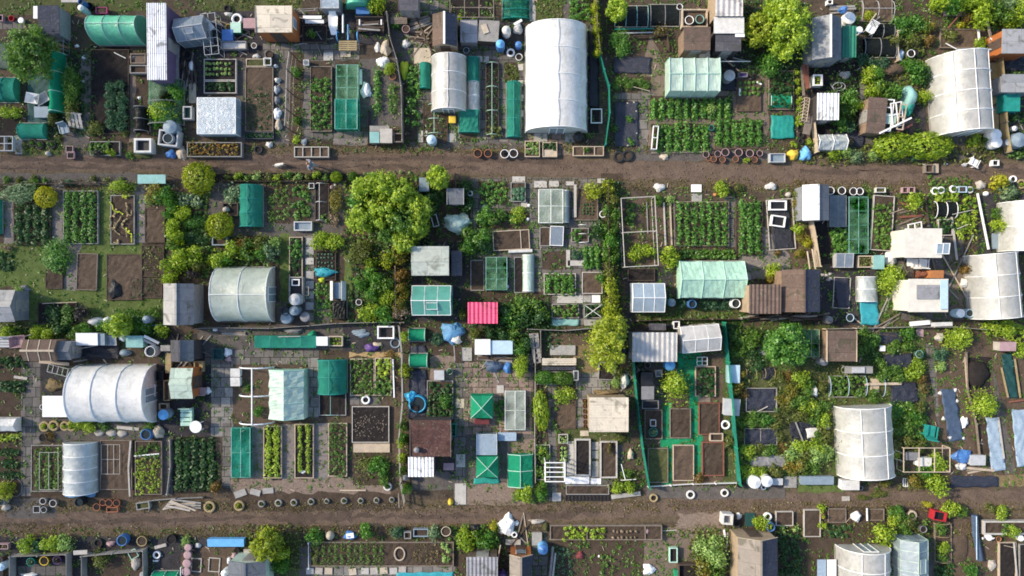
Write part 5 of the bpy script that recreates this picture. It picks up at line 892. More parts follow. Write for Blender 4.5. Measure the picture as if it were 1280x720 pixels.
E_=[(0,1),(1,2),(2,3),(3,4),(4,5),(2,6),(6,7),(7,8),(8,9),(2,10),(10,11),(11,12),(12,13),(0,14),(14,15),(15,16),(16,17),(0,18),(18,19),(19,20),(20,21)]
skin_fig('body',V_,E_,[.14,.125,.15,.058,.085,.098,.06,.045,.035,.04,.06,.045,.035,.04,.085,.055,.042,.04,.085,.055,.042,.04],'skin',pr_)
jk=[0,1,2,6,7,8,10,11,12];mp={v:i for i,v in enumerate(jk)}
skin_fig('jacket',[V_[i]for i in jk],[(mp[a],mp[b])for a,b in E_ if a in mp and b in mp],[.165,.15,.175,.08,.062,.05,.08,.062,.05],'jacket',pr_)
tr_=[0,14,15,16,18,19,20];mp={v:i for i,v in enumerate(tr_)}
skin_fig('trousers',[V_[i]for i in tr_],[(mp[a],mp[b])for a,b in E_ if a in mp and b in mp],[.155,.1,.072,.06,.1,.072,.06],'trousers',pr_)
for i,j in ((16,17),(20,21)):skin_fig('shoe',[V_[i],V_[j]],[(0,1)],[.055,.05],'black',pr_)
skin_fig('hair',[(0,-.01,1.69),(0,.035,1.735)],[(0,1)],[.1,.092],'hair',pr_)
nose=MB().lathe([(.014,0),(.011,.02),(.002,.03)],8);nose.v=[(x,z+.135,y+1.66)for x,y,z in nose.v];nose.build('nose','skin',pr_)
X,Y=P(351,207);dg=thing('dog','small white dog with a brown saddle walking on the upper lane','dog',X,Y,.012,rr(10));
SOL['dog_coat']=((.62,.56,.5),.9,.35,5,.3,'',(.30,.16,.08))
DV=[(-.22,0,.32),(-.05,0,.33),(.14,0,.34),(.24,0,.42),(.31,0,.47),(.40,0,.44),(-.22,.07,.26),(-.27,.075,.15),(-.23,.075,.02),(-.22,-.07,.26),(-.25,-.075,.15),(-.19,-.075,.02),(.15,.07,.24),(.17,.07,.12),(.2,.07,.02),(.15,-.07,.24),(.14,-.07,.12),(.13,-.07,.02),(-.31,0,.38),(-.38,.02,.48),(.28,.05,.54),(.28,-.05,.54)]
skin_fig('body',DV,[(0,1),(1,2),(2,3),(3,4),(4,5),(0,6),(6,7),(7,8),(0,9),(9,10),(10,11),(2,12),(12,13),(13,14),(2,15),(15,16),(16,17),(0,18),(18,19),(4,20),(4,21)],[.09,.095,.105,.065,.06,.028,.055,.03,.026,.055,.03,.026,.045,.028,.026,.045,.028,.026,.025,.012,.02,.02],'dog_coat',dg)
T(0,200)
for i,(x,y,k)in enumerate([(30,92,'mid'),(80,88,'olive'),(150,84,'olive'),(200,92,'mid'),(310,100,Vr),(415,88,'olive'),(475,84,'olive'),(540,92,'mid')]):bush(x,y,18,ORD[i]+' low verge plant from the left below the upper lane',k,.3,g='low verge plants left')
fence([-20,114,230,110,290,112],'low wire and post fence at the head of the left gravel plots',.5,Vd,'wood','rail');fence([300,108,600,104],'low wire and post fence above the feathery green bed',.5,Vd,'wood','rail')
bush(80,148,88,'wide silvery grass clump at the left edge','silver',.8,ry=40);bush(203,166,42,'round golden yellow shrub beside silvery grass','gold',.9,ball=True);bush(150,112,28,'green shrub between silvery grass and lane','mid',.5)
tunnel(-40,180,16,332,'teal net tunnel cut by the left edge',.6,'y',3,Vq,**NU)
bed(62,190,228,382,'bed of four dark crop rows between gravel paths, left',Vd,'soil',.15);rows(66,200,226,378,4,'y','dark leek','in the bed below the golden shrub','dark',.3)
bed(284,138,442,378,'bed of four tall feathery rows left of the mown strip',Va,Ve,.18);rows(288,144,436,372,4,'y','tall feathery carrot','between gravel path and mown strip','green',.5,.3,36,.13)
bed(498,158,606,380,'soil bed of yellowed trailing vines left of the gravel strip',Va,'soil',.15)
for i in range(9):
 x,y=U(510,590),175+i*23;pts=[];a=U(0,6)
 for k in range(7):a+=U(-1,1);pts.append((x,y));x=min(600,max(504,x+17*math.cos(a)));y=min(372,max(164,y+17*math.sin(a)))
 q=[P(*p)for p in pts];m=MB().tube([(p[0]-q[0][0],p[1]-q[0][1],.03+.03*(k % 2))for k,p in enumerate(q)],.035,5)
 for k in range(4):m.plank((q[k][0]-q[0][0],q[k][1]-q[0][1],.07),(q[k][0]-q[0][0]+U(-.15,.15),q[k][1]-q[0][1]+U(-.15,.15),.12),.09,.01)
 tag(m.build('vine','lime_bag' if i % 3==0 else 'wood_yellow',None,(q[0][0],q[0][1],.18)),'yellowed trailing vine on the soil bed by the mown strip','vine','yellowed vines on the soil bed')
bush(545,122,58,'lime hedge clump at the head of the yellowed vine bed','lime',.8,ry=28)
table(682,86,62,20,'grey green bench table at the lane edge, left',Vn,.6);table(682,98,58,8,'narrow grey green shelf along the bench table',Vn,.4)
bush(695,150,46,'mixed pink tinged shrub below the bench table',Vv,.8);bush(740,160,44,'green shrub right of the pink tinged shrub','green',.9);bush(670,180,26,'pale shrub left of the pink tinged shrub','pale',.5)
bed(652,218,742,372,'empty brown soil bed right of the gravel strip',Vd,Vf,.12);bed(638,384,738,526,'weedy sown bed right of the dark bag bed',Vd,'soil',.12);patch(642,390,732,520,'sparse seedlings in the weedy sown bed','olive',.18,.32,9,.12)
for i,(x,y,r,k,h)in enumerate([(815,238,34,'lime',1.1),(768,300,34,'lime',1.2),(792,345,34,'lime',1.1),(778,390,28,'mid',1.0),(760,250,26,'green',.9),(770,200,30,'green',.9),(780,480,46,'lime',1.2),(812,440,40,'lime',1.2),(866,440,46,'lime',1.1),(760,535,32,'lime',1.0),(895,470,32,'olive',.8)]):bush(x,y,r,['lime shrub at the top of the left hedge row','lime shrub second in the left hedge row','lime shrub third in the left hedge row','green shrub lowest in the left hedge row','green shrub beside the empty brown soil bed','green shrub above the empty brown soil bed','large lime shrub above the slate shed','upper lime shrub of the arched hedge','right lime shrub of the arched hedge','lime shrub touching the slate shed roof','olive shrub at the right end of the arched hedge'][i],k,h)
bush(890,82,62,'big round yellow green ball shrub at the lane','yellow',1.3,ball=True)
rows(806,158,905,205,6,'y','pale leek','below the big round ball shrub','silver',.4);bush(872,280,52,'dense green crop clump right of the hedge row, upper','green',.6,ry=32);bush(870,350,56,'dense dark crop clump right of the hedge row, lower','dark',.6,ry=34)
bush(868,515,30,'violet leaved shrub above the slate shed, right','purple',.8);heap(888,632,9,9,.2,'small white bag right of the slate shed','white')
patch(-20,395,190,470,'scattered pink flowers and grass at the left edge','olive',.15,.5,6,.12,'rough_grass','grass');bush(32,393,30,'pale pink flowering clump at the left edge','pinkflower',.4,ry=18);patch(-20,420,60,500,'dark grassy hollow at the left edge of the lawn','dark',.2)
bush(252,430,70,'large rhubarb clump with broad green leaves on the lawn','green',.7,'rhubarb','rhubarb');bed(205,490,282,580,'small bare soil bed below the rhubarb clump',Vd,'soil',.12)
bed(345,420,438,586,'bare soil bed edged in timber on the lawn','wood',Vf,.15,rot=-2);bed(480,424,640,630,'timber edged soil bed with a black bag on the lawn',Vd,Vf,.15);heap(516,585,30,44,.4,'glossy black plastic bag on a lawn side soil bed','black');bed(586,532,730,622,'weedy timber edged bed below the sown bed',Vd,'soil',.12);patch(592,538,725,616,'low weeds in the bed below the sown bed','dark',.14,.3,8,.1)
shed(-70,585,68,728,'grey white gabled shed with bluish hip at the left edge','felt_pale',Vx,1.5,.5,'x','felt_grey',door='E');heap(105,578,26,14,.3,'grey sack on the lawn beside the left edge shed','grey','sack','sack');bush(80,588,24,'white flowered shrub behind the left edge shed','pale',.6)
bed(170,642,345,740,'neglected dark bed on the lower lawn',Vd,Ve,.12);bush(370,690,34,'dark bare shrub beside the neglected bed','purple',.9);pole(190,646,345,640,'pale stake along the neglected bed',Vb,.06,z=.2,**PO);bush(240,700,44,'dark green weed clump on the neglected bed','dark',.5);bush(310,700,40,'green weed clump on the neglected bed','mid',.5)
shed(735,556,872,742,'slate grey gabled shed with pale left slope, centre left','felt_pale',Vx,1.7,.42,'y',VA,door='N')  # slate on the right slope carries its shade in the colour
for i,(x,y,r)in enumerate([(560,700,34),(600,708,30),(640,698,26),(690,690,24)]):bush(x,y,r,ORD[i]+' low green shrub from the left at the foot of the lawn','mid',.6,g='low shrubs at the lawn foot')
T(256,200)
for i in range(11):bush(105+i*44,72+(i % 3)*5,21,ORD[i]+' mixed flower clump from the left along the lane fence',['olive','lime','mid','pale'][i % 4],.4,g='flower clumps along the lane fence')
bush(590,75,22,'left of two round topiary balls by the lane','lime',.8,ball=True);bush(668,74,19,'right of two round topiary balls by the lane','mid',.7,ball=True)
fence([88,98,560,98,640,100],'dark board fence along the lane above the green beds',.35,Vd,Vd)
bush(120,150,44,'blue green brassica clump left of the green net tunnel','silver',.6);crate(78,192,150,252,'dark timber box left of the green net tunnel',Vd,.35,Ve);heap(100,224,16,13,.3,'pale stone on the dark timber box','stone','rock','rock',rough=.1,z=.25)
tunnel(162,118,264,302,'turquoise net tunnel among the left middle beds',.9,'y',4,Vq,hoop='teal',**NT,lines=1)
patch(284,106,380,282,'broad bed of dense green carrots right of the turquoise tunnel','mid',.35,.26,20,.1);patch(394,106,470,268,'bright leafy bed second right of the turquoise tunnel','green',.4,.3,22,.15)
crate(400,276,482,318,'grey blue trough at the foot of the bright leafy bed',Vi,.4,Vj,**TR);pot(480,116,12,'small square white pot at the hoop frame','white','dark',.3,sq=True)
bed(496,104,560,280,'dark bed under a white hooped frame',Vd,Ve,.15);hoops(498,106,546,272,3,'white hooped frame with ridge over a dark bed','y',.7,Vg);patch(520,240,556,278,'green seedlings at the foot of the white hooped frame','mid',.15)
bush(588,180,26,'orange green flower strip right of the hooped frame, upper',Vv,.5,ry=60);bush(580,262,24,'pinkish flower strip right of the hooped frame, lower','pinkflower',.4,ry=34);heap(572,122,11,11,.25,'pale pink stone above the flower strip','pink','rock','rock',rough=.1);heap(586,112,7,7,.15,'white stone above the flower strip','white','rock','rock',rough=.1)
bush(66,294,52,'round yellow green ball shrub above a stone trough','yellow',1.3,ball=True);crate(32,345,100,384,'blue grey stone trough below the ball shrub',Vj,.4,'soil',**TR)
for i,(x,y,r,h,k,l)in enumerate([(722,140,66,2.8,'lime','lime fruit tree at the upper left of the central grove'),(800,110,62,2.9,'lime','lime fruit tree at the top of the central grove'),(700,270,60,2.6,'lime','lime fruit tree at the left of the central grove'),(790,240,72,3.0,'lime','large lime fruit tree in the middle of the central grove'),(880,150,66,2.8,'lime','lime fruit tree at the upper right of the central grove'),(895,270,66,2.8,'mid','green fruit tree at the right of the central grove'),(895,365,52,2.4,'lime','lime fruit tree at the lower right of the central grove'),(690,190,40,2.2,'green','small green fruit tree at the left edge of the central grove'),(962,215,56,2.6,'lime','lime fruit tree at the far right of the central grove, upper'),(955,300,52,2.4,'lime','lime fruit tree at the far right of the central grove, lower'),(820,330,40,2.0,'mid','low fruit tree at the foot of the central grove')]):tree(x,y,r,l,k,h,n=3600)
for i,(x,y,r,k)in enumerate([(58,448,40,'lime'),(125,405,42,'lime'),(165,370,30,'rust'),(195,405,46,'mid'),(240,375,38,'olive'),(255,415,34,'green'),(290,415,46,'silver'),(310,375,30,'pale'),(100,450,32,'green')]):bush(x,y,r,['lime shrub at the left above the sage polytunnel','lime shrub second above the sage polytunnel','rusty shrub behind the shrub row above the sage tunnel','green shrub in the middle above the sage polytunnel','olive shrub behind the middle of the shrub row','green shrub right of the middle above the sage tunnel','silvery artichoke like shrub above the sage polytunnel','pale shrub behind the silvery one','green shrub low on the left above the sage polytunnel'][i],k,.9)
bush(520,362,40,'left half of the lime hedge below the hooped frame','lime',.9);bush(578,366,40,'right half of the lime hedge below the hooped frame','lime',.9)
bed(380,346,440,528,'narrow dark bed beside stepping slabs',Vb,Ve,.18);patch(384,350,436,440,'dark leafy crop at the head of the narrow dark bed','green',.35);patch(384,440,436,524,'low dark seedlings at the foot of the narrow dark bed','dark',.12)
bed(500,408,590,542,'dark bed of dotted seedlings below the lime hedge',Vd,Ve,.15);grid_plants(506,414,584,490,5,4,'small seedling','dotted in the dark bed below the lime hedge',Vr,.09,'seedling','seedling',.12)
heap(538,505,48,22,.4,'crumpled turquoise net heap on the dotted dark bed','teal_tarp','net_heap','net');heap(526,540,15,13,.3,'yellow green bag below the turquoise net heap','lime_bag');patch(496,552,576,706,'bright low green crop below the turquoise heap','green',.25,.2,20,.1)
t=thing('cold_frame','open cold frame with two slanting white side sheets','cold frame',*P(598,588,.4));MB().box(-.28,-.5,0,.28,.5,.3).build('base',Vj,t);MB().slab((-.5,-.6,.3),(-.28,-.6,.55),(-.28,.6,.55),(-.5,.6,.3),.03).build('side_sheet',Vg,t);MB().slab((.28,-.6,.55),(.5,-.6,.3),(.5,.6,.3),(.28,.6,.55),.03).build('side_sheet',Vg,t)
tunnel(582,634,640,712,'black net box below the open cold frame',.5,'y',2,'net_black','flat',hoop='black',**NT,lines=0)
crate(378,526,442,640,'grey open bin with a white square tray inside',Va,.5,'black',name='bin',cat='bin');frame(392,536,428,566,'white square tray in the grey open bin','white',1,1,.1,.06,z=.45,name='tray',cat='tray')
barrel(405,628,27,'grey domed water butt below the white tray',Vi,Vi,1.0);barrel(402,678,22,'dark blue grey butt below the domed water butt',Vj,Vj,.9);barrel(362,680,20,'navy barrel beside the sage polytunnel',Vl,h=.8);barrel(366,712,26,'grey blue tank below the navy barrel',Vj,Vj,.7);pot(452,706,22,'pale grey kettle shaped bin beside stepping slabs','grey','lid',.5,name='bin',cat='bin');frame(440,570,468,610,'thin cane frame beside the domed water butt',Vb,1,1,.04,.03,z=.3);slab(452,440,490,470,'pale stepping slab beside the dotted dark bed',Vh,.04)
for i,y in enumerate([350,392,500,545,590,640,690]):slab(454,y,490,y+34,'grey stepping slab in the column beside the narrow dark bed',Vu,.03,g='stepping slabs beside the narrow dark bed')
pot(693,640,14,'small white bucket hanging beside the green hedge','white','dark',.3,name='bucket',cat='bucket')
for i,(x,y,r,h,k)in enumerate([(700,420,58,1.2,'olive'),(745,470,30,.8,'lime'),(815,450,36,1.0,'yellow'),(845,430,30,1.0,'mid'),(875,430,40,1.1,Vv),(885,520,36,1.1,'rust'),(885,590,34,1.1,Vv),(700,560,34,.9,'green'),(760,530,44,1.1,'green'),(800,570,44,1.1,'mid'),(750,605,36,.9,'green'),(815,615,38,.9,'lime'),(745,690,46,1.0,'lime'),(805,690,44,1.0,'green'),(880,690,36,.9,'pinkflower'),(870,650,30,.9,Vv)]):bush(x,y,r,['big spiky olive shrub under the central grove','lime shrub below the spiky olive shrub','yellow shrub right of the spiky olive shrub','green shrub beside the yellow shrub','autumn tinted shrub below the grove, top of the column','rusty shrub second in the flowering column','autumn tinted shrub third in the flowering column','green shrub at the left of the shady hedge','large green shrub in the middle of the shady hedge','green shrub at the right of the shady hedge','green shrub beside the white bucket','lime shrub right of the white bucket','lime shrub lowest left below the grove','green shrub lowest middle below the grove','pink flowering shrub lowest right below the grove','autumn shrub above the pink flowering one'][i],k,h)
fence([862,480,866,700],'short wooden divider beside the flowering shrub column',.7,'wood','wood','rail')
tunnel(74,482,318,726,'sage green polytunnel with white hoops, centre left',2.0,'x',3,'film_sage',lines=1,door=1,end=Vp)
T(512,200)
crate(45,82,86,140,'grey blue lidded box at the lane beside a lime shrub',Vj,.7,lid=Vj,**SB);shed(170,128,242,200,'tiny slate roofed tool store above a crumpled bag',VA,Vx,1.1,axis='flat',fascia=Vi,name='tool_store');tree(128,78,50,'lime shrub tree at the lane above the tiny tool store','lime',2.2,n=2600);pole(206,60,206,120,'dark post beside the tiny tool store',Vd,.1,z=.8,name='post',cat='post');tyre(272,150,13,'white ring pot right of the tiny tool store','white')
heap(215,282,58,46,.9,'large translucent white crumpled bag below the tool store','film_pale','plastic_bag','bag',rough=.35);frame(100,245,128,300,'pale tilted frame left of the large crumpled bag',Vi,1,1,.05,.05,15,z=.4)
for i,(x,y,r,k)in enumerate([(290,340,48,'mid'),(330,350,44,'green'),(262,390,38,'green'),(320,395,40,'dark'),(345,250,44,'green'),(390,250,38,'mid'),(250,120,36,'dark'),(120,165,44,'dark'),(260,200,36,'dark'),(85,200,46,'mid')]):bush(x,y,r,['green shrub right below the large crumpled bag','large green shrub left of the dark raised bed','green shrub above the grey green shed corner','dark shrub above the teal framed net bed','leafy green shrub below the dense green square bed','leafy green shrub above the dark raised bed','dark shrub right of the tiny tool store','dark shrub below the lime shrub tree at the lane','dark shrub between tool store and dense bed','green shrub left of the large crumpled bag'][i],k,.8)
patch(316,96,436,196,'dense square bed of green crop near the lane, centre','green',.45,.26,26,.12);bed(455,100,522,188,'timber bed with a few cabbages near the lane, centre',Va,'soil',.2);grid_plants(462,130,516,182,3,3,'round cabbage','in the small timber bed near the lane',Vr,.24)
for i,(a,b,c,d)in enumerate([(462,74,520,98),(560,94,618,124),(628,94,672,120),(704,96,740,114),(845,84,880,104)]):slab(a,b,c,d,ORD[i]+' pale slab from the left along the lane edge, centre',Vh,.05,g='pale slabs along the lane edge')
for x,y in [(335,208),(537,204),(532,266),(440,570),(436,525)]:heap(x,y,8,8,.12,'small white stone on the paving between centre beds','white','stone','stone','white stones between centre beds',rough=.1)
bush(490,245,36,'lime leafy clump right of the brown soil, centre','lime',.5);bush(465,262,22,'small green clump above the dark raised bed','green',.4);slab(502,190,530,212,'pale tile on paving below the cabbage bed',Vh,.05)
netcage(582,132,690,282,'white mesh cage over brassicas near the lane',.75,'net_white','white',2,2);grid_plants(590,140,684,276,3,4,'brassica plant','under the white mesh cage near the lane',Vr,.3);tunnel(690,140,716,282,'narrow white fleece cover right of the white mesh cage',.4,'y',3,'film_grey',name='cloche',cat='cloche',lines=0)
bed(375,316,540,405,'dark raised bed with a plank across, centre',Vb,'soil',.2,rot=3,div=(.76,));planks(415,340,480,350,2,'short dark plank lying in the dark raised bed',(Vd,));pole(445,412,552,408,'rolled white sheet below the dark raised bed',Vg,.22,z=.15,name='sheet_roll',cat='roll')
bed(585,302,632,388,'small grey planted bed left of the glass frame',Va,'soil',.15);coldframe(632,298,692,386,'flat white rimmed cold frame near the centre',.25,'glass_dim','white',1,1,wall=Va,rot=-2)
bed(740,128,848,272,'soil bed with propped white planks near the ivy','wood',Vf,.15);pole(745,110,745,258,'white plank leaning along the soil bed near the ivy',Vc,.16,.05,z=.4,z1=.2);grid_plants(775,195,830,250,4,4,'tiny seedling','in dark pots on the soil bed near the ivy','dark',.09,'seedling','seedling',.12);bush(822,138,40,'yellow green shrub at the lane above the soil bed','yellow',.9);bush(900,120,34,'yellow shrub at the top of the ivy column','yellow',.9)
bed(728,306,806,370,'green bed under white hoops near the ivy',Va,'soil',.15);hoops(760,292,802,372,3,'white hoops over the green bed near the ivy','y',.4,'white',False);patch(732,310,770,366,'green crop under white hoops near the ivy','green',.25);bush(850,320,42,'dark shrub right of the white hoops','dark',.9)
slab(705,405,722,482,'white edging slab left of the leafy pots',Vh,.06);slab(712,452,784,476,'white slab below the leafy pots',Vh,.06);bush(750,425,22,'blue green plant beside the white edging slab',Vr,.4);rows(778,392,860,486,3,'y','leafy beet','right of the white edging slabs','green',.35)
shed(8,388,177,520,'pale grey green flat roofed shed above the teal greenhouse','felt_sage',Vx,1.8,.12,'x');crate(190,410,234,520,'tall dark cupboard beside the grey green shed',Vd,1.0,lid='felt',name='cupboard',cat='cupboard')
greenhouse(12,566,186,698,'teal glazed greenhouse with white frame, centre',1.3,.55,'x','glass_teal','white',3,0,True)
bed(274,450,336,588,'bare soil bed left of the teal framed net bed',Va,'soil',.1);bed(342,436,440,586,'green crop bed under a pale teal frame, centre',Va,'soil',.15);netcage(344,438,438,584,'pale teal net frame over a green crop, centre',.5,'net_lime',Vn,2,3,.02);patch(346,440,436,582,'green crop under the pale teal net frame','mid',.3)
bed(470,436,560,598,'dark bed half under a white film cloche',Va,Ve,.15);tunnel(508,428,558,590,'white film cloche on the dark bed, centre',.4,'y',3,'film_pale',name='cloche',cat='cloche',lines=0)
bed(604,510,748,606,'timber bed of four dark leafy rows, centre',Vc,'soil',.18);rows(608,514,744,602,4,'y','dark leafy chard','in the timber bed near the centre','green',.38)
bed(776,504,868,602,'bare soil timber bed right of the chard rows',Vc,Vf,.18);bush(858,530,22,'small green shrub at the corner of the bare bed','green',.5)
slab(664,610,780,644,'long white slab below the chard rows',Vh,.06);slab(820,608,858,642,'white square slab below the bare soil bed','white',.06);slab(782,612,816,640,'grey square slab below the bare soil bed',Vu,.05)
bed(640,648,762,712,'green herb bed below the long white slab',Va,'soil',.15);patch(645,652,758,708,'mixed herbs in the bed below the long white slab','mid',.3);ringwire(668,702,13,'white ring lying on the herb bed','white',w=.03);bed(784,648,868,712,'dark bed crossed by two white canes',Va,Ve,.15);patch(788,652,864,708,'dark greens in the cane crossed bed','dark',.2);pole(790,654,862,706,'white cane crossing the dark bed, falling right','white',.035,z=.4,name='cane',cat='cane');pole(790,706,862,652,'white cane crossing the dark bed, rising right','white',.035,z=.43,name='cane',cat='cane')
sheet((640,716,760,716,762,745,640,745),'pale teal sheet at the foot of the herb bed',Vn);slab(785,718,870,745,'pale slab below the cane crossed bed',Vu,.05)
shed(262,640,396,736,'small shed with hot pink corrugated roof, centre','tin_pink','wall_dark',1.3,axis='flat',cor=7,pitch=.05)
for i,(x,y,r,k)in enumerate([(430,670,44,'dark'),(480,660,50,'mid'),(540,665,50,'mid'),(450,710,44,'green'),(510,715,50,'dark'),(575,700,44,'dark'),(245,690,26,'olive'),(610,690,26,'mid')]):bush(x,y,r,['dark shrub right of the hot pink roof','green shrub second right of the hot pink roof','green shrub third right of the hot pink roof','green shrub lower right of the hot pink roof','dark shrub in the lower middle of the pink roof thicket','dark shrub at the right of the pink roof thicket','olive weed left of the hot pink roof','green clump left of the herb bed'][i],k,.9)
ringwire(870,244,14,'white wire ring at the ivy column','white',w=.03,z=.4)
for i,(x,y,r,k)in enumerate([(905,180,32,'olive'),(905,240,36,'mid'),(900,310,34,'mid'),(908,370,36,'green'),(905,430,34,'mid'),(905,500,30,'olive'),(905,560,34,'yellow'),(905,620,36,'yellow'),(905,680,38,'yellow')]):bush(x,y,r,ORD[i]+' climber clump from the top of the central ivy column',k,1.2,'climber','climber',ry=40)
fence([886,110,888,400,895,640],'rustic wooden fence inside the central ivy column',1.0,Vd,Vd,'rail')
T(768,200)
netcage(38,168,190,478,'tall white framed fruit cage over soil, centre right',1.2,None,Vc,1,2,.03,name='fruit_cage',cat='fruit cage',rot=3);bush(98,415,36,'left lime shrub inside the white fruit cage','lime',.8);bush(158,408,30,'right lime shrub inside the white fruit cage','lime',.8);patch(50,205,95,300,'thin green crop inside the fruit cage, upper left','mid',.3);pole(145,190,150,330,'grey board on soil in the fruit cage',Va,.05,.03,z=.1,**BO)
for i,x in enumerate([222,250,268]):pole(x,190,x+8,385,ORD[i]+' long pale plank from the left beside the fruit cage',[Vc,Vb,'wood'][i],.1,.04,z=.1)
bush(195,180,24,'green shrub at the head of the planks','mid',.5);bush(250,178,22,'pale shrub left of the big potato bed','pale',.4)
bed(270,186,516,388,'big square potato bed, centre right','wood','soil',.12);rows(276,192,512,384,7,'y','big potato','in the big square bed, centre right','green',.4,.36,24)
bed(546,184,668,426,'rounded bed of lush potatoes on gravel',Vd,'soil',.15);rows(556,190,660,420,3,'y','lush potato','in the rounded gravel side bed','green',.5,.34,34,.16)
bush(487,126,34,'bright lime shrub at the lane above the slab path','lime',.8);heap(455,155,10,8,.15,'orange white flower pot beside the bright lime shrub','orange','rubble_lump','rubble');slab(346,110,392,144,'white block slab on the verge, centre right','white',.08);slab(348,152,394,186,'grey slab below the white block slab',Vu,.05);heap(204,122,26,18,.25,'pile of pale rubble on the verge above the planks',Vg,'rubble_pile','rubble');heap(706,118,26,16,.3,'white bag on the verge above the black bed',Vg);bush(565,120,24,'yellow weed on the verge right of the lime shrub','olive',.3)
sheet((690,180,780,178,808,398,716,404),'black plastic covered bed with white edging',Vm);frame(688,176,808,404,'pale board edging round the black plastic bed',Vc,1,1,.1,.05,rot=4);crate(698,182,776,226,'upper of two white open crates on black plastic','white',.35,'black',w=.08);crate(706,250,770,300,'lower of two white open crates on black plastic','white',.35,'black',w=.08,rot=-8);ringwire(755,365,40,'loose pale wire tangle on the black plastic bed',Vi,'wire_coil','wire',ry=24,w=.012)
bush(733,418,16,'small red plant at the foot of the black bed','rust',.4);bush(715,495,32,'yellow lime shrub behind the brown shed','lime',.9);bush(700,530,22,'autumn leaved shrub behind the corrugated shed',Vv,.6)
for i,(x,y,k)in enumerate([(825,200,Vv),(830,250,'olive'),(828,310,'lime'),(845,350,Vv),(868,370,'gold'),(820,160,'olive'),(840,420,Vv)]):bush(x,y,24,ORD[i]+' autumn tinted shrub listed down the strip right of the black bed',k,.6,g='autumn shrubs right of the black bed')
fence([870,270,885,350,905,480],'pale picket fence right of the black plastic bed',.9,Vb,Vb);pole(868,410,880,490,'left pale post by the brown roofed shed',Vb,.1,z=.9,name='post',cat='post');pole(890,400,905,490,'right pale post by the brown roofed shed',Vb,.1,z=.9,name='post',cat='post');heap(785,155,14,12,.25,'cream stone on the verge at the strip head','stone','rock','rock',rough=.1)
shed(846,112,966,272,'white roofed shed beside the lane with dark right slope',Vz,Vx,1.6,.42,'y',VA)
bush(250,440,44,'lime shrub at the corner of the mint polytunnel','lime',1.2);rows(300,402,540,444,2,'x','leafy bean','between the big potato bed and mint polytunnel','mid',.35)
tunnel(278,456,562,622,'mint green gabled polytunnel, centre right',1.75,'x',4,'film_mint','gable',hoop='mint',lines=1,wr=.03)
barrel(258,642,18,'teal lidded barrel below the mint polytunnel','teal',Vj,.8);barrel(352,648,20,'blue open barrel below the mint polytunnel','blue',None,.8);barrel(548,646,22,'white open barrel below the mint polytunnel','white',None,.8)
for i,(x,y)in enumerate([(305,645),(410,650),(450,655),(500,655),(585,660)]):bush(x,y,24,ORD[i]+' blue green plant from the left among the barrels',Vr,.5,g='plants among the barrels')
greenhouse(82,556,226,684,'small white framed cold house with tan upper panes',1.0,.35,'x','glass_blue','white',3,0,False);bed(60,488,182,544,'dark bed strewn with pale stones behind the cold house',Vd,Ve,.15)
for x,y in [(80,510),(110,500),(145,520),(95,535)]:heap(x,y,6,5,.08,'pale stone on the dark bed behind the cold house',Vg,'stone','stone','pale stones behind the cold house')
slab(576,506,614,540,'grey slab left of the brown shed path',Vu,.05)
shed(752,494,925,684,'brown roofed gabled shed with dark right slope',Vo,Vy,2.0,.6,'y','felt_navy',door='N',cap=Vo);shed(606,560,750,692,'brown corrugated lean-to beside the brown gabled shed','tin_rust','wall_tan',2.35,axis='flat',cor=8,pitch=.04)  # slope away from the sun coloured dark, shade painted in
for i in range(7):pole(690+i*32,705+(i % 2)*12,800+i*28,690+(i % 3)*12,'weathered log in the pile along the fence below the brown shed',['wood',Vc,Vd][i % 3],.14,z=.15+.1*(i % 3),g='logs below the brown shed',name='log',cat='log')
patch(120,690,620,735,'rough grass strip below the barrels','mid',.3,.4,10,.16,'rough_grass','grass')
T(1024,200)
pots([(52,138,18),(103,138,18),(155,141,18),(184,141,17)],'{o} white rimmed tub from the left below the lane, far right','white','white rimmed tubs far right',fill='dark',h=.35)
crate(256,124,300,146,'long white rimmed trough right of the tubs',Vg,.3,'grassy',**TR);crate(375,122,402,148,'left pinkish crate below the lane, far right','pink',.3,'soil');crate(404,122,432,148,'right pinkish crate below the lane, far right','pink',.3,'soil');patch(350,148,460,162,'low rubble weeds below the pinkish crates','olive',.12)
tyres([(523,139,18),(550,136,17),(606,130,18)],'{o} white painted tyre from the left above the lime crop','white','white tyres above the lime crop',plant='mid');pot(640,131,16,'black pot between white painted tyres','black');crate(628,118,665,146,'pale blue crate beside the black pot','pale_blue',.3,Vj);tyre(680,134,16,'last pale ring pot at the right of the tyre line',Vg,plant='mid')
heap(730,112,22,20,.3,'cream bag on the verge, far right','stone',rough=.3);heap(753,151,14,11,.2,'white pot lid on the verge, far right','white','saucer','lid',rough=.05);bush(815,102,40,'orange and yellow shrub on the far right verge','gold',.9);tyre(875,86,17,'white painted tyre beside the orange shrub','white');pot(880,112,15,'black tub beside the orange shrub','black','dark');tyre(912,108,22,'yellowish ring planter at the right edge verge','wood_yellow',plant='lime');bush(850,140,40,'dry silvery clump above the right edge tunnel','silver',.6)
netcage(48,160,122,300,'grey fleece frame right of the white roofed shed',.4,'net_grey',Va,2,3,.02);patch(52,165,118,296,'dark crop under the grey fleece frame','dark',.2);netcage(134,166,220,420,'long green net frame second right of the white shed',.4,'net_lime',Vn,2,4,.02);patch(138,170,216,416,'bright green crop under the long net frame','green',.3);bed(238,160,332,408,'long white edged bed of green crop',Vc,'soil',.2,rot=-4);patch(248,195,322,400,'green salad crop in the long white edged bed','mid',.3)
patch(55,305,155,425,'leafy green potatoes below the grey fleece frame','green',.4)
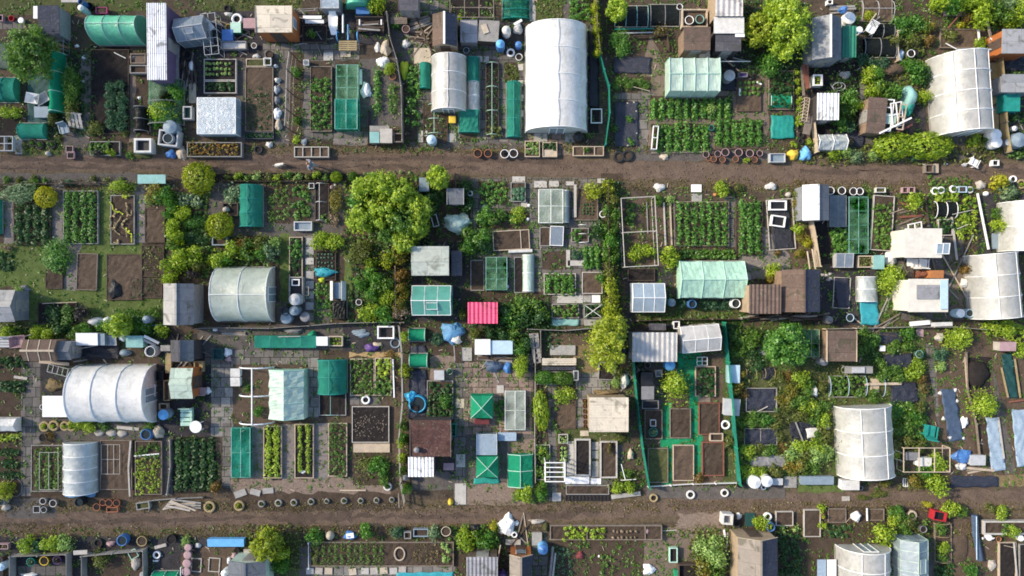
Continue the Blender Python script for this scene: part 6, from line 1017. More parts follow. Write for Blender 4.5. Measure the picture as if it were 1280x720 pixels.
planks(345,190,475,290,7,'broken brown plank in the rubble heap above the white cabin',(Vd,'wood','wood_red'),jit=.5);bush(430,188,40,'yellow lime shrub on the plank rubble','lime',.8);patch(345,150,480,300,'dry weeds over the plank rubble','olive',.15,.5,6,.14)
pole(320,240,380,220,'thin pale stick across the white edged bed',Vb,.04,z=.4,**PO)
shed(384,308,552,440,'white flat roofed cabin with cream left side, right','wall_white','wall_white',2.1,axis='flat',door='S',pitch=.03);coldframe(445,383,502,430,'pale roof window set on the white flat cabin',.05,'glass_blue','white',2,1,name='skylight',cat='window').location.z=2.1
frame(395,282,460,314,'white window frame leaning behind the white cabin','white',2,1,.05,.06,12,'old_window','window frame',z=.8,lean=15);chair(430,462,180,'left white chair in front of the white cabin','white');chair(470,462,175,'right white chair in front of the white cabin','white');barrel(366,370,18,'tall white drum left of the white cabin','white','white',1.0);barrel(498,298,14,'black drum behind the white cabin','black','black',.8);slab(396,440,420,475,'white board leaning by the cabin chairs','white',.05,'board','board',z=.4)
pole(478,165,492,290,'long dark plank left of the netted beds',Vd,.1,.05,z=.2);pole(596,255,620,450,'long white plank through the lime crop plot',Vc,.12,.05,z=.2);pole(712,150,762,402,'long white plank right of the lime crop','white',.13,.05,z=.3)
tunnel(516,188,606,262,'black net tunnel left of the lime crop',.45,'x',3,'net_black',hoop='white',**NT,lines=0);bed(535,266,600,340,'green bed with pale edges below the black net',Vc,Ve,.2);patch(540,270,596,335,'dark crop in the pale edged bed below the black net','dark',.25)
patch(616,165,716,360,'bright lime crop between the long white planks','lime',.5,.32,22,.16);patch(520,150,620,188,'lime weeds above the black net tunnel','lime',.4);pole(600,245,690,225,'pale cane across the lime crop',Vc,.05,z=.7,name='cane',cat='cane');pole(620,310,670,290,'second pale cane across the lime crop',Vc,.05,z=.7,name='cane',cat='cane');slab(780,330,815,400,'blue grey slab left of the right edge tunnel',Vj,.1);patch(620,380,720,430,'dead brown stalks below the lime crop','straw_leaf',.25,.4,8,.14)
tunnel(800,196,960,412,'greenish white polytunnel cut by the right edge',1.9,'y',3,Vp,lines=1);bush(822,290,34,'lime shrub beside the right edge polytunnel','lime',1.0);bush(800,240,24,'green shrub at the upper side of the right edge tunnel','mid',.7);heap(868,432,18,14,.3,'white bag below the right edge polytunnel','white')
shed(400,535,580,684,'white cabin with grey corrugated middle panel, right','wall_white','wall_white',2.1,axis='flat',door='S',pitch=.03);slab(440,562,540,626,'grey corrugated panel on the lower white cabin roof','tin_grey',.05,'corrugated_sheet','panel',z=2.14);crate(498,498,556,530,'orange brown crate behind the lower white cabin','orange',.9,'wood',lid='orange');heap(466,514,26,18,.7,'brown cloth bundle behind the lower white cabin','wood_red','cloth_bundle','bundle');barrel(378,640,14,'small blue drum left of the lower white cabin','blue','blue',.7);slab(545,540,580,670,'bluish white sheet along the lower cabin right edge','pale_blue',.04,'cover_sheet','sheet',z=2.2)
tunnel(655,424,862,706,'big whitish polytunnel with one hoop line, right',2.2,'y',4,Vp,lines=2,door=-1,rot=5);bush(662,490,28,'rusty shrub left of the big whitish polytunnel','rust',.8);heap(655,555,16,20,.4,'white bag left of the big whitish polytunnel',Vg)
bush(330,540,58,'rounded lime shrub left of the lower white cabin','lime',1.2);patch(275,585,358,715,'rough grass below the rounded lime shrub','mid',.15,.3,9,.14,'rough_grass','grass')
tunnel(166,526,256,636,'pale grey blue net tunnel above the teal tarp',.5,'y',3,'film_grey',**NT,lines=0);sheet((178,634,258,634,268,742,186,742),'bright teal tarp stretched below the grey net tunnel','teal_tarp',bump=.08);sheet((66,532,132,532,138,662,80,664),'blue black sheet framed by pale canes',Vl);frame(62,528,138,668,'pale cane frame round the blue black sheet',Vc,1,1,.06,.04,rot=-3)
coldframe(74,420,152,484,'shiny blue grey cold frame below the leafy potatoes',.5,'glass_dim',Vi,2,1);crate(246,430,290,490,'teal lidded box left of the white junk',Vn,.5,lid=Vn,**SB);heap(322,445,26,34,.4,'jumbled white junk beside the teal lidded box',Vg,'junk_heap','junk');crate(175,430,242,484,'wood framed box of soil left of the teal box',Vb,.35,'soil',plant='olive')
barrel(636,690,20,'white blue barrel left of the big whitish polytunnel','pale_blue','white',.8);barrel(680,690,20,'open blue tub beside the white blue barrel','pale_blue',None,.6);pot(140,710,18,'pale blue bowl on the yard by the teal tarp','pale_blue','water',.3,name='bowl',cat='bowl');barrel(45,720,18,'grey barrel at the foot of the blue black sheet','grey','grey',.7)
for i in range(6):heap(U(-10,60),U(510,545),10,7,.15,'grey rubble stone on the yard right of the brown shed','stone','stone','stone','rubble stones right of the brown shed')
patch(350,150,360,160,'tiny weed patch on the rubble plot','mid',.1)
T(0,390)
for i,(x,y,r,k)in enumerate([(20,92,26,'lime'),(60,95,26,'mid'),(165,92,32,'lime'),(215,95,32,'lime'),(340,95,32,'mid'),(385,80,30,'green'),(600,60,46,'mid'),(650,70,40,'green'),(728,82,30,'lime'),(270,70,40,'dark'),(470,60,34,'green')]):bush(x,y,r,['lime shrub at the left edge above the pink barrow','green shrub left of the brown battened shed','lime shrub above the brown battened shed','lime shrub second above the brown battened shed','green shrub above the white storage tank','green shrub left of the grey dome cover','large green shrub right of the tall lime bush','green shrub below the slate shed corner','small lime shrub right of the leaning white boards','dark thicket above the brown battened shed','green shrub between the two dome covers'][i],k,.7)
tree(530,62,48,'tall lime bush right of the white dome covers','lime',2.2,n=2600)
heap(430,44,40,20,.7,'grey white dome cover at the foot of the lawn',Vi,'plastic_cover','cover',rough=.12);heap(484,38,24,16,.6,'smaller white dome cover beside the grey one','white','plastic_cover','cover',rough=.12);barrel(658,34,18,'blue grey barrel below the slate shed',Vj,Vj,.8)
pole(640,62,735,58,'blue pipe lying below the slate shed','blue',.08,z=.2,name='pipe',cat='pipe')
barrow(90,132,95,'dusty pink wheelbarrow left of the brown battened shed','pink',s=1.2);bench(-20,112,72,160,'grey metal bench at the left edge by the pink barrow',Vi,0)
shed(105,124,256,220,'brown battened roof shed with gabled ridge, left',Vo,Vy,1.7,.35,'x',battens=3,cap=Vb,door='E');shed(256,130,322,216,'blue grey hipped porch at the end of the brown battened shed',VA,Vx,1.4,.35,'x',door='E',name='porch',cat='porch')
crate(345,96,440,148,'white storage tank with a boxed lid above the big left tunnel','white',.8,lid='white',name='storage_tank',cat='tank');crate(440,98,472,148,'blue grey box attached beside the white storage tank',Vj,.7,lid=Vj,**SB);coldframe(474,106,526,150,'dark cold frame between storage tank and white bag',.4,'glass_dim',Vi,2,1,wall=Vd);heap(548,112,18,22,.4,'white bag beside the dark cold frame','white');crate(570,108,644,158,'teal grey boxed bin above the big left tunnel',Vn,.7,lid=Vn,name='bin',cat='bin')
pole(648,108,715,140,'upper white board leaning above the white barrel','white',.16,.05,z=.8,z1=.4,**BO);pole(640,122,700,150,'lower white board leaning above the white barrel',Vi,.14,.05,z=.7,z1=.3,**BO);barrel(675,178,26,'white round barrel with dark mouth above the big left tunnel','white',None,.8);heap(560,184,28,16,.4,'grey blue cover right of the dark junk',Vj,'plastic_cover','cover',rough=.1)
pole(355,165,440,150,'pale pipe among dark junk below the storage tank',Vi,.05,z=.4,name='pipe',cat='pipe');sheet((345,150,540,150,540,212,345,212),'rumpled black plastic below the storage tank',Vm,bump=.2)
tunnel(372,236,706,490,'big white polytunnel with four hoops, left',2.15,'x',4,'film_white',lines=0,door=1,r=.04)
shed(768,126,872,222,'dark grey gabled shed between the two left tunnels','felt','wall_dark',1.6,.4,'y',VA);slab(722,150,766,176,'grey slab left of the dark grey gabled shed',Va,.1,z=.6,**BO);slab(744,185,770,275,'tall yellow brown board right of the big left tunnel','wood_yellow',.1,'board','board',z=.3)
shed(768,252,868,390,'mint roofed shed with an orange brown end, left','felt_mint','wall_orange',1.6,.28,'x',door='E');chair(908,358,90,'white chair beside the orange brown shed end','pink',.9);crate(872,222,912,270,'yellow brown slatted crate above the orange shed end','wood_yellow',.4,'straw');crate(735,308,762,400,'yellow brown timber bin at the big left tunnel door','wood_yellow',.5,Vf,name='bin',cat='bin');crate(715,412,752,440,'beige box at the big left tunnel corner',Vb,.4,'soil');crate(700,265,735,310,'black box at the big left tunnel door','black',.5,'black');slab(655,325,700,380,'loose white film flap at the big left tunnel door',Vg,.03,'film_flap','flap',z=.4);tyre(676,352,12,'grey tyre in the big left tunnel doorway','grey')
bench(812,434,864,514,'mint painted bench below the mint roofed shed','mint',0);table(880,517,27,27,'round white garden table beside the mint bench','white',.7,True);bush(900,385,20,'dark shrub below the orange shed end','dark',.5)
tunnel(-50,474,98,530,'white covered low tunnel at the left edge',.9,'x',3,'film_white','gable',name='cloche',cat='cloche',lines=0);rows(-10,310,110,360,2,'x','dark bean','left of the long concrete walk','dark',.4);rows(-10,540,80,590,1,'x','green lettuce','below the white left edge tunnel','lime',.3);rows(-10,610,80,760,3,'x','dark low crop','at the lower left edge','dark',.25);patch(-10,200,110,250,'green tops at the upper left plot','dark',.3);slab(62,290,122,302,'pale plank end left of the long concrete walk',Vc,.05,'board','board',rot=-8);bush(20,805,40,'yellow green shrub with yellow bloom at the left edge','yellow',.8);ringwire(70,790,30,'grey wire hoop at the left edge by the yellow shrub','grey',ry=40)
table(252,425,61,47,'flat white board table at the left end of the big tunnel','white',.55);pot(190,428,12,'small white ring pot at the flat white table','white','dark');netcage(215,245,305,280,'jumble of grey metal trolleys below the battened shed',.6,None,Vi,4,1,.018,name='metal_trolley',cat='trolley',rot=-14);slab(175,222,310,236,'pale plank along the battened shed front',Vb,.05,'plank','plank',rot=-5,z=.2);heap(240,330,40,26,.3,'brown dead plant heap above the flat white table','tawny','compost_heap','compost heap')
tyres([(198,516,24),(240,512,24),(290,514,22),(320,514,24)],'{o} planted yellow rimmed tyre from the left below the big left tunnel','wood_yellow','tyres below the big left tunnel',plant='lime');bush(345,508,30,'lime clump below the big left tunnel, left','lime',.5);bush(402,512,32,'lime clump below the big left tunnel, right','lime',.5);pot(192,566,18,'dark pot beside the concrete walk','black','dark');bush(222,560,22,'brown dry clump beside the dark pot','rust',.4);bush(465,510,24,'green clump below the middle of the big left tunnel','mid',.4);slab(525,516,625,530,'pale plank below the big left tunnel',Vc,.05,'plank','plank',rot=-5)
for i,(x,y)in enumerate([(445,545),(500,545),(548,548)]):heap(x,y,24,16,.18,ORD[i]+' grey stone from the left below the big left tunnel','stone','rock','rock',rough=.15,g='grey stones below the big left tunnel')
barrel(735,462,24,'blue lidded barrel at the big left tunnel corner',Vj,'sky_blue',.9);barrel(655,552,26,'blue tub below the big left tunnel','blue',None,.6);heap(706,542,28,28,.5,'beige sack beside the blue tub','beige','sack','sack');bush(665,505,30,'green shrub above the blue tub','mid',.6);bush(640,550,16,'white flowered weed at the blue tub','pale',.4)
netcage(178,632,262,800,'white cane cage over green rows beside the concrete walk',.45,None,Vc,2,1,.018);rows(150,610,280,800,3,'y','green mixed crop','under the white cane cage','mid',.3);bed(140,598,284,808,'timber bed of mixed green rows beside the concrete walk',Va,'soil',.12)
tunnel(300,582,444,806,'old milky domed cloche tunnel, lower left',1.1,'y',5,'film_grey',lines=0,wr=.05,name='polytunnel');sheet((295,800,435,800,432,828,298,832),'crumpled blue sheet at the foot of the old cloche tunnel','blue_tarp',bump=.12)
bed(450,576,594,800,'brown soil bed strung with white canes, lower left','wood',Vf,.15);frame(456,596,540,730,'white cane grid lying on the brown soil bed',Vc,3,2,.02,.025,z=.2)
pole(588,580,578,700,'long pale plank along the cane strung bed, upper',Vc,.1,.05,z=.25);pole(578,702,584,830,'long pale plank along the cane strung bed, lower',Vc,.09,.05,z=.2)
bed(608,580,728,822,'timber bed of lime green salad, lower left','wood','soil',.2,div=(.3,));patch(612,660,724,822,'lime green salad filling the timber bed, lower left','lime',.25,.22,18,.1);patch(614,590,724,650,'dark weeds at the head of the lime salad bed','mid',.2);pole(604,648,716,638,'white crosspiece on the lime salad bed','white',.07,.04,z=.28)
rows(786,572,968,800,5,'y','broad leaved cabbage','in the dark block below the white table','dark',.4,.45,26,.2);fence([770,575,772,700,758,815],'thin pale board divider left of the cabbage block',.25,Vc,Vc)
T(256,390)
fence([-40,72,120,70,300,72,480,60,600,50,780,45,900,45],'long weathered boundary board fence across the centre left',.6,Va,'wood','panel')
netcage(225,108,500,160,'long teal netted trough below the weathered fence',.55,Vq,'teal',4,1,.02);pole(330,112,430,110,'pale pole lying on the long teal trough',Vc,.05,z=.7,**PO);crate(504,112,552,150,'white lidded box at the right end of the teal trough','white',.5,lid='white',**SB);crate(556,108,620,154,'timber crate of lime salad beside the white box',Vb,.35,'soil',plant='lime',**PL);heap(482,102,20,16,.6,'green plastic bag on the teal trough end','green_plastic')
planks(60,78,200,110,4,'weathered plank lying below the boundary fence, left',('wood',Va));heap(400,85,44,14,.3,'heap of grey pots below the boundary fence','grey','pot_heap','pots');heap(100,182,18,20,.25,'white bag on the pale slab path','white');heap(106,212,14,12,.15,'pink bag below the white bag on slabs','pink');crate(35,165,80,215,'green mesh crate on the slab path','teal_dark',.4,'teal_dark');heap(12,355,14,16,.2,'white bag at the left of the slab path','white');heap(45,80,12,8,.15,'white tin by the boundary fence','white','tin_can','tin',rough=.1)
crate(118,256,158,290,'upper white lidded box beside the pipe skeleton','white',.4,lid=Vg,**SB);crate(118,296,158,332,'lower white lidded box beside the pipe skeleton','white',.4,lid=Vg,**SB)
hoops(150,250,302,500,3,'bare white tunnel skeleton without cover, centre left','y',1.1,'white',True,.045,'tunnel_skeleton','tunnel frame');bush(236,448,24,'green shrub growing in the bare tunnel skeleton','green',.5);bush(190,345,20,'small weed growing in the bare tunnel skeleton','mid',.3)
tunnel(306,254,466,470,'mint white covered tunnel beside the bare skeleton',1.5,'y',4,'film_pale','gable',lines=1,hoop='mint',wr=.045,end='film_mint')
tunnel(512,212,642,362,'dark teal arched net tunnel right of the mint tunnel',1.1,'y',3,Vq,hoop='teal',**NT,lines=1);bed(514,364,636,466,'empty black soil bed below the dark teal tunnel',Va,Ve,.15);hoops(540,366,600,462,2,'thin teal hoops over the empty black bed','y',.5,Vn)
bed(654,210,764,376,'timber bed of grassy onions beside the dark teal tunnel',Vb,'soil',.2);patch(658,214,760,372,'grassy onion tops in the timber bed','mid',.25,.2,16,.12);bed(766,206,840,376,'tall leafy bed right of the grassy onions',Vb,'soil',.2);patch(770,208,836,290,'tall bright leaves in the bed right of the onions','lime',.6,.32,22,.18);patch(770,290,836,372,'dark leaves at the foot of the bed right of the onions','mid',.4)
tyre(724,396,20,'white ring planter on slabs below the onion bed','white');pole(846,212,852,385,'white post board right of the tall leafy bed','white',.08,.05,z=.4,**BO)
frame(778,62,854,120,'white square timber frame by the boundary fence','white',1,1,.2,.09,z=.15);ringwire(857,140,20,'blue grey tub rim below the white square frame',Vj,'tub_ring','rim',w=.05);heap(748,162,32,18,.35,'purple and white bag below the white square frame','violet');heap(775,148,22,12,.2,'cream cloth beside the purple bag','beige','cloth','cloth');bush(830,192,24,'dry orange clump on the straw strip','rust',.2)
for i,k in enumerate([470,510,560]):heap(640+k*.12,90+i*6,34,12,.2,ORD[i]+' grey tarp fold left of the white square frame',Vj,'tarp_fold','tarp')
bed(662,424,830,588,'dark compost bed littered with leaf debris',Vc,Ve,.2)
m=MB()
for k in range(110):x,y=U(-1.05,1.05),U(-1,1)*U(.3,1);m.plank((x,y,.03+U(0,.04)),(x+U(-.08,.08),y+U(-.08,.08),.05),.04,.01)
X,Y=P(746,505);tag(m.build('leaf_litter','wood',None,(X,Y,.16)),'brown leaf debris strewn on the dark compost bed','debris',None,'stuff')
slab(668,592,832,632,'broad pale plank at the foot of the dark compost bed',Vb,.1,'board','board')
bed(118,518,206,746,'long bed under a pale teal frame, first of four',Va,'soil',.2);netcage(120,522,204,744,'pale teal frame with net over the first long bed',.5,'net_teal',Vn,2,2,.022);rows(124,526,200,740,2,'y','netted brassica','under the pale teal frame',Vr,.35)
bed(264,514,346,748,'long bed of two lime leafy rows, second of four',Vb,Ve,.2);rows(270,518,342,744,2,'y','lime beet','in the second long bed','lime',.35,.3,30);bed(404,504,490,748,'long bed of two thin lime rows, third of four',Vb,Ve,.2);rows(410,508,486,720,2,'y','thin lime beet','in the third long bed','lime',.32,.26,24,.12,w=.5);heap(442,718,24,14,.2,'white stones at the foot of the third long bed','white','stone_heap','stones');bed(556,500,640,740,'long bed of fine green tops, fourth of four',Vb,'soil',.2);patch(560,504,636,736,'fine green carrot tops in the fourth long bed','mid',.3,.2,22,.09)
bush(720,690,36,'green shrub below the broad pale plank, left','olive',.6);bush(775,690,44,'large green shrub below the broad pale plank','green',.8);bush(800,750,30,'green shrub at the foot of the plank plot','mid',.6);patch(675,640,840,790,'weeds below the broad pale plank','olive',.2,.45,8,.13)
fence([880,60,892,180,896,400,880,560,888,760,905,850],'climber grown pale fence between centre left plots',.9,Vc,'wood','rail')
for i,(x,y,k)in enumerate([(900,110,'lime'),(905,268,'yellow'),(885,520,'mid'),(884,590,'lime'),(882,660,'lime'),(886,720,'mid'),(905,800,'green'),(890,570,'green')]):bush(x,y,30 if i==1 else 22,['lime climber at the top of the centre left fence','yellow spiky climber on the centre left fence','green climber halfway down the centre left fence','lime climber below the halfway climber','lime climber lower on the centre left fence','green climber lowest but one on that fence','green shrub at the foot of the centre left fence','green climber beside the pale plank bed'][i],k,1.0,'climber','climber')
heap(812,230,14,18,.2,'white blossom bag in the tall leafy bed',Vg)
T(512,390)
tunnel(0,74,72,130,'upper small green net cloche below the teal greenhouse',.6,'x',2,'net_green',hoop='mint',**NT,lines=0);tunnel(4,186,82,248,'lower small green net cloche below the teal greenhouse',.6,'x',2,'net_green',hoop='mint',**NT,lines=0)
sheet((5,150,65,150,90,190,0,190),'dark slate sheet between the two small green cloches',Vl);sheet((0,260,76,258,80,470,-5,480),'navy ground sheet under the blue tub',Vl,bump=.08)
heap(192,92,50,46,.5,'crumpled bright blue tarp left of the white table box','blue_tarp','tarp_heap','tarp');heap(212,125,22,18,.4,'white bag on the crumpled blue tarp',Vg,z=.2);bush(120,125,26,'blue green plant left of the crumpled blue tarp',Vr,.5)
barrel(35,415,42,'wide cyan water tub on the navy sheet','cyan',None,.35,name='water_tub');heap(5,382,26,26,.5,'cyan plastic bag beside the wide cyan tub','cyan');pot(20,436,16,'black pot standing in front of the cyan tub','black','dark',.4,sq=True)
bed(78,308,196,482,'weedy green bed right of the wide cyan tub',Va,'soil',.15);patch(85,318,190,476,'dark weedy crop right of the wide cyan tub','dark',.25);bush(160,400,30,'bright green shrub in the weedy bed','green',.5);crate(112,264,154,304,'pale square bin above the weedy green bed',Vi,.45,lid=Vi,name='bin',cat='bin');pot(180,268,14,'mint pot beside the pale square bin','mint','plant',.3,leaf=Vr)
slab(208,392,246,432,'yellowish slab in the long centre path','beige',.04);slab(210,640,250,698,'pale slab in the lower part of the long centre path',Vh,.04);pole(200,150,205,220,'grey post left of the white table box',Va,.07,z=.4,name='post',cat='post');slab(235,160,280,220,'grey slab left of the white table box',Vu,.06)
crate(295,124,362,190,'white square lidded box above the brick paving','white',.75,lid='white',**SB);crate(364,130,462,188,'pale blue topped box joined to the white one','pale_blue',.65,lid='pale_blue',**SB)
heap(380,245,44,26,.4,'dark blue tarp heap on the brick paving, left','sheet_blue','tarp_heap','tarp');heap(440,252,20,26,.35,'bright blue tarp heap on the brick paving, right','blue','tarp_heap','tarp');planks(290,195,480,225,5,'dark plank among junk below the white box',(Vd,Va));bush(500,240,34,'lime shrub beside the navy tarp strip','lime',.9,ry=52);sheet((524,182,558,182,560,270,522,272),'navy tarp strip left of the leaning pallets',Vl,bump=.1)
for i,(x,y,r,k)in enumerate([(470,120,40,'mid'),(420,95,36,'dark'),(370,95,30,'dark'),(500,170,34,'green'),(520,140,34,'dark'),(300,100,24,'olive')]):bush(x,y,r,['green shrub right of the pale blue topped box','dark shrub behind the pale blue topped box','dark shrub behind the white square box','green shrub above the lime shrub','dark shrub left of the leaning pallets','olive weed left behind the white square box'][i],k,.8)
pyramid(275,378,372,478,'bright green pyramid net canopy on brick paving',1.0,.45,'net_green');bench(290,482,358,506,'dark red bench in front of the pyramid canopy','maroon',0,False)
bed(428,354,522,532,'pale framed bed right of the pyramid canopy',Vc,'soil',.2);netcage(430,356,520,530,'white frame with one cross bar over the pale framed bed',.45,'net_white','white',2,2,.02);patch(388,400,422,495,'narrow green strip left of the pale framed bed','green',.4);slab(392,330,424,365,'pale stone slab above the narrow green strip',Vh,.05)
netcage(302,552,392,642,'pale blue sheeted box cage, lower centre',.7,'glass_blue','white',1,1,.025,sag=0,name='glazed_cage',cat='cold frame')
pyramid(300,652,396,745,'green crossed net canopy below the pale blue cage',.8,.3,'net_green');slab(398,542,480,580,'pale blue board right of the pale blue cage','pale_tarp',.06,'board','board',z=.3)
tunnel(442,634,554,778,'green ridged net tent, lower centre',.75,'y',3,'net_green','gable',hoop='mint',name='net_tent',cat='net tent',lines=1);sheet((290,745,400,745,405,770,285,772),'spread green net skirt below the crossed canopy','teal','net_cover','net cover',.03)
shed(4,486,184,650,'maroon felt roofed shed with dark stains, lower centre','felt_maroon','wall_dark',1.9,axis='flat',door='E',fascia='wood');shed(-6,652,108,742,'bright white corrugated lean-to below the maroon shed',Vz,Vx,1.6,axis='flat',cor=7,pitch=.05);barrel(30,622,12,'grey chimney cowl on the maroon shed roof corner','grey','grey',.3,z=1.95,name='chimney_cowl');crate(188,505,208,560,'teal pot rack beside the maroon shed','teal',.5,'dark_green',plant='green')
heap(175,625,16,12,.25,'cream stone at the maroon shed corner','stone','rock','rock',rough=.15);slab(152,680,200,712,'pinkish slab right of the white corrugated lean-to','pink',.05)
barrel(-20,745,14,'grey barrel left of the white corrugated lean-to','grey','grey',.7)
for i,(x,rot)in enumerate([(556,10),(572,6)]):pallet(x-8,95,x+14,230,['left','right'][i]+' weathered pallet leaning on the plot divider, centre',Va,6,'x',rot,0,z=.25)
fence([555,100,565,240,562,560,565,760],'thin pale board divider right of the brick paving',.4,Vc,'wood','rail')
slab(632,150,746,194,'long grey stone slab on bare soil, centre',Vu,.15);bench(596,208,750,240,'long cream topped bench, centre','felt_cream',0,False);table(672,254,76,8,'narrow dark shelf below the long cream bench',Vl,.3);fence([588,84,590,200],'short grey board divider on bare soil, centre',.5,Va,Va);fence([530,75,700,82,830,70],'long weathered boundary fence above the bare soil plot',.6,Va,'wood','panel')
bed(564,268,734,326,'low clipped green hedge bed below the cream bench',Va,'soil',.15);bush(608,296,40,'left part of the clipped green hedge below the bench','green',.7,'hedge','hedge',ry=27,ball=True);bush(690,298,46,'right part of the clipped green hedge below the bench','mid',.7,'hedge','hedge',ry=27,ball=True);crate(738,265,760,308,'tall narrow white rack right of the clipped hedge',Vi,.6,'grey')
bush(592,445,31,'smooth bright lime clipped hedge beside the concrete path','lime',.7,'hedge','hedge',ry=80,ball=True);bed(656,345,748,526,'bare soil bed with one lime rhubarb clump',Vd,Vf,.1);bush(702,376,42,'lime rhubarb clump on the bare soil bed','lime',.5,'rhubarb','rhubarb')
tree(882,150,84,'tall golden lime tree left of the ribbed clear roof','yellow',3.8,ry=105,n=6500);tree(925,70,56,'yellow shrub tree above the golden lime tree','yellow',2.8,n=3000);bush(920,15,44,'yellow climber mass above the yellow shrub tree','yellow',1.4)
bed(850,226,925,306,'dark timber framed bed below the golden lime tree',Va,Ve,.25,rot=-3)
shed(808,384,985,540,'cream flat roofed shed right of the maroon pots','felt_cream','wall_tan',2.0,axis='flat',door='S',pitch=.03);heap(890,362,60,12,.5,'dry climber strip behind the cream flat shed','tawny','dry_climber','climber')
pots([(788,400,10),(789,424,10),(790,448,10),(790,472,10),(791,496,10),(791,516,9)],'{o} maroon pot from the top left of the cream shed','maroon','maroon pots left of the cream shed',fill='plant',leaf='rust',h=.3)
slab(768,534,806,558,'beige slab at the cream shed corner','beige',.05);bush(930,320,24,'white flowered shrub behind the cream shed','pale',.5)
T(640,520,6)
bed(470,172,590,450,'tall pale framed bed of black soil, lower centre',Vh,Ve,.3,w=.09);bed(660,188,790,466,'tall pale framed bed with dry stalks, lower centre',Vh,'soil',.3,w=.09);bush(730,240,20,'dry stalk clump on the pale framed bed','straw_leaf',.4,ry=50);slab(412,190,464,445,'pale stained slab strip left of the black soil bed',Vh,.05);slab(400,455,580,510,'long white slab below the black soil bed','white',.06);slab(590,468,668,512,'white slab below the stalk bed','white',.06)
for i,y in enumerate([195,262,340,400]):slab(598,y,650,y+58,'grey slab between the two tall pale framed beds',Vu,.05,g='slabs between the pale framed beds')
bed(350,136,420,206,'small white framed box of seedlings, lower centre',Vc,Ve,.25);grid_plants(360,148,410,198,3,3,'tiny plant','in the small white framed box','pale',.1,'seedling','seedling',.15);bed(352,214,420,350,'narrow dark bed below the small white box',Vd,Ve,.12);grid_plants(364,225,410,340,2,4,'pale lettuce','in the narrow dark bed below the white box','pale',.14,'lettuce','lettuce')
netcage(250,350,398,492,'white ladder trellis bridging the concrete path',1.6,None,'white',1,4,.035,name='arch_trellis',cat='trellis');bed(175,215,285,480,'narrow dark bed of leafy greens left of the ladder trellis',Vc,Ve,.15);patch(180,222,275,470,'leafy greens in the narrow bed left of the trellis','mid',.35,.28,20)
bush(225,255,32,'lime salad clump at the head of the narrow leafy bed','lime',.4);bush(95,580,66,'lime bush beside the lower lane, left of the trellis','lime',.9);bush(215,530,44,'green bush below the ladder trellis, upper','mid',.8);bush(222,595,50,'green bush beside the lower lane below the trellis','green',.9);slab(302,576,368,640,'pale slab ending the concrete path at the lower lane',Vh,.05)
bed(405,518,728,590,'long low soil bed above the black cell grid',Va,'soil',.12);frame(402,592,730,636,'black plastic cell grid beside the lower lane','black',12,3,.06,.05,name='cell_grid',cat='grid');bush(790,540,44,'lime shrub left of the green carpet plot','lime',.6);bush(885,530,44,'lime shrub at the corner of the green carpet plot','lime',.7);bush(860,430,40,'green shrub beside the stalk bed','mid',.6);pole(820,360,850,480,'thin white cane beside the stalk bed, upright','white',.05,z=.7,name='cane',cat='cane');pole(815,482,930,475,'thin white cane beside the stalk bed, level','white',.05,z=.3,name='cane',cat='cane');heap(890,290,24,40,.3,'beige rubble at the corner of the green carpet plot','beige','rubble_lump','rubble')
slab(745,580,965,610,'long grey board beside the lower lane corner',Vu,.15,'board','board',rot=7);bush(830,170,50,'dry grass clump below the cream shed','olive',.3,ry=30)
T(768,390)
fence([68,110,78,200,95,400,120,600,150,780],'green windbreak net along the left of the carpet plot',.95,Vq,'green_plastic','net');fence([482,45,500,220,520,430,535,600,552,765],'bright green windbreak net along the right of the carpet plot',.95,Vq,'green_plastic','net');fence([150,782,350,770,552,765],'low white board edge at the foot of the carpet plot',.3,'white','white')
shed(80,92,282,224,'clear ribbed roof shelter in the corner of the carpet plot','poly',Vx,1.9,axis='flat',cor=9,pitch=.08)
greenhouse(302,62,474,178,'polycarbonate greenhouse with red things inside',1.3,.45,'x','poly','white',3,5,False);crate(330,80,420,120,'red crate inside the polycarbonate greenhouse','red',.6,'red');sheet((300,150,365,135,365,185,310,190),'green cloth at the polycarbonate greenhouse corner','green_plastic','green_cloth','cloth',.1)
slab(155,52,232,82,'grey flat roof panel behind the clear ribbed shelter','felt',.08,'corrugated_sheet','panel',z=.9);crate(266,42,294,76,'white square bin behind the ribbed shelter','white',.6,'black',name='bin',cat='bin');barrel(246,64,12,'black barrel beside the white square bin','black','black',.6)
barrel(250,241,24,'bright cyan barrel below the clear ribbed shelter','cyan','sky_blue',.7);pot(115,240,15,'dark pot below the ribbed shelter, left','black','plant',.4,leaf=Vr);pot(150,240,14,'dark pot below the ribbed shelter, right','grey','dark',.4);barrel(48,175,16,'black barrel outside the green windbreak','black',None,.8);crate(185,262,215,292,'pale crate below the dark pots',Vi,.4,'grey')
crate(120,272,172,330,'dark square composter in the carpet plot, upper','black',.8,lid='black',name='composter',cat='compost bin');crate(122,335,176,392,'dark square composter in the carpet plot, lower','black',.7,lid='grey',name='composter',cat='compost bin');crate(125,398,200,436,'grey slatted box below the dark composters','grey',.5,'black',w=.04)
bed(136,440,216,572,'timber bed with a teal pot in the carpet plot','wood','soil',.22);pot(175,540,20,'teal potted plant on the carpet plot bed','teal','plant',.3,z=.2,leaf=Vr);crate(162,485,188,515,'pale cube planter on the carpet plot bed',Vi,.3,'soil',z=.18)
bush(275,342,66,'bright lime shrub in the middle of the carpet plot','lime',1.4)
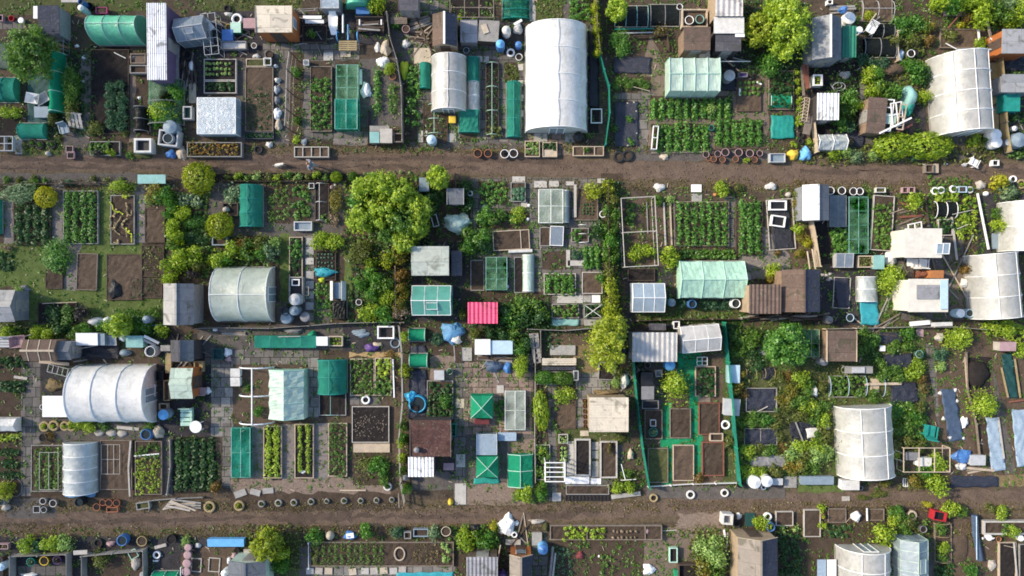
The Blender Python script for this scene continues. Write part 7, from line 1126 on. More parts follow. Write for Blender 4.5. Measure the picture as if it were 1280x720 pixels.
bed(250,434,344,568,'bare timber bed below the lime shrub on green carpet','wood','soil',.22);bed(364,244,456,380,'timber bed of dark seedlings on green carpet',Vb,'soil',.22);patch(370,250,450,374,'dark seedlings in a carpet plot bed','dark',.18);frame(370,202,418,240,'small white pot tray above the seedling bed','white',2,2,.08,.03,z=.2,name='tray',cat='tray');bed(380,408,474,552,'red edged bare bed in the middle of the carpet plot','wood_red','soil',.22);bed(150,612,242,768,'mossy timber bed at the lower left of the carpet plot','wood','grassy',.2);bed(264,598,358,760,'timber bed with moss at the lower middle of the carpet plot',Vb,Vf,.22);bed(394,584,494,738,'red edged bed at the lower right of the carpet plot','wood_red','soil',.24,w=.07)
tyre(501,508,21,'bright white ring planter against the right windbreak','white');crate(430,546,490,582,'weathered wooden crate between red edged beds',Vb,.3,'soil');bush(385,750,30,'rusty dry clump at the foot of the carpet plot','rust',.4);slab(378,384,432,406,'brown plank step between carpet plot beds','wood',.06,'board','board')
heap(45,310,20,36,.4,'pale plastic sheet heap outside the green windbreak',Vg,'plastic_sheet','sheet');bush(20,270,26,'grey green weeds outside the green windbreak','olive',.5)
crate(510,240,562,318,'pale teal lidded box right of the green windbreak, upper',Vn,.5,lid='pale_blue',**SB);crate(494,392,562,464,'pale grey lidded box right of the green windbreak, lower',Vi,.5,lid=Vi,**SB,rot=-4)
tree(778,152,92,'big round dark green bush tree in the weedy plot','green',2.6,ry=96,n=6000);netcage(850,80,922,202,'lime net cage right of the big round bush tree',.9,'net_lime',Vb,2,2,.02);patch(855,85,918,198,'lime green crop in the net cage by the round tree','lime',.6)
hoops(592,252,720,300,4,'yellowish hoops over the weedy plot','x',.4,'wood_yellow',False);sheet((660,250,720,248,722,302,665,302),'black sheet bundle under the yellowish hoops',Vm,bump=.15)
sheet((592,345,722,345,724,440,594,442),'black sheet covered bed with a dark frame, weedy plot',Vl,bump=.12);frame(588,340,728,448,'dark timber frame round the upper black bed',Va,1,1,.2,.05);pole(640,450,690,425,'pale stick on the upper black bed',Vc,.06,z=.25,**PO)
sheet((585,528,725,526,728,592,588,595),'second black sheet bed lower in the weedy plot',Vl,bump=.12);frame(582,522,730,598,'dark timber frame round the second black bed',Va,2,1,.12,.04);sheet((780,498,918,486,928,575,800,595),'large skewed black sheet bed in the weedy plot',Vm,bump=.14);sheet((855,522,912,518,908,560,862,566),'white plastic scrap on the skewed black bed',Vg,'plastic_sheet','sheet',.08,z=.16);pole(815,495,850,585,'dark plank across the skewed black bed',Va,.08,.05,z=.25)
heap(902,358,16,24,.35,'bright white bag among weeds right of the dark bed','white');bush(782,290,24,'rusty orange shrub in the weedy plot','rust',.4);slab(640,172,690,194,'grey board left of the big round bush tree',Va,.05,'board','board',rot=-12)
sheet((605,655,720,640,730,690,612,695),'grey mesh sheet among weeds, lower plot','grey',bump=.1);sheet((680,645,760,640,770,695,690,700),'second grey mesh sheet among weeds, lower plot','grey',bump=.1)
patch(490,70,740,240,'rank undergrowth in the upper part of the weedy plot','dark',.25,.4,12,.16,Vt,'weeds');patch(500,260,930,520,'mixed undergrowth in the middle of the weedy plot','olive',.22,.45,12,.16,Vt,'weeds');patch(540,590,930,740,'pale undergrowth at the foot of the weedy plot','mid',.25,.42,12,.16,Vt,'weeds');patch(930,80,1100,560,'undergrowth between the weedy plot and the white ridged tunnel','olive',.2,.5,11,.16,Vt,'weeds')
for i,(x,y,r,k,h)in enumerate([(520,90,40,'dark',.5),(570,110,44,'mid',.6),(620,120,40,'mid',.6),(560,170,36,'mid',.5),(620,180,30,'dark',.4),(690,120,34,'dark',.4),(570,280,22,Vv,.6),(550,340,34,Vv,.7),(580,370,24,'rust',.5),(520,590,30,'olive',.5),(740,300,28,'olive',.4),(840,300,40,'lime',.7),(870,340,34,'mid',.6),(800,350,30,Vv,.5),(770,390,34,Vv,.6),(790,430,30,'olive',.6),(830,410,40,'mid',.7),(880,430,40,'lime',.7),(900,470,36,'mid',.6),(850,460,34,'olive',.6),(760,450,24,'olive',.4),(570,490,34,'mid',.5),(620,480,36,'mid',.5),(680,485,36,'green',.5),(740,500,34,'olive',.5),(570,560,30,'olive',.4),(750,560,26,'olive',.4),(600,630,36,'lime',.5),(700,620,32,'mid',.5),(650,610,28,'olive',.4),(560,650,30,'olive',.4),(595,720,36,'lime',.5),(650,730,34,'lime',.5),(720,720,34,'olive',.5),(760,620,30,'rust',.4),(800,640,44,'pale',.7),(850,640,44,'olive',.7),(905,650,44,'pale',.7),(820,690,44,Vv,.7),(880,700,40,'mid',.7),(840,610,40,'lime',.6),(915,610,36,'lime',.6),(920,560,24,'mid',.5),(730,440,16,'mid',.4),(640,235,40,'dark',.3)]):
 bush(x,y,r,'wild '+{'dark':'dark green','mid':'green','autumn':'autumn tinted','rust':'rusty','olive':'olive','lime':'lime','green':'bright green','pale':'pale green'}[k]+' weed shrub in the weedy plot right of the carpet plot',k,h,'weed_shrub','weeds','wild '+k+' weed shrubs')
for i in range(8):pole(560+i*48,30+(i % 2)*8,650+i*44,12+(i % 3)*9,'weathered log lying along the boundary above the weedy plot',[Va,Vd,'wood'][i % 3],.13,z=.1+.1*(i % 3),g='logs above the weedy plot',name='log',cat='log')
fence([100,38,300,32,560,30,720,12,930,8],'long boundary fence above carpet and weedy plots',.6,Vd,'wood','panel')
T(1024,390)
fence([15,75,150,72,400,66,600,66,760,80],'long boundary fence above the far right beds',.5,Va,Vb,'rail');slab(408,40,500,60,'left white board on the far right boundary fence','white',.05,'board','board',z=.5,rot=5);slab(505,46,600,64,'right white board on the far right boundary fence',Vg,.05,'board','board',z=.5,rot=2)
shed(36,84,166,222,'brown flat shed with pale left edge, far right',Vo,Vy,1.7,axis='flat',fascia=Vb,door='S');barrel(22,222,20,'dark grey barrel at the brown flat shed corner','grey','grey',.8)
for c,l in [((265,92,370,90,375,138,268,142),'small black sheet bed right of the brown flat shed, top'),((285,190,415,185,422,258,290,262),'black sheet bed right of the brown flat shed, middle'),((320,318,435,312,442,408,318,412),'black sheet bed below the orange plank, lower')]:sheet(c,l,Vl,bump=.12)
slab(275,152,298,176,'white tub between two black sheet beds','white',.25,'tub','tub');pot(452,190,18,'teal pot beside the middle black sheet bed',Vn,'plant',.4,leaf=Vr);table(178,260,62,16,'grey slatted potting table below the brown flat shed',Va,.7);slab(148,248,205,274,'pale tray on the grey slatted potting table',Vi,.06,'tray','tray',z=.76);ringwire(118,262,18,'pale wire ring at the potting table',Vg,w=.02)
hoops(46,288,290,382,4,'pale blue hoops over dark greens, far right','x',.5,'pale_blue',False);bed(44,286,210,384,'timber bed of dark greens under pale blue hoops',Va,Ve,.12);patch(50,292,205,380,'dark greens under pale blue hoops, far right','mid',.25);pole(205,325,370,322,'pale brown plank across the hooped bed',Vb,.16,.04,z=.3);slab(232,300,270,365,'orange beige crate lid by the hooped bed',Vb,.1,'board','board')
tunnel(70,416,312,724,'white ridged polytunnel with two hoop lines, right',1.9,'y',4,Vp,lines=2,door=-1,rot=3,r=.03)
for i,(x,y,r,k)in enumerate([(200,110,40,'mid'),(240,130,32,'green'),(195,165,38,'mid'),(235,190,32,'dark'),(400,95,34,'green'),(340,160,30,'mid'),(400,150,26,'mid'),(270,230,28,'mid'),(450,240,34,'lime'),(300,285,36,'mid'),(360,275,36,'mid'),(420,280,34,'lime'),(250,380,30,'mid'),(345,450,44,'green'),(400,450,44,'mid'),(440,470,40,'green'),(340,520,44,'mid'),(390,530,40,'mid'),(345,585,40,'olive'),(400,590,36,'olive'),(450,600,32,'olive'),(330,640,36,'lime'),(20,490,34,'lime'),(30,560,40,'olive'),(30,640,44,'pale'),(15,430,34,'mid'),(450,430,30,'olive'),(20,330,26,'olive'),(470,350,26,'straw_leaf'),(465,300,22,'rust')]):
 bush(x,y,r,'rambling '+{'dark':'dark','mid':'green','green':'bright green','lime':'lime','olive':'olive','pale':'pale','straw_leaf':'straw coloured','rust':'rusty'}[k]+' weed shrub around the far right black sheet beds',k,.6,'weed_shrub','weeds','rambling '+k+' weed shrubs')
heap(35,520,14,14,.2,'pale scrap left of the white ridged polytunnel',Vi);sheet((-15,490,40,490,45,560,-15,560),'black sheet scrap left of the white ridged polytunnel',Vl)
patch(190,85,470,300,'undergrowth round the far right black sheet beds','mid',.22,.42,12,.16,Vt,'weeds');patch(320,410,490,610,'lush undergrowth right of the white ridged tunnel','green',.35,.38,16,.16,Vt,'weeds')
chair(492,532,170,'teal plastic chair overturned among weeds, far right','teal',1.4);slab(438,75,470,112,'pinkish slab at the head of the grey slab path','pink',.05)
sheet((542,348,605,345,648,575,580,582),'long slanting slate blue ground sheet, far right','sheet_blue',bump=.06)
for x,y in [(545,365),(612,352),(560,480),(588,565),(648,568),(620,400)]:heap(x,y,10,9,.12,'pale stone pinning the slanting slate blue sheet',Vg,'stone','stone','stones on the slanting slate blue sheet')
heap(655,495,16,26,.3,'white bag beside the slanting slate blue sheet','white');bush(625,125,56,'lime shrub right of the grey slab path','lime',1.0);bush(545,190,34,'blue green cabbage like shrub at the slab path',Vr,.6);bush(550,240,24,'pale shrub below the blue green shrub','pale',.4);bush(738,410,62,'leafy green shrub above the pale blue sheet','lime',1.0);heap(545,115,20,20,.4,'grey brown sack right of the boundary fence boards','stone','sack','sack');crate(812,136,882,174,'small grey pink box shed, far right',Vc,.7,lid='pink',**SB)
heap(715,278,52,64,.35,'dark mound of dug soil, far right',Ve,'soil_mound','soil heap',rough=.15);pole(655,200,665,340,'pale plank left of the dark soil mound',Vb,.07,.05,z=.12);fence([655,180,660,340,700,500,716,650],'low board divider right of the slate blue sheet',.25,'wood','wood')
sheet((812,190,860,182,892,382,848,390),'dark green black sheet strip, far right','teal_dark',bump=.12);pole(820,250,850,385,'yellow plank left of the dark strip, far right','wood_yellow',.1,.05,z=.2);pole(880,210,905,385,'yellow plank right of the dark strip, far right','wood_yellow',.1,.05,z=.2);patch(850,60,930,130,'lime crop in the upper far right corner plot','lime',.5);bush(790,70,44,'lime shrub row above the far right sheets, left','lime',.8);bush(850,75,40,'lime shrub row above the far right sheets, middle','lime',.8);bush(905,170,34,'lime shrub at the right edge below the corner plot','lime',.7);pole(740,90,880,140,'brown pole slanting over the far right plot','wood',.08,z=.3,**PO)
sheet((745,475,800,472,836,710,770,716),'pale blue dotted sheet, narrower of two, far right','pale_tarp',bump=.08);sheet((860,438,960,438,980,690,885,694),'pale blue dotted sheet, wider one at the right edge','pale_tarp',bump=.08);pole(806,474,832,660,'long white plank beside the narrower pale blue sheet',Vc,.09,.05,z=.15);pole(855,405,930,395,'red brown plank above the wider pale blue sheet','wood_red',.1,.05,z=.15)
netcage(380,612,588,720,'brown post frame over weeds, lower right',.9,None,Vb,3,1,.035,name='pergola',cat='frame');pole(340,620,385,640,'short rail of the brown post frame, upper',Vb,.06,z=.6,name='rail',cat='rail');pole(340,660,385,675,'short rail of the brown post frame, lower',Vb,.06,z=.6,name='rail',cat='rail');crate(390,632,445,665,'grey box in the brown post frame','grey',.5,lid='grey',**SB);crate(442,656,502,692,'white crate in the brown post frame','white',.5,lid=Vg);bush(530,680,44,'lime shrub inside the brown post frame','lime',.7);bush(480,715,36,'green shrub inside the brown post frame','green',.6)
heap(648,652,44,30,.4,'dark blue tarp heap beside the pale crate, lower right','blue','tarp_heap','tarp');crate(680,645,745,688,'pale grey crate beside the dark blue tarp heap',Vi,.4,lid=Vi);heap(642,695,24,18,.3,'white bag below the dark blue tarp heap',Vg);planks(650,700,790,715,4,'loose pale plank below the dark blue tarp heap',(Vb,'wood'),jit=.25)
T(0,560,4.5)
pots([(240,300,19),(297,312,21)],'{o} pale pot from the left above the lower lane, far left',Vg,'pale pots above the lower lane',fill='dark',h=.35);pot(205,346,19,'square grey pot above the lower lane, far left',Vi,'dark',.3,sq=True);pot(245,348,18,'round grey pot beside the square grey pot',Vi,'dark',.3);barrel(442,306,26,'black barrel at the foot of the old cloche tunnel','black',None,.6)
pots([(543,333,21),(577,308,18),(612,310,21),(655,310,20)],'{o} round pot from the left below the cane strung bed','terracotta','round pots below the cane strung bed',fill='dark',h=.3);crate(598,334,662,362,'terracotta trough below the round pots','terracotta',.3,'soil',**TR)
for i in range(9):pole(915+i*6,345-i*7,1070+(i % 3)*30,310+(i % 4)*14,'whitish plank in the pile beside the lower lane, left',[Vc,Vb,Va][i % 3],.1,.04,z=.06+.035*i,g='whitish planks beside the lower lane')
crate(765,305,840,345,'grey stone box beside the whitish planks',Va,.35,'grassy',**PL,rot=8);fence([850,345,850,290,1000,278,1150,272],'low board edge behind the whitish planks',.3,Va,'wood','rail');heap(30,335,24,20,.3,'pale stone at the left edge above the lower lane','stone','rock','rock',rough=.2);barrel(5,305,22,'grey barrel at the left edge above the lower lane','grey',None,.6)
for i,(x,y,r,k)in enumerate([(148,546,44,'lime'),(208,556,34,Vr),(285,540,52,'lime'),(372,540,46,'pale')]):bush(x,y,r,['yellow lime round bush below the lower lane, first of four','blue green bush below the lower lane, second of four','upright lime bush below the lower lane, third of four','pale rosette bush below the lower lane, fourth of four'][i],k,.8)
tyre(550,536,27,'grey planted tyre right of the pale rosette bush');heap(620,540,24,14,.2,'pinkish stones beside the blue tub','pink','stone_heap','stones');barrel(685,522,32,'blue tub below the lower lane, left','blue',None,.5);pot(797,525,29,'brown tub right of the blue tub','wood_yellow','soil',.4,name='tub',cat='tub');pot(962,515,28,'black tub right of the brown tub','black','dark',.45,name='tub',cat='tub');tyre(880,603,22,'white ring planter below the brown tub','white');slab(860,630,890,640,'small white label board under the ring planter','white',.03,'board','board');slab(868,545,935,562,'pale stone slab right of the brown tub','stone',.1,rot=15)
pot(748,598,24,'pale square pot in the middle walled yard','mint','soil',.4,sq=True,rot=30)
fence([92,720,92,592,405,580,405,720],'grey board enclosure around three coloured pots, lower left',.7,Va,Va);fence([490,720,490,590,830,560,832,720],'grey board enclosure around the olive shrub, lower left',.7,Va,Va)
pot(172,642,24,'teal pot in the grey board enclosure','teal','plant',.4,leaf=Vr);pot(247,636,26,'yellow pot in the grey board enclosure','yellow','dark',.4);pot(320,632,24,'violet pot in the grey board enclosure','violet','plant',.4,leaf='purple');heap(160,716,44,12,.3,'white bag at the bottom edge in the enclosure','white');slab(412,576,490,600,'pale coping board between the two enclosures',Vc,.05,'board','board',z=.6,rot=3);bush(552,628,50,'spiky olive shrub in the second board enclosure','olive',.7);heap(760,650,26,34,.25,'grey stones in the second board enclosure','stone','stone_heap','stones')
pots([(1058,560,20),(1056,602,22),(1052,650,24),(1048,696,24)],'{o} pink pot from the top in the pink column, lower left','pink','pink pot column',fill='lid',h=.35);frame(1076,618,1134,696,'left of two white window frames on brown soil, lower left',Vc,1,1,.05,.05,name='old_window',cat='window frame',rot=-4);bush(1042,520,28,'pale yellow flower clump above the pink pots','pale',.4);heap(1112,550,18,14,.2,'white stone right of the pink pots',Vg,'rock','rock',rough=.15)
tunnel(872,688,1012,800,'green net tunnel cut by the bottom edge, left',.7,'x',3,'net_green',hoop='mint',**NT,lines=0);pole(1016,670,1016,720,'white post at the bottom edge beside the green net','white',.06,z=.5,name='post',cat='post');pot(800,712,14,'white bucket at the bottom edge, left','white','empty',.4,name='bucket',cat='bucket');crate(-20,540,45,570,'pinkish trough at the left edge below the lower lane','pink',.3,Vf,**TR,plant='pinkflower');fence([40,600,42,720],'short dark fence at the lower left edge',.5,Vd,Vd);barrel(5,670,22,'pale blue barrel at the lower left edge','pale_blue','pale_blue',.7)
T(256,560,4.5)
tyre(25,332,33,'yellow green planted tyre at the left of the lane tyre line','wood_yellow',plant='olive');tyre(192,326,30,'yellow planted tyre second in the lane tyre line','wood_yellow',plant='yellow')
tyres([(318,315,20),(413,310,21),(500,308,20),(597,303,19),(685,300,15),(783,298,18),(876,298,17),(966,295,17),(1052,292,16)],'{o} small pale rimmed tyre after the two yellow ones along the lower lane',Va,'pale rimmed tyres along the lower lane',plant='olive')
for i,(a,b,c,d,r_)in enumerate([(165,238,232,275,20),(255,232,312,266,-15),(325,225,385,256,5)]):slab(a,b,c,d,ORD[i]+' grey stone slab from the left above the lane tyre line',Vu,.08,rot=r_,g='grey stone slabs above the tyre line')
tyre(1028,218,24,'white ring planter at the centre left fence foot',Vg,plant='mid');pole(760,238,905,238,'pale board edging above the lane tyre line',Vb,.08,.05,z=.1,**BO);bush(60,222,34,'brown dry shrub at the foot of the slab path','rust',.7);pole(1092,255,1095,335,'wooden gate post at the lower lane','wood',.12,z=.5,name='post',cat='post')
crate(18,512,220,552,'long sky blue trough below the lower lane','sky_blue',.4,lid='sky_blue',**TR);tree(340,545,78,'yellow olive shrub tree above the mint shed, lower left','yellow',2.2,ry=95,n=4200);bush(430,590,44,'yellow lime shrub right of the yellow olive tree','lime',1.1);bush(430,670,50,'green shrub at the bottom edge beside the mint shed','green',1.0);bush(300,600,40,'olive shrub against the mint shed roof','olive',.9)
shed(132,636,342,800,'mint topped dark grey shed cut by the bottom edge',VA,'felt_mint',1.9,.4,'y',door='N');slab(218,570,262,632,'grey green board left of the yellow olive tree','stone',.06,'board','board',z=.2);frame(22,616,86,696,'right of two white window frames on brown soil, lower left',Vc,1,1,.05,.05,name='old_window',cat='window frame',rot=-4);heap(166,608,20,18,.3,'pink white bag above the mint topped shed','pink');barrel(110,706,20,'white drum left of the mint topped shed','white','white',.7);slab(125,620,138,650,'small white post board left of the mint shed','white',.3,'board','board');pot(180,575,16,'black pot below the sky blue trough','black','dark')
bush(610,496,46,'green shrub below the lower lane, left of the beige ball','green',.8);heap(702,496,25,25,.5,'smooth beige ball shaped pot below the lower lane','beige','stone_ball','ball',rough=.03);heap(815,495,34,24,.35,'blue and white feed bag below the lower lane','blue','sack','sack');slab(795,480,838,508,'white panel on the blue feed bag','white',.04,'white_card','panel',z=.3,rot=8);bush(905,474,42,'bright green shrub right of the blue feed bag','green',.8);bush(1082,476,36,'blue green agave like plant below the lower lane',Vr,.6);crate(1120,472,1160,512,'grey cube stone planter right of the agave',Va,.35,'soil')
bed(592,528,1400,666,'very long bed of thin green rows, lower centre','wood','soil',.2,w=.06);rows(650,535,1010,660,10,'y','thin green onion','in the very long lower bed','mid',.25,.24,16,.12);patch(600,535,650,660,'weeds at the left end of the very long lower bed','olive',.15);ringwire(1096,596,28,'pale wicker ring lying in the very long bed',Vb,'wicker_ring','ring',ry=36,w=.05,z=.24)
for i,(x,y)in enumerate([(590,690),(640,690),(695,690),(900,690),(950,690),(1005,688),(1060,690),(1110,680),(830,695)]):slab(x-20,y-16,x+22,y+20,'pale worn paving stone in the row below the very long bed',[Vh,'stone','beige'][i % 3],.06,g='paving stones below the very long bed',rot=U(-8,8))
sheet((1080,698,1400,694,1400,790,1075,790),'teal blue tarp at the bottom edge, centre','teal_tarp',bump=.06)
fence([590,526,590,668],'short white cane edge at the left end of the very long bed',.3,'white','white')
T(512,560,4.5)
bush(140,480,34,'pale agave plant left of the round beige pot','silver',.6,ry=44);pot(205,470,28,'round beige pot right of the pale agave','beige','soil',.45);crate(20,455,105,500,'dark blue grey crate pair left of the pale agave',Vj,.35,'soil');patch(20,535,170,650,'brown dead stalks in the right of the very long bed','straw_leaf',.12,.35,8,.12);patch(180,530,220,640,'pale flowering plants at the right end of the very long bed','pale',.3)
heap(230,306,16,20,.35,'yellow ball shaped bag beside the slab path end','yellow',rough=.1);slab(255,200,318,318,'pale concrete path end at the lower lane',Vh,.05)
bush(318,515,54,'bright lime bush above the grey corrugated shed','lime',1.2);bush(440,525,56,'green bush beside the bright lime bush, lower centre','green',1.1);bush(390,500,36,'mid green bush between the lime and green ones','mid',1.0);bush(470,434,30,'golden shrub left of the white crumpled sheet','gold',.6);heap(370,450,36,20,.3,'black bag with white specks beside the golden shrub','black')
heap(546,440,46,58,.5,'big white crumpled sheet below the lower lane','white','plastic_sheet','sheet',rough=.35,rot=-10);tyre(590,490,17,'white ring under the big white crumpled sheet','white',h=.3);heap(600,425,16,14,.2,'small white scrap right of the crumpled sheet','white');slab(540,516,625,545,'mossy grey slab above the orange shed','stone',.08)
shed(320,612,496,800,'grey corrugated shed with a brown front, bottom centre','tin_grey',Vo,1.9,axis='flat',cor=8,door='N',pitch=.05);shed(562,602,690,800,'orange fronted gabled shed with beige and navy slopes, bottom centre','felt_tan','wall_orange',1.9,.5,'y','felt_navy',door='N',win='N',fascia=Vb)  # navy on the second slope is shade put into the colour
pole(512,545,492,650,'pale pole leaning between the two bottom centre sheds',Vb,.07,z=1.0,**PO);heap(525,705,22,20,.3,'violet bag between the two bottom centre sheds','violet')
barrel(750,572,29,'blue water barrel right of the orange fronted shed','sky_blue','blue',.9);crate(690,475,742,545,'grey slatted step box above the blue water barrel',Vu,.2,lid=Vu,name='step_box',cat='step')
pole(806,556,790,720,'long pale log right of the slab path, left',Va,.16,z=.15,name='log',cat='log');pole(820,590,806,720,'long pale log right of the slab path, right',Vc,.13,z=.15,name='log',cat='log')
bed(790,434,1420,518,'long timber planter with cross boards beside the lower lane','wood','soil',.3,div=(.33,.85),w=.06,**PL);patch(865,440,995,512,'lime salad in the left bay of the long lower planter','lime',.25);patch(1010,440,1090,512,'lime salad in the middle bay of the long lower planter','lime',.25,.35);grid_plants(1130,445,1280,512,6,2,'small white flowered plant','in the long lower planter','pinkflower',.12,'flower','flower')
heap(715,415,42,13,.25,'pale stone edging heap below the lower lane','stone','stone_heap','stones');heap(765,445,17,24,.3,'yellow green stone left of the long planter','grassy','weed_clump','weeds');patch(820,560,910,800,'feathery dark green crop right of the logs, bottom',Vr,.3,.3,14,.14);patch(1070,600,1150,800,'green crop strip on dark soil, bottom right of centre','mid',.3,.3,14,.14);heap(960,606,22,20,.25,'dark red cloth on the dark soil plot','maroon','cloth','cloth');heap(1066,610,6,7,.1,'white marker stone on the dark soil plot','white','stone','stone')
T(768,560,4.5)
heap(183,466,14,26,.3,'pinkish sack at the end of the long lower planter','pink','sack','sack',rough=.15);heap(195,685,34,30,.3,'white crumpled bag on bare soil, bottom right of centre','white')
tyre(222,282,24,'tan ring planter below the carpet plot','wood_yellow');tyre(430,264,25,'pale tyre below the middle of the carpet plot',Vg);tyre(622,254,23,'pale tyre below the right of the carpet plot',Vg);pot(710,206,20,'black pot at the windbreak corner','black','dark',.4)
barrel(790,194,36,'white domed tank right of the carpet plot','white','white',.7);barrel(860,188,32,'white round lidded tank beside the domed one',Vg,'white',.8);tyre(840,222,15,'small white ring between the two white tanks','white');crate(888,172,944,206,'grey lidded crate right of the white tanks','grey',.4,lid=Vi);slab(955,160,1025,224,'dark grey board right of the grey lidded crate',Va,.1,'board','board');crate(1050,160,1230,204,'long grey blue trough on grass, lower right',Vj,.4,lid=Vj,**TR);ringwire(1040,185,12,'grey hose loop left of the long trough','grey','hose_loop','hose',ry=22)
crate(608,372,668,432,'white open box with dark inside at the lane, lower right',Vg,.7,'grey',name='open_box',cat='box',w=.1,rot=-4);heap(702,384,15,20,.25,'white bag right of the white open box',Vg);tyre(690,430,21,'black tyre below the white bag, lower right');slab(735,365,790,440,'dark teal sheet behind the lime shrub, lower right','teal_dark',.04,'board','board')
bush(832,425,42,'lime shrub left of the white ring and blue barrel','lime',1.0);tyre(865,388,23,'white ring planter above the open blue barrel','white',h=.3);barrel(880,446,27,'open navy blue barrel above the dark gabled shed','blue',None,.8);bed(908,356,1006,438,'timber framed bed of dark soil above the gabled shed',Vc,'soil',.2);bed(1066,346,1160,500,'brown bed with white cane edges, lower right',Vc,'soil',.2)
shed(694,504,918,830,'tan gabled shed with navy right slope, bottom right','felt_tan','wall_tan',2.0,.7,'y','felt_navy',door='N',fascia=Vb,cap='felt_tan');planks(612,470,700,640,7,'weathered plank stacked left of the tan gabled shed',('wood',Vc,Vd),jit=.2);pole(616,460,622,500,'white plank end left of the tan gabled shed','white',.1,.05,z=.6)  # unlit right slope painted navy instead of tan
bush(548,575,86,'large pale leafy shrub left of the tan gabled shed','pale',1.5);bush(500,690,60,'autumn yellow shrub at the bottom edge',Vv,1.0);bush(570,690,46,'green shrub at the bottom edge left of the tan shed','mid',1.0);bush(600,640,40,'pale leaf clump against the plank stack','pale',1.0)
crate(310,562,356,646,'oval white green tub of soil on the bare yard','mint',.35,Ve,name='tub',cat='tub',w=.05);crate(360,655,480,740,'dark timber bay at the bottom edge',Vd,.6,Ve,name='timber_bay',cat='bin');slab(338,688,360,730,'green board at the dark timber bay','green_plastic',.4,'board','board');ringwire(395,560,50,'rusty bent wire loop on the bare yard','wood','wire_loop','wire',ry=60,w=.012);pole(200,470,350,462,'thin white string line across the bare yard','white',.025,z=.1,name='cane',cat='cane')
bush(945,460,24,'pale spiky plant right of the open navy barrel','pale',.4);bush(1025,450,22,'pale spiky plant below the timber framed bed','pale',.4);patch(930,480,1050,720,'dark green undergrowth right of the tan gabled shed','dark',.3)
T(1024,560,4.5)
crate(126,182,222,234,'white handcart box beside the lower lane, right','white',.6,lid=Vg,name='handcart',cat='cart');tyre(236,226,13,'small grey wheel beside the white handcart','grey');bush(370,190,30,'rusty green shrub below the white ridged polytunnel',Vv,.5);bush(330,170,24,'red tinted shrub below the white ridged polytunnel','rust',.5);frame(468,168,496,216,'white narrow frame beside the lower lane','white',2,1,.1,.04);bush(540,190,40,'olive shrub left of the lime lane shrub',Vv,.6);bush(672,205,58,'bright lime shrub beside the lower lane, right','lime',1.1)
sheet((735,152,1000,158,1005,216,735,222),'navy plastic strip beside the lower lane, right',Vl,bump=.05)
bush(350,260,60,'low olive verge clump in the lower lane, left','olive',.2,ry=20);bush(240,280,44,'low olive verge clump in the lower lane, far left','olive',.2,ry=16);slab(128,272,172,298,'pale worn slab in the lower lane','stone',.03)
bush(605,318,36,'yellow flowering verge clump right of the lane','gold',.3,ry=20);bush(740,345,44,'lime shrub right of the red crate','lime',.8);bush(800,360,34,'green shrub second right of the red crate','mid',.6);crate(645,358,718,410,'bright red crate standing on its end, lower right','red',.6,'black',rot=-10,w=.05);bush(1035,365,38,'lime shrub above the white framed planter','lime',.6);bush(960,340,30,'olive verge shrub above the white framed planter','olive',.4)
bed(50,340,152,420,'brown bed with thin cane edges, lower right','wood',Vf,.12);bed(268,342,366,408,'small brown bed with a white post, lower right','wood',Vf,.15);pole(268,338,270,410,'white post board at the small brown bed','white',.08,.05,z=.3,**BO);heap(210,388,26,28,.4,'white bag between two brown beds, lower right','white');pole(150,420,180,385,'bent pale cane left of the white bag',Vb,.03,z=.3,name='cane',cat='cane')
pot(22,385,14,'small brown pot with lime plant at the bed edge','terracotta','plant',.3,leaf='lime');bush(20,430,26,'yellow lime shrub left of the thin cane bed','lime',.4);bush(15,340,26,'lime weed at the verge left of the thin cane bed','lime',.4)
for i,(x,y,r,k)in enumerate([(430,370,40,'mid'),(470,410,44,'mid'),(420,410,36,'lime'),(520,420,40,'olive'),(480,460,40,'mid'),(450,350,28,'green')]):bush(x,y,r,['green bramble clump above the pale greenhouse, upper left','green bramble clump above the pale greenhouse, middle','lime bramble clump above the pale greenhouse','olive bramble clump left of the black pot','green bramble clump touching the pale greenhouse','small bright bramble left of the pale tyre'][i],k,.5)
tyre(525,380,28,'pale tan tyre planter above the pale greenhouse',Vb,plant='mid');pot(588,458,20,'black pipe pot right of the bramble clumps','grey','dark',.5);bush(362,486,58,'bright lime shrub between tunnel and pale greenhouse','lime',1.1);patch(385,530,460,720,'dark green undergrowth between tunnel and pale greenhouse','dark',.6,.35,20,.16);patch(60,430,190,500,'dark weeds above the bluish bottom polytunnel','dark',.25);patch(190,420,300,500,'thin weeds above the bluish bottom polytunnel','olive',.15,.4,6)
tunnel(88,540,372,860,'bluish white polytunnel cut by the bottom edge, right',2.0,'y',4,Vp,lines=2,door=1);slab(-10,628,40,740,'pale blue sheet left of the bluish bottom tunnel','pale_tarp',.04,'sheet_board','sheet',z=.5);slab(46,628,96,740,'white sheet left of the bluish bottom tunnel','white',.04,'sheet_board','sheet',z=.5)
greenhouse(456,518,612,800,'pale framed glass greenhouse cut by the bottom edge, right',1.3,.55,'y','glass','film_pale',5,0,True)
hoops(652,425,742,640,4,'yellowish hoops over strawberry rows, bottom right','y',.5,'wood_yellow',False);bed(650,425,745,640,'bed of green shrubs under yellowish hoops','wood','soil',.15);bush(680,455,34,'green plant under the upper yellowish hoop','mid',.5);bush(695,560,36,'lime plant under the lower yellowish hoop','lime',.5);bush(690,610,30,'green plant at the last yellowish hoop','mid',.4);patch(660,660,760,780,'dark greens at the bottom edge below the hoops','dark',.3);bush(860,700,50,'green shrub at the bottom edge, right','green',.6)
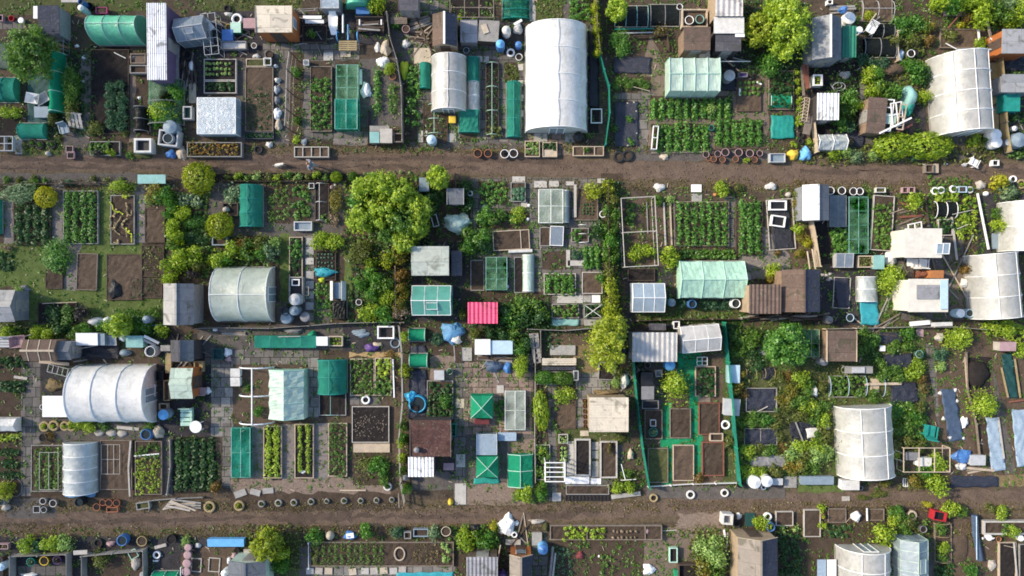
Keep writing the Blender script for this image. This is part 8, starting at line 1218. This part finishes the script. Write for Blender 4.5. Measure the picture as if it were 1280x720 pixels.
pole(872,375,880,500,'rolled dark blue tarp, upper half, bottom right','sheet_blue',.4,z=.25,name='tarp_roll',cat='tarp');pole(882,500,905,630,'rolled dark blue tarp, lower half, bottom right','sheet_blue',.38,z=.22,name='tarp_roll',cat='tarp');pole(885,385,886,628,'pale blue pole on the rolled dark tarp','pale_blue',.06,z=.5,**PO)
heap(785,560,60,90,.12,'low brown rubble strip left of the rolled tarp',Vf,'soil_mound','soil heap',rough=.15)
bed(925,410,1290,488,'white framed planter at the right edge, bottom',Vh,'soil',.35,w=.1,**PL);bush(1080,462,34,'lime plant in the white framed planter','lime',.5);patch(1020,425,1060,480,'low green plants in the white framed planter','mid',.2)
def can(x,y,rot,label):
 X,Y=P(x,y,.3);t=thing('watering_can',label,'watering can',X,Y,.01,rr(rot));MB().lathe([(.15,0),(.16,.05),(.15,.26),(.10,.3)],16).build('can_body','white',t,smooth=True);MB().tube([(-.12,0,.08),(-.28,0,.22),(-.36,0,.32)],[.035,.028,.025],8).build('spout','white',t)
 MB().tube([(.0,0,.3),(.1,0,.4),(.22,0,.3),(.16,0,.1)],.018,6).build('handle','white',t);r_=MB().lathe([(.03,0),(.06,.04)],12);r_.v=[(-.36-z,yy,.32+xx)for xx,yy,z in r_.v];r_.build('rose','white',t)
 MB().lathe([(.085,.285),(.08,.29)],14).build('opening','black',t);t.scale=(1.25,)*3
can(958,505,0,'left white watering can below the white framed planter');can(1136,508,-20,'right white watering can below the white framed planter')
pot(1011,513,15,'terracotta pot between the two watering cans','orange','soil',.3);bed(1012,530,1108,760,'dark bed between pale planks, bottom right corner',Vb,Ve,.2);pole(1095,530,1112,720,'split white plank at the bottom right corner',Vc,.08,.05,z=.3);bed(1125,540,1230,760,'dark bed at the very bottom right corner',Va,Ve,.2);pole(1040,548,1100,562,'pale stick across the bottom right dark bed',Vb,.04,z=.25,**PO);heap(975,660,24,30,.2,'pale stone on the bottom right path','stone','rock','rock',rough=.2)
def in_lane(px,py):return 190<py<234 or 612<py<660
def scatter(n,fn):
 out=[]
 while len(out)<n:
  px,py=U(-60,1340),U(-50,770)
  if fn(px,py):out.append(((px-640)/PPM,(360-py)/PPM))
 return out
pt=scatter(13000,lambda a,b:not in_lane(a,b)and random.random()<(.4 if a<500 else .85));N=6
pp=np.repeat(np.array([(x,y,.05)for x,y in pt]),N,0)+RS.normal(size=(len(pt)*N,3))*np.array([.09,.09,.02])
pp[:,2]=np.clip(pp[:,2],.045,.2);pp,=clear_of_sheets(0,0,pp)
o=obj('weeds',leaf_mesh('weeds',pp,RS.normal(size=pp.shape)*.5+np.array([0,0,1]),RS.uniform(.07,.20,len(pp)),'mid'))
tag(o,'small weeds scattered over paths and soil of all plots','weeds',None,'stuff')
pt=scatter(4200,lambda a,b:180<b<192 or 224<b<240 or 626<b<640 or 655<b<672);pp=np.repeat(np.array([(x,y,.05)for x,y in pt]),N,0)+RS.normal(size=(len(pt)*N,3))*np.array([.12,.07,.02])
pp[:,2]=np.clip(pp[:,2],.045,.2)
o=obj('verge_grass',leaf_mesh('verge_grass',pp,RS.normal(size=pp.shape)*.6+np.array([0,0,1]),RS.uniform(.04,.13,len(pp)),'straw_leaf'));tag(o,'dry tawny grass along the edges of both lanes','grass',None,'stuff')
m=MB();pt=scatter(9000,lambda a,b:random.random()<(1 if in_lane(a,b)else .4))
for x,y in pt:
 s_=U(.012,.05);a=U(0,6);c,d=math.cos(a)*s_,math.sin(a)*s_;z=.04
 m.add([(x-c,y-d,z),(x+d,y-c,z),(x+c,y+d,z),(x-d*.8,y+c*.8,z),(x+U(-.3,.3)*s_,y+U(-.3,.3)*s_,z+s_*1.1)],[(0,1,4),(1,2,4),(2,3,4),(3,0,4)])
o=m.build('pebbles','clod');tag(o,'small stones and clods strewn over lanes and plots','pebbles',None,'stuff')
pt=scatter(1800,lambda a,b:not in_lane(a,b));m=MB()
for x,y in pt:
 l=U(.08,.3);a=U(0,6);m.plank((x,y,.05),(x+l*math.cos(a),y+l*math.sin(a),.06),U(.015,.05),.012)
o=m.build('twigs',Vb);tag(o,'twigs and splinters strewn over the plots','twigs',None,'stuff')
T(0,0,1)
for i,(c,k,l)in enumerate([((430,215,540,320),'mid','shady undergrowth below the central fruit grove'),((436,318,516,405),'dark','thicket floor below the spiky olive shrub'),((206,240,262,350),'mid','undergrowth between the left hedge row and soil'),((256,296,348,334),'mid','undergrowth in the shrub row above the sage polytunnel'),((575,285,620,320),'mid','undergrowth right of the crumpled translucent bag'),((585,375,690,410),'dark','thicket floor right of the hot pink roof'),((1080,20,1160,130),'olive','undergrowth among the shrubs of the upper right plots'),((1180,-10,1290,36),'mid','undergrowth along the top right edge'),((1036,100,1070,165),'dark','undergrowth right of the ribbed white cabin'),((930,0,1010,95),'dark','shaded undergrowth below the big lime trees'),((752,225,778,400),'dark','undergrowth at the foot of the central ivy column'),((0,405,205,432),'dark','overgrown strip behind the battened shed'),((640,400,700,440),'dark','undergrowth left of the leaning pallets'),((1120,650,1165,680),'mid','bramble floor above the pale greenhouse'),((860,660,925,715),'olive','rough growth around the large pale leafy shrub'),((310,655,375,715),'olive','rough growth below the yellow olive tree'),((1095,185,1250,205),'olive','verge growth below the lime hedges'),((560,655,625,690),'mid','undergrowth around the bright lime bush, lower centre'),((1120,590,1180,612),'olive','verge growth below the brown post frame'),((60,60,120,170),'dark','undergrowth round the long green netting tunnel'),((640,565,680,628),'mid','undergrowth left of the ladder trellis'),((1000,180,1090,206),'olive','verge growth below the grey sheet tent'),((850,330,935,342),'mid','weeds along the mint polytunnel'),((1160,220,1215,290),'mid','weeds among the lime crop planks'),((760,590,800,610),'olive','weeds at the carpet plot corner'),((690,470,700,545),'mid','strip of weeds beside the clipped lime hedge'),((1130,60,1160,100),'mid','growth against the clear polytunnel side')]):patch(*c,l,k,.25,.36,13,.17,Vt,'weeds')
for c,n,l in (((262,30,318,62),6,'old stick among clutter left of the orange shed'),((365,22,420,55),6,'old stick among clutter right of the orange shed'),((500,30,560,60),5,'old stick among clutter behind the brown gabled shed'),((210,60,245,120),6,'old stick in the dark yard beside the white tin roof'),((893,68,935,110),5,'old stick on the black yard right of the pale greenhouse'),((1120,275,1200,400),9,'old stick in the yard round the two white cabins'),((90,425,150,450),6,'old stick among junk above the big left polytunnel'),((205,410,260,470),6,'old stick in the yard by the dark grey gabled shed'),((590,438,640,460),5,'old stick below the pale blue topped box'),((785,450,815,500),5,'old stick in the upper carpet plot'),((1040,410,1140,420),6,'old stick along the far right boundary fence'),((905,655,925,715),5,'old stick beside the tan gabled shed'),((640,640,660,690),4,'old stick beside the orange fronted shed'),((1255,60,1278,180),6,'old stick in the right edge yard')):planks(*c,n,l,(Va,'wood',Vd,Vb),jit=1.2,w=.07,name='stick')
for c,l in (((95,456,190,520),'crops growing inside the big left polytunnel'),((660,50,732,155),'crops growing inside the big bright white polytunnel'),((278,340,340,400),'crops growing inside the sage green polytunnel'),((1046,510,1105,585),'crops growing inside the white ridged polytunnel'),((1215,325,1265,390),'crops growing inside the big whitish polytunnel'),((545,75,580,140),'crops growing inside the small milky polytunnel')):patch(*c,l,'mid',.7,.5,16,.22)
cd=bpy.data.cameras.new('camera');cam=bpy.data.objects.new('camera',cd);COL.objects.link(cam)
cam.location=(0,0,CAMH);cam.rotation_euler=(0,0,0);cd.sensor_width=36;cd.lens=36*CAMH*PPM/1280;cd.clip_end=2000;S.camera=cam
SUN_EL,SUN_AZ=36.0,(-.96,.28)
el=rr(SUN_EL);az=math.atan2(SUN_AZ[0],SUN_AZ[1])
sd=bpy.data.lights.new('sun','SUN');sd.energy=SUN_E;sd.angle=rr(4.5);sd.color=(1.0,.86,.66);so=bpy.data.objects.new('sun',sd);COL.objects.link(so)
dv=Vector((math.sin(az)*math.cos(el),math.cos(az)*math.cos(el),math.sin(el)));so.rotation_euler=dv.to_track_quat('Z','Y').to_euler();so.location=dv*80
w=bpy.data.worlds.new('World');S.world=w;w.use_nodes=True;nt=w.node_tree;bg=nt.nodes['Background'];sk=nt.nodes.new('ShaderNodeTexSky');sk.sky_type='NISHITA';sk.sun_disc=False;sk.sun_elevation=el;sk.sun_rotation=az
nt.links.new(sk.outputs[0],bg.inputs[0]);bg.inputs[1].default_value=SKY_E
S.view_settings.view_transform='Standard';S.view_settings.look='None';S.view_settings.exposure=EXPO;S.view_settings.gamma=1
S.cycles.max_bounces=6;S.cycles.filter_width=1.75;S.cycles.transparent_max_bounces=12
cm,nt,out=_nodes('added_shade_cloud_film');a=_new(nt,'ShaderNodeBsdfDiffuse');a.inputs[0].default_value=(.9,.9,.92,1);b=nt.nodes.new('ShaderNodeBsdfTransparent');mx=_new(nt,'ShaderNodeMixShader',Fac=.80);nt.links.new(a.outputs[0],mx.inputs[1]);nt.links.new(b.outputs[0],mx.inputs[2]);nt.links.new(mx.outputs[0],out.inputs[0])  # see-through material of the cloud added for shade
m=MB();cx_,cy_=dv.x/dv.z*320-50,dv.y/dv.z*320
for k in range(9):
 q=MB().lathe([(math.sin(PI*(i+.5)/12),-math.cos(PI*(i+.5)/12))for i in range(12)],24);sx,sy,sz=U(26,31),U(24,34),U(5,8);ox,oy=U(-3,3),-110+k*27.5
 q.v=[(x*sx*(1+.06*math.sin(y*7+k))+ox,y*sy+oy,z*sz)for x,y,z in q.v];m.add(q.v,q.f)
cl=m.build('added_shade_cloud',cm,None,(cx_,cy_,320),0,True);cl['kind']='structure'  # unseen cloud, added to cast soft shade over the left plots
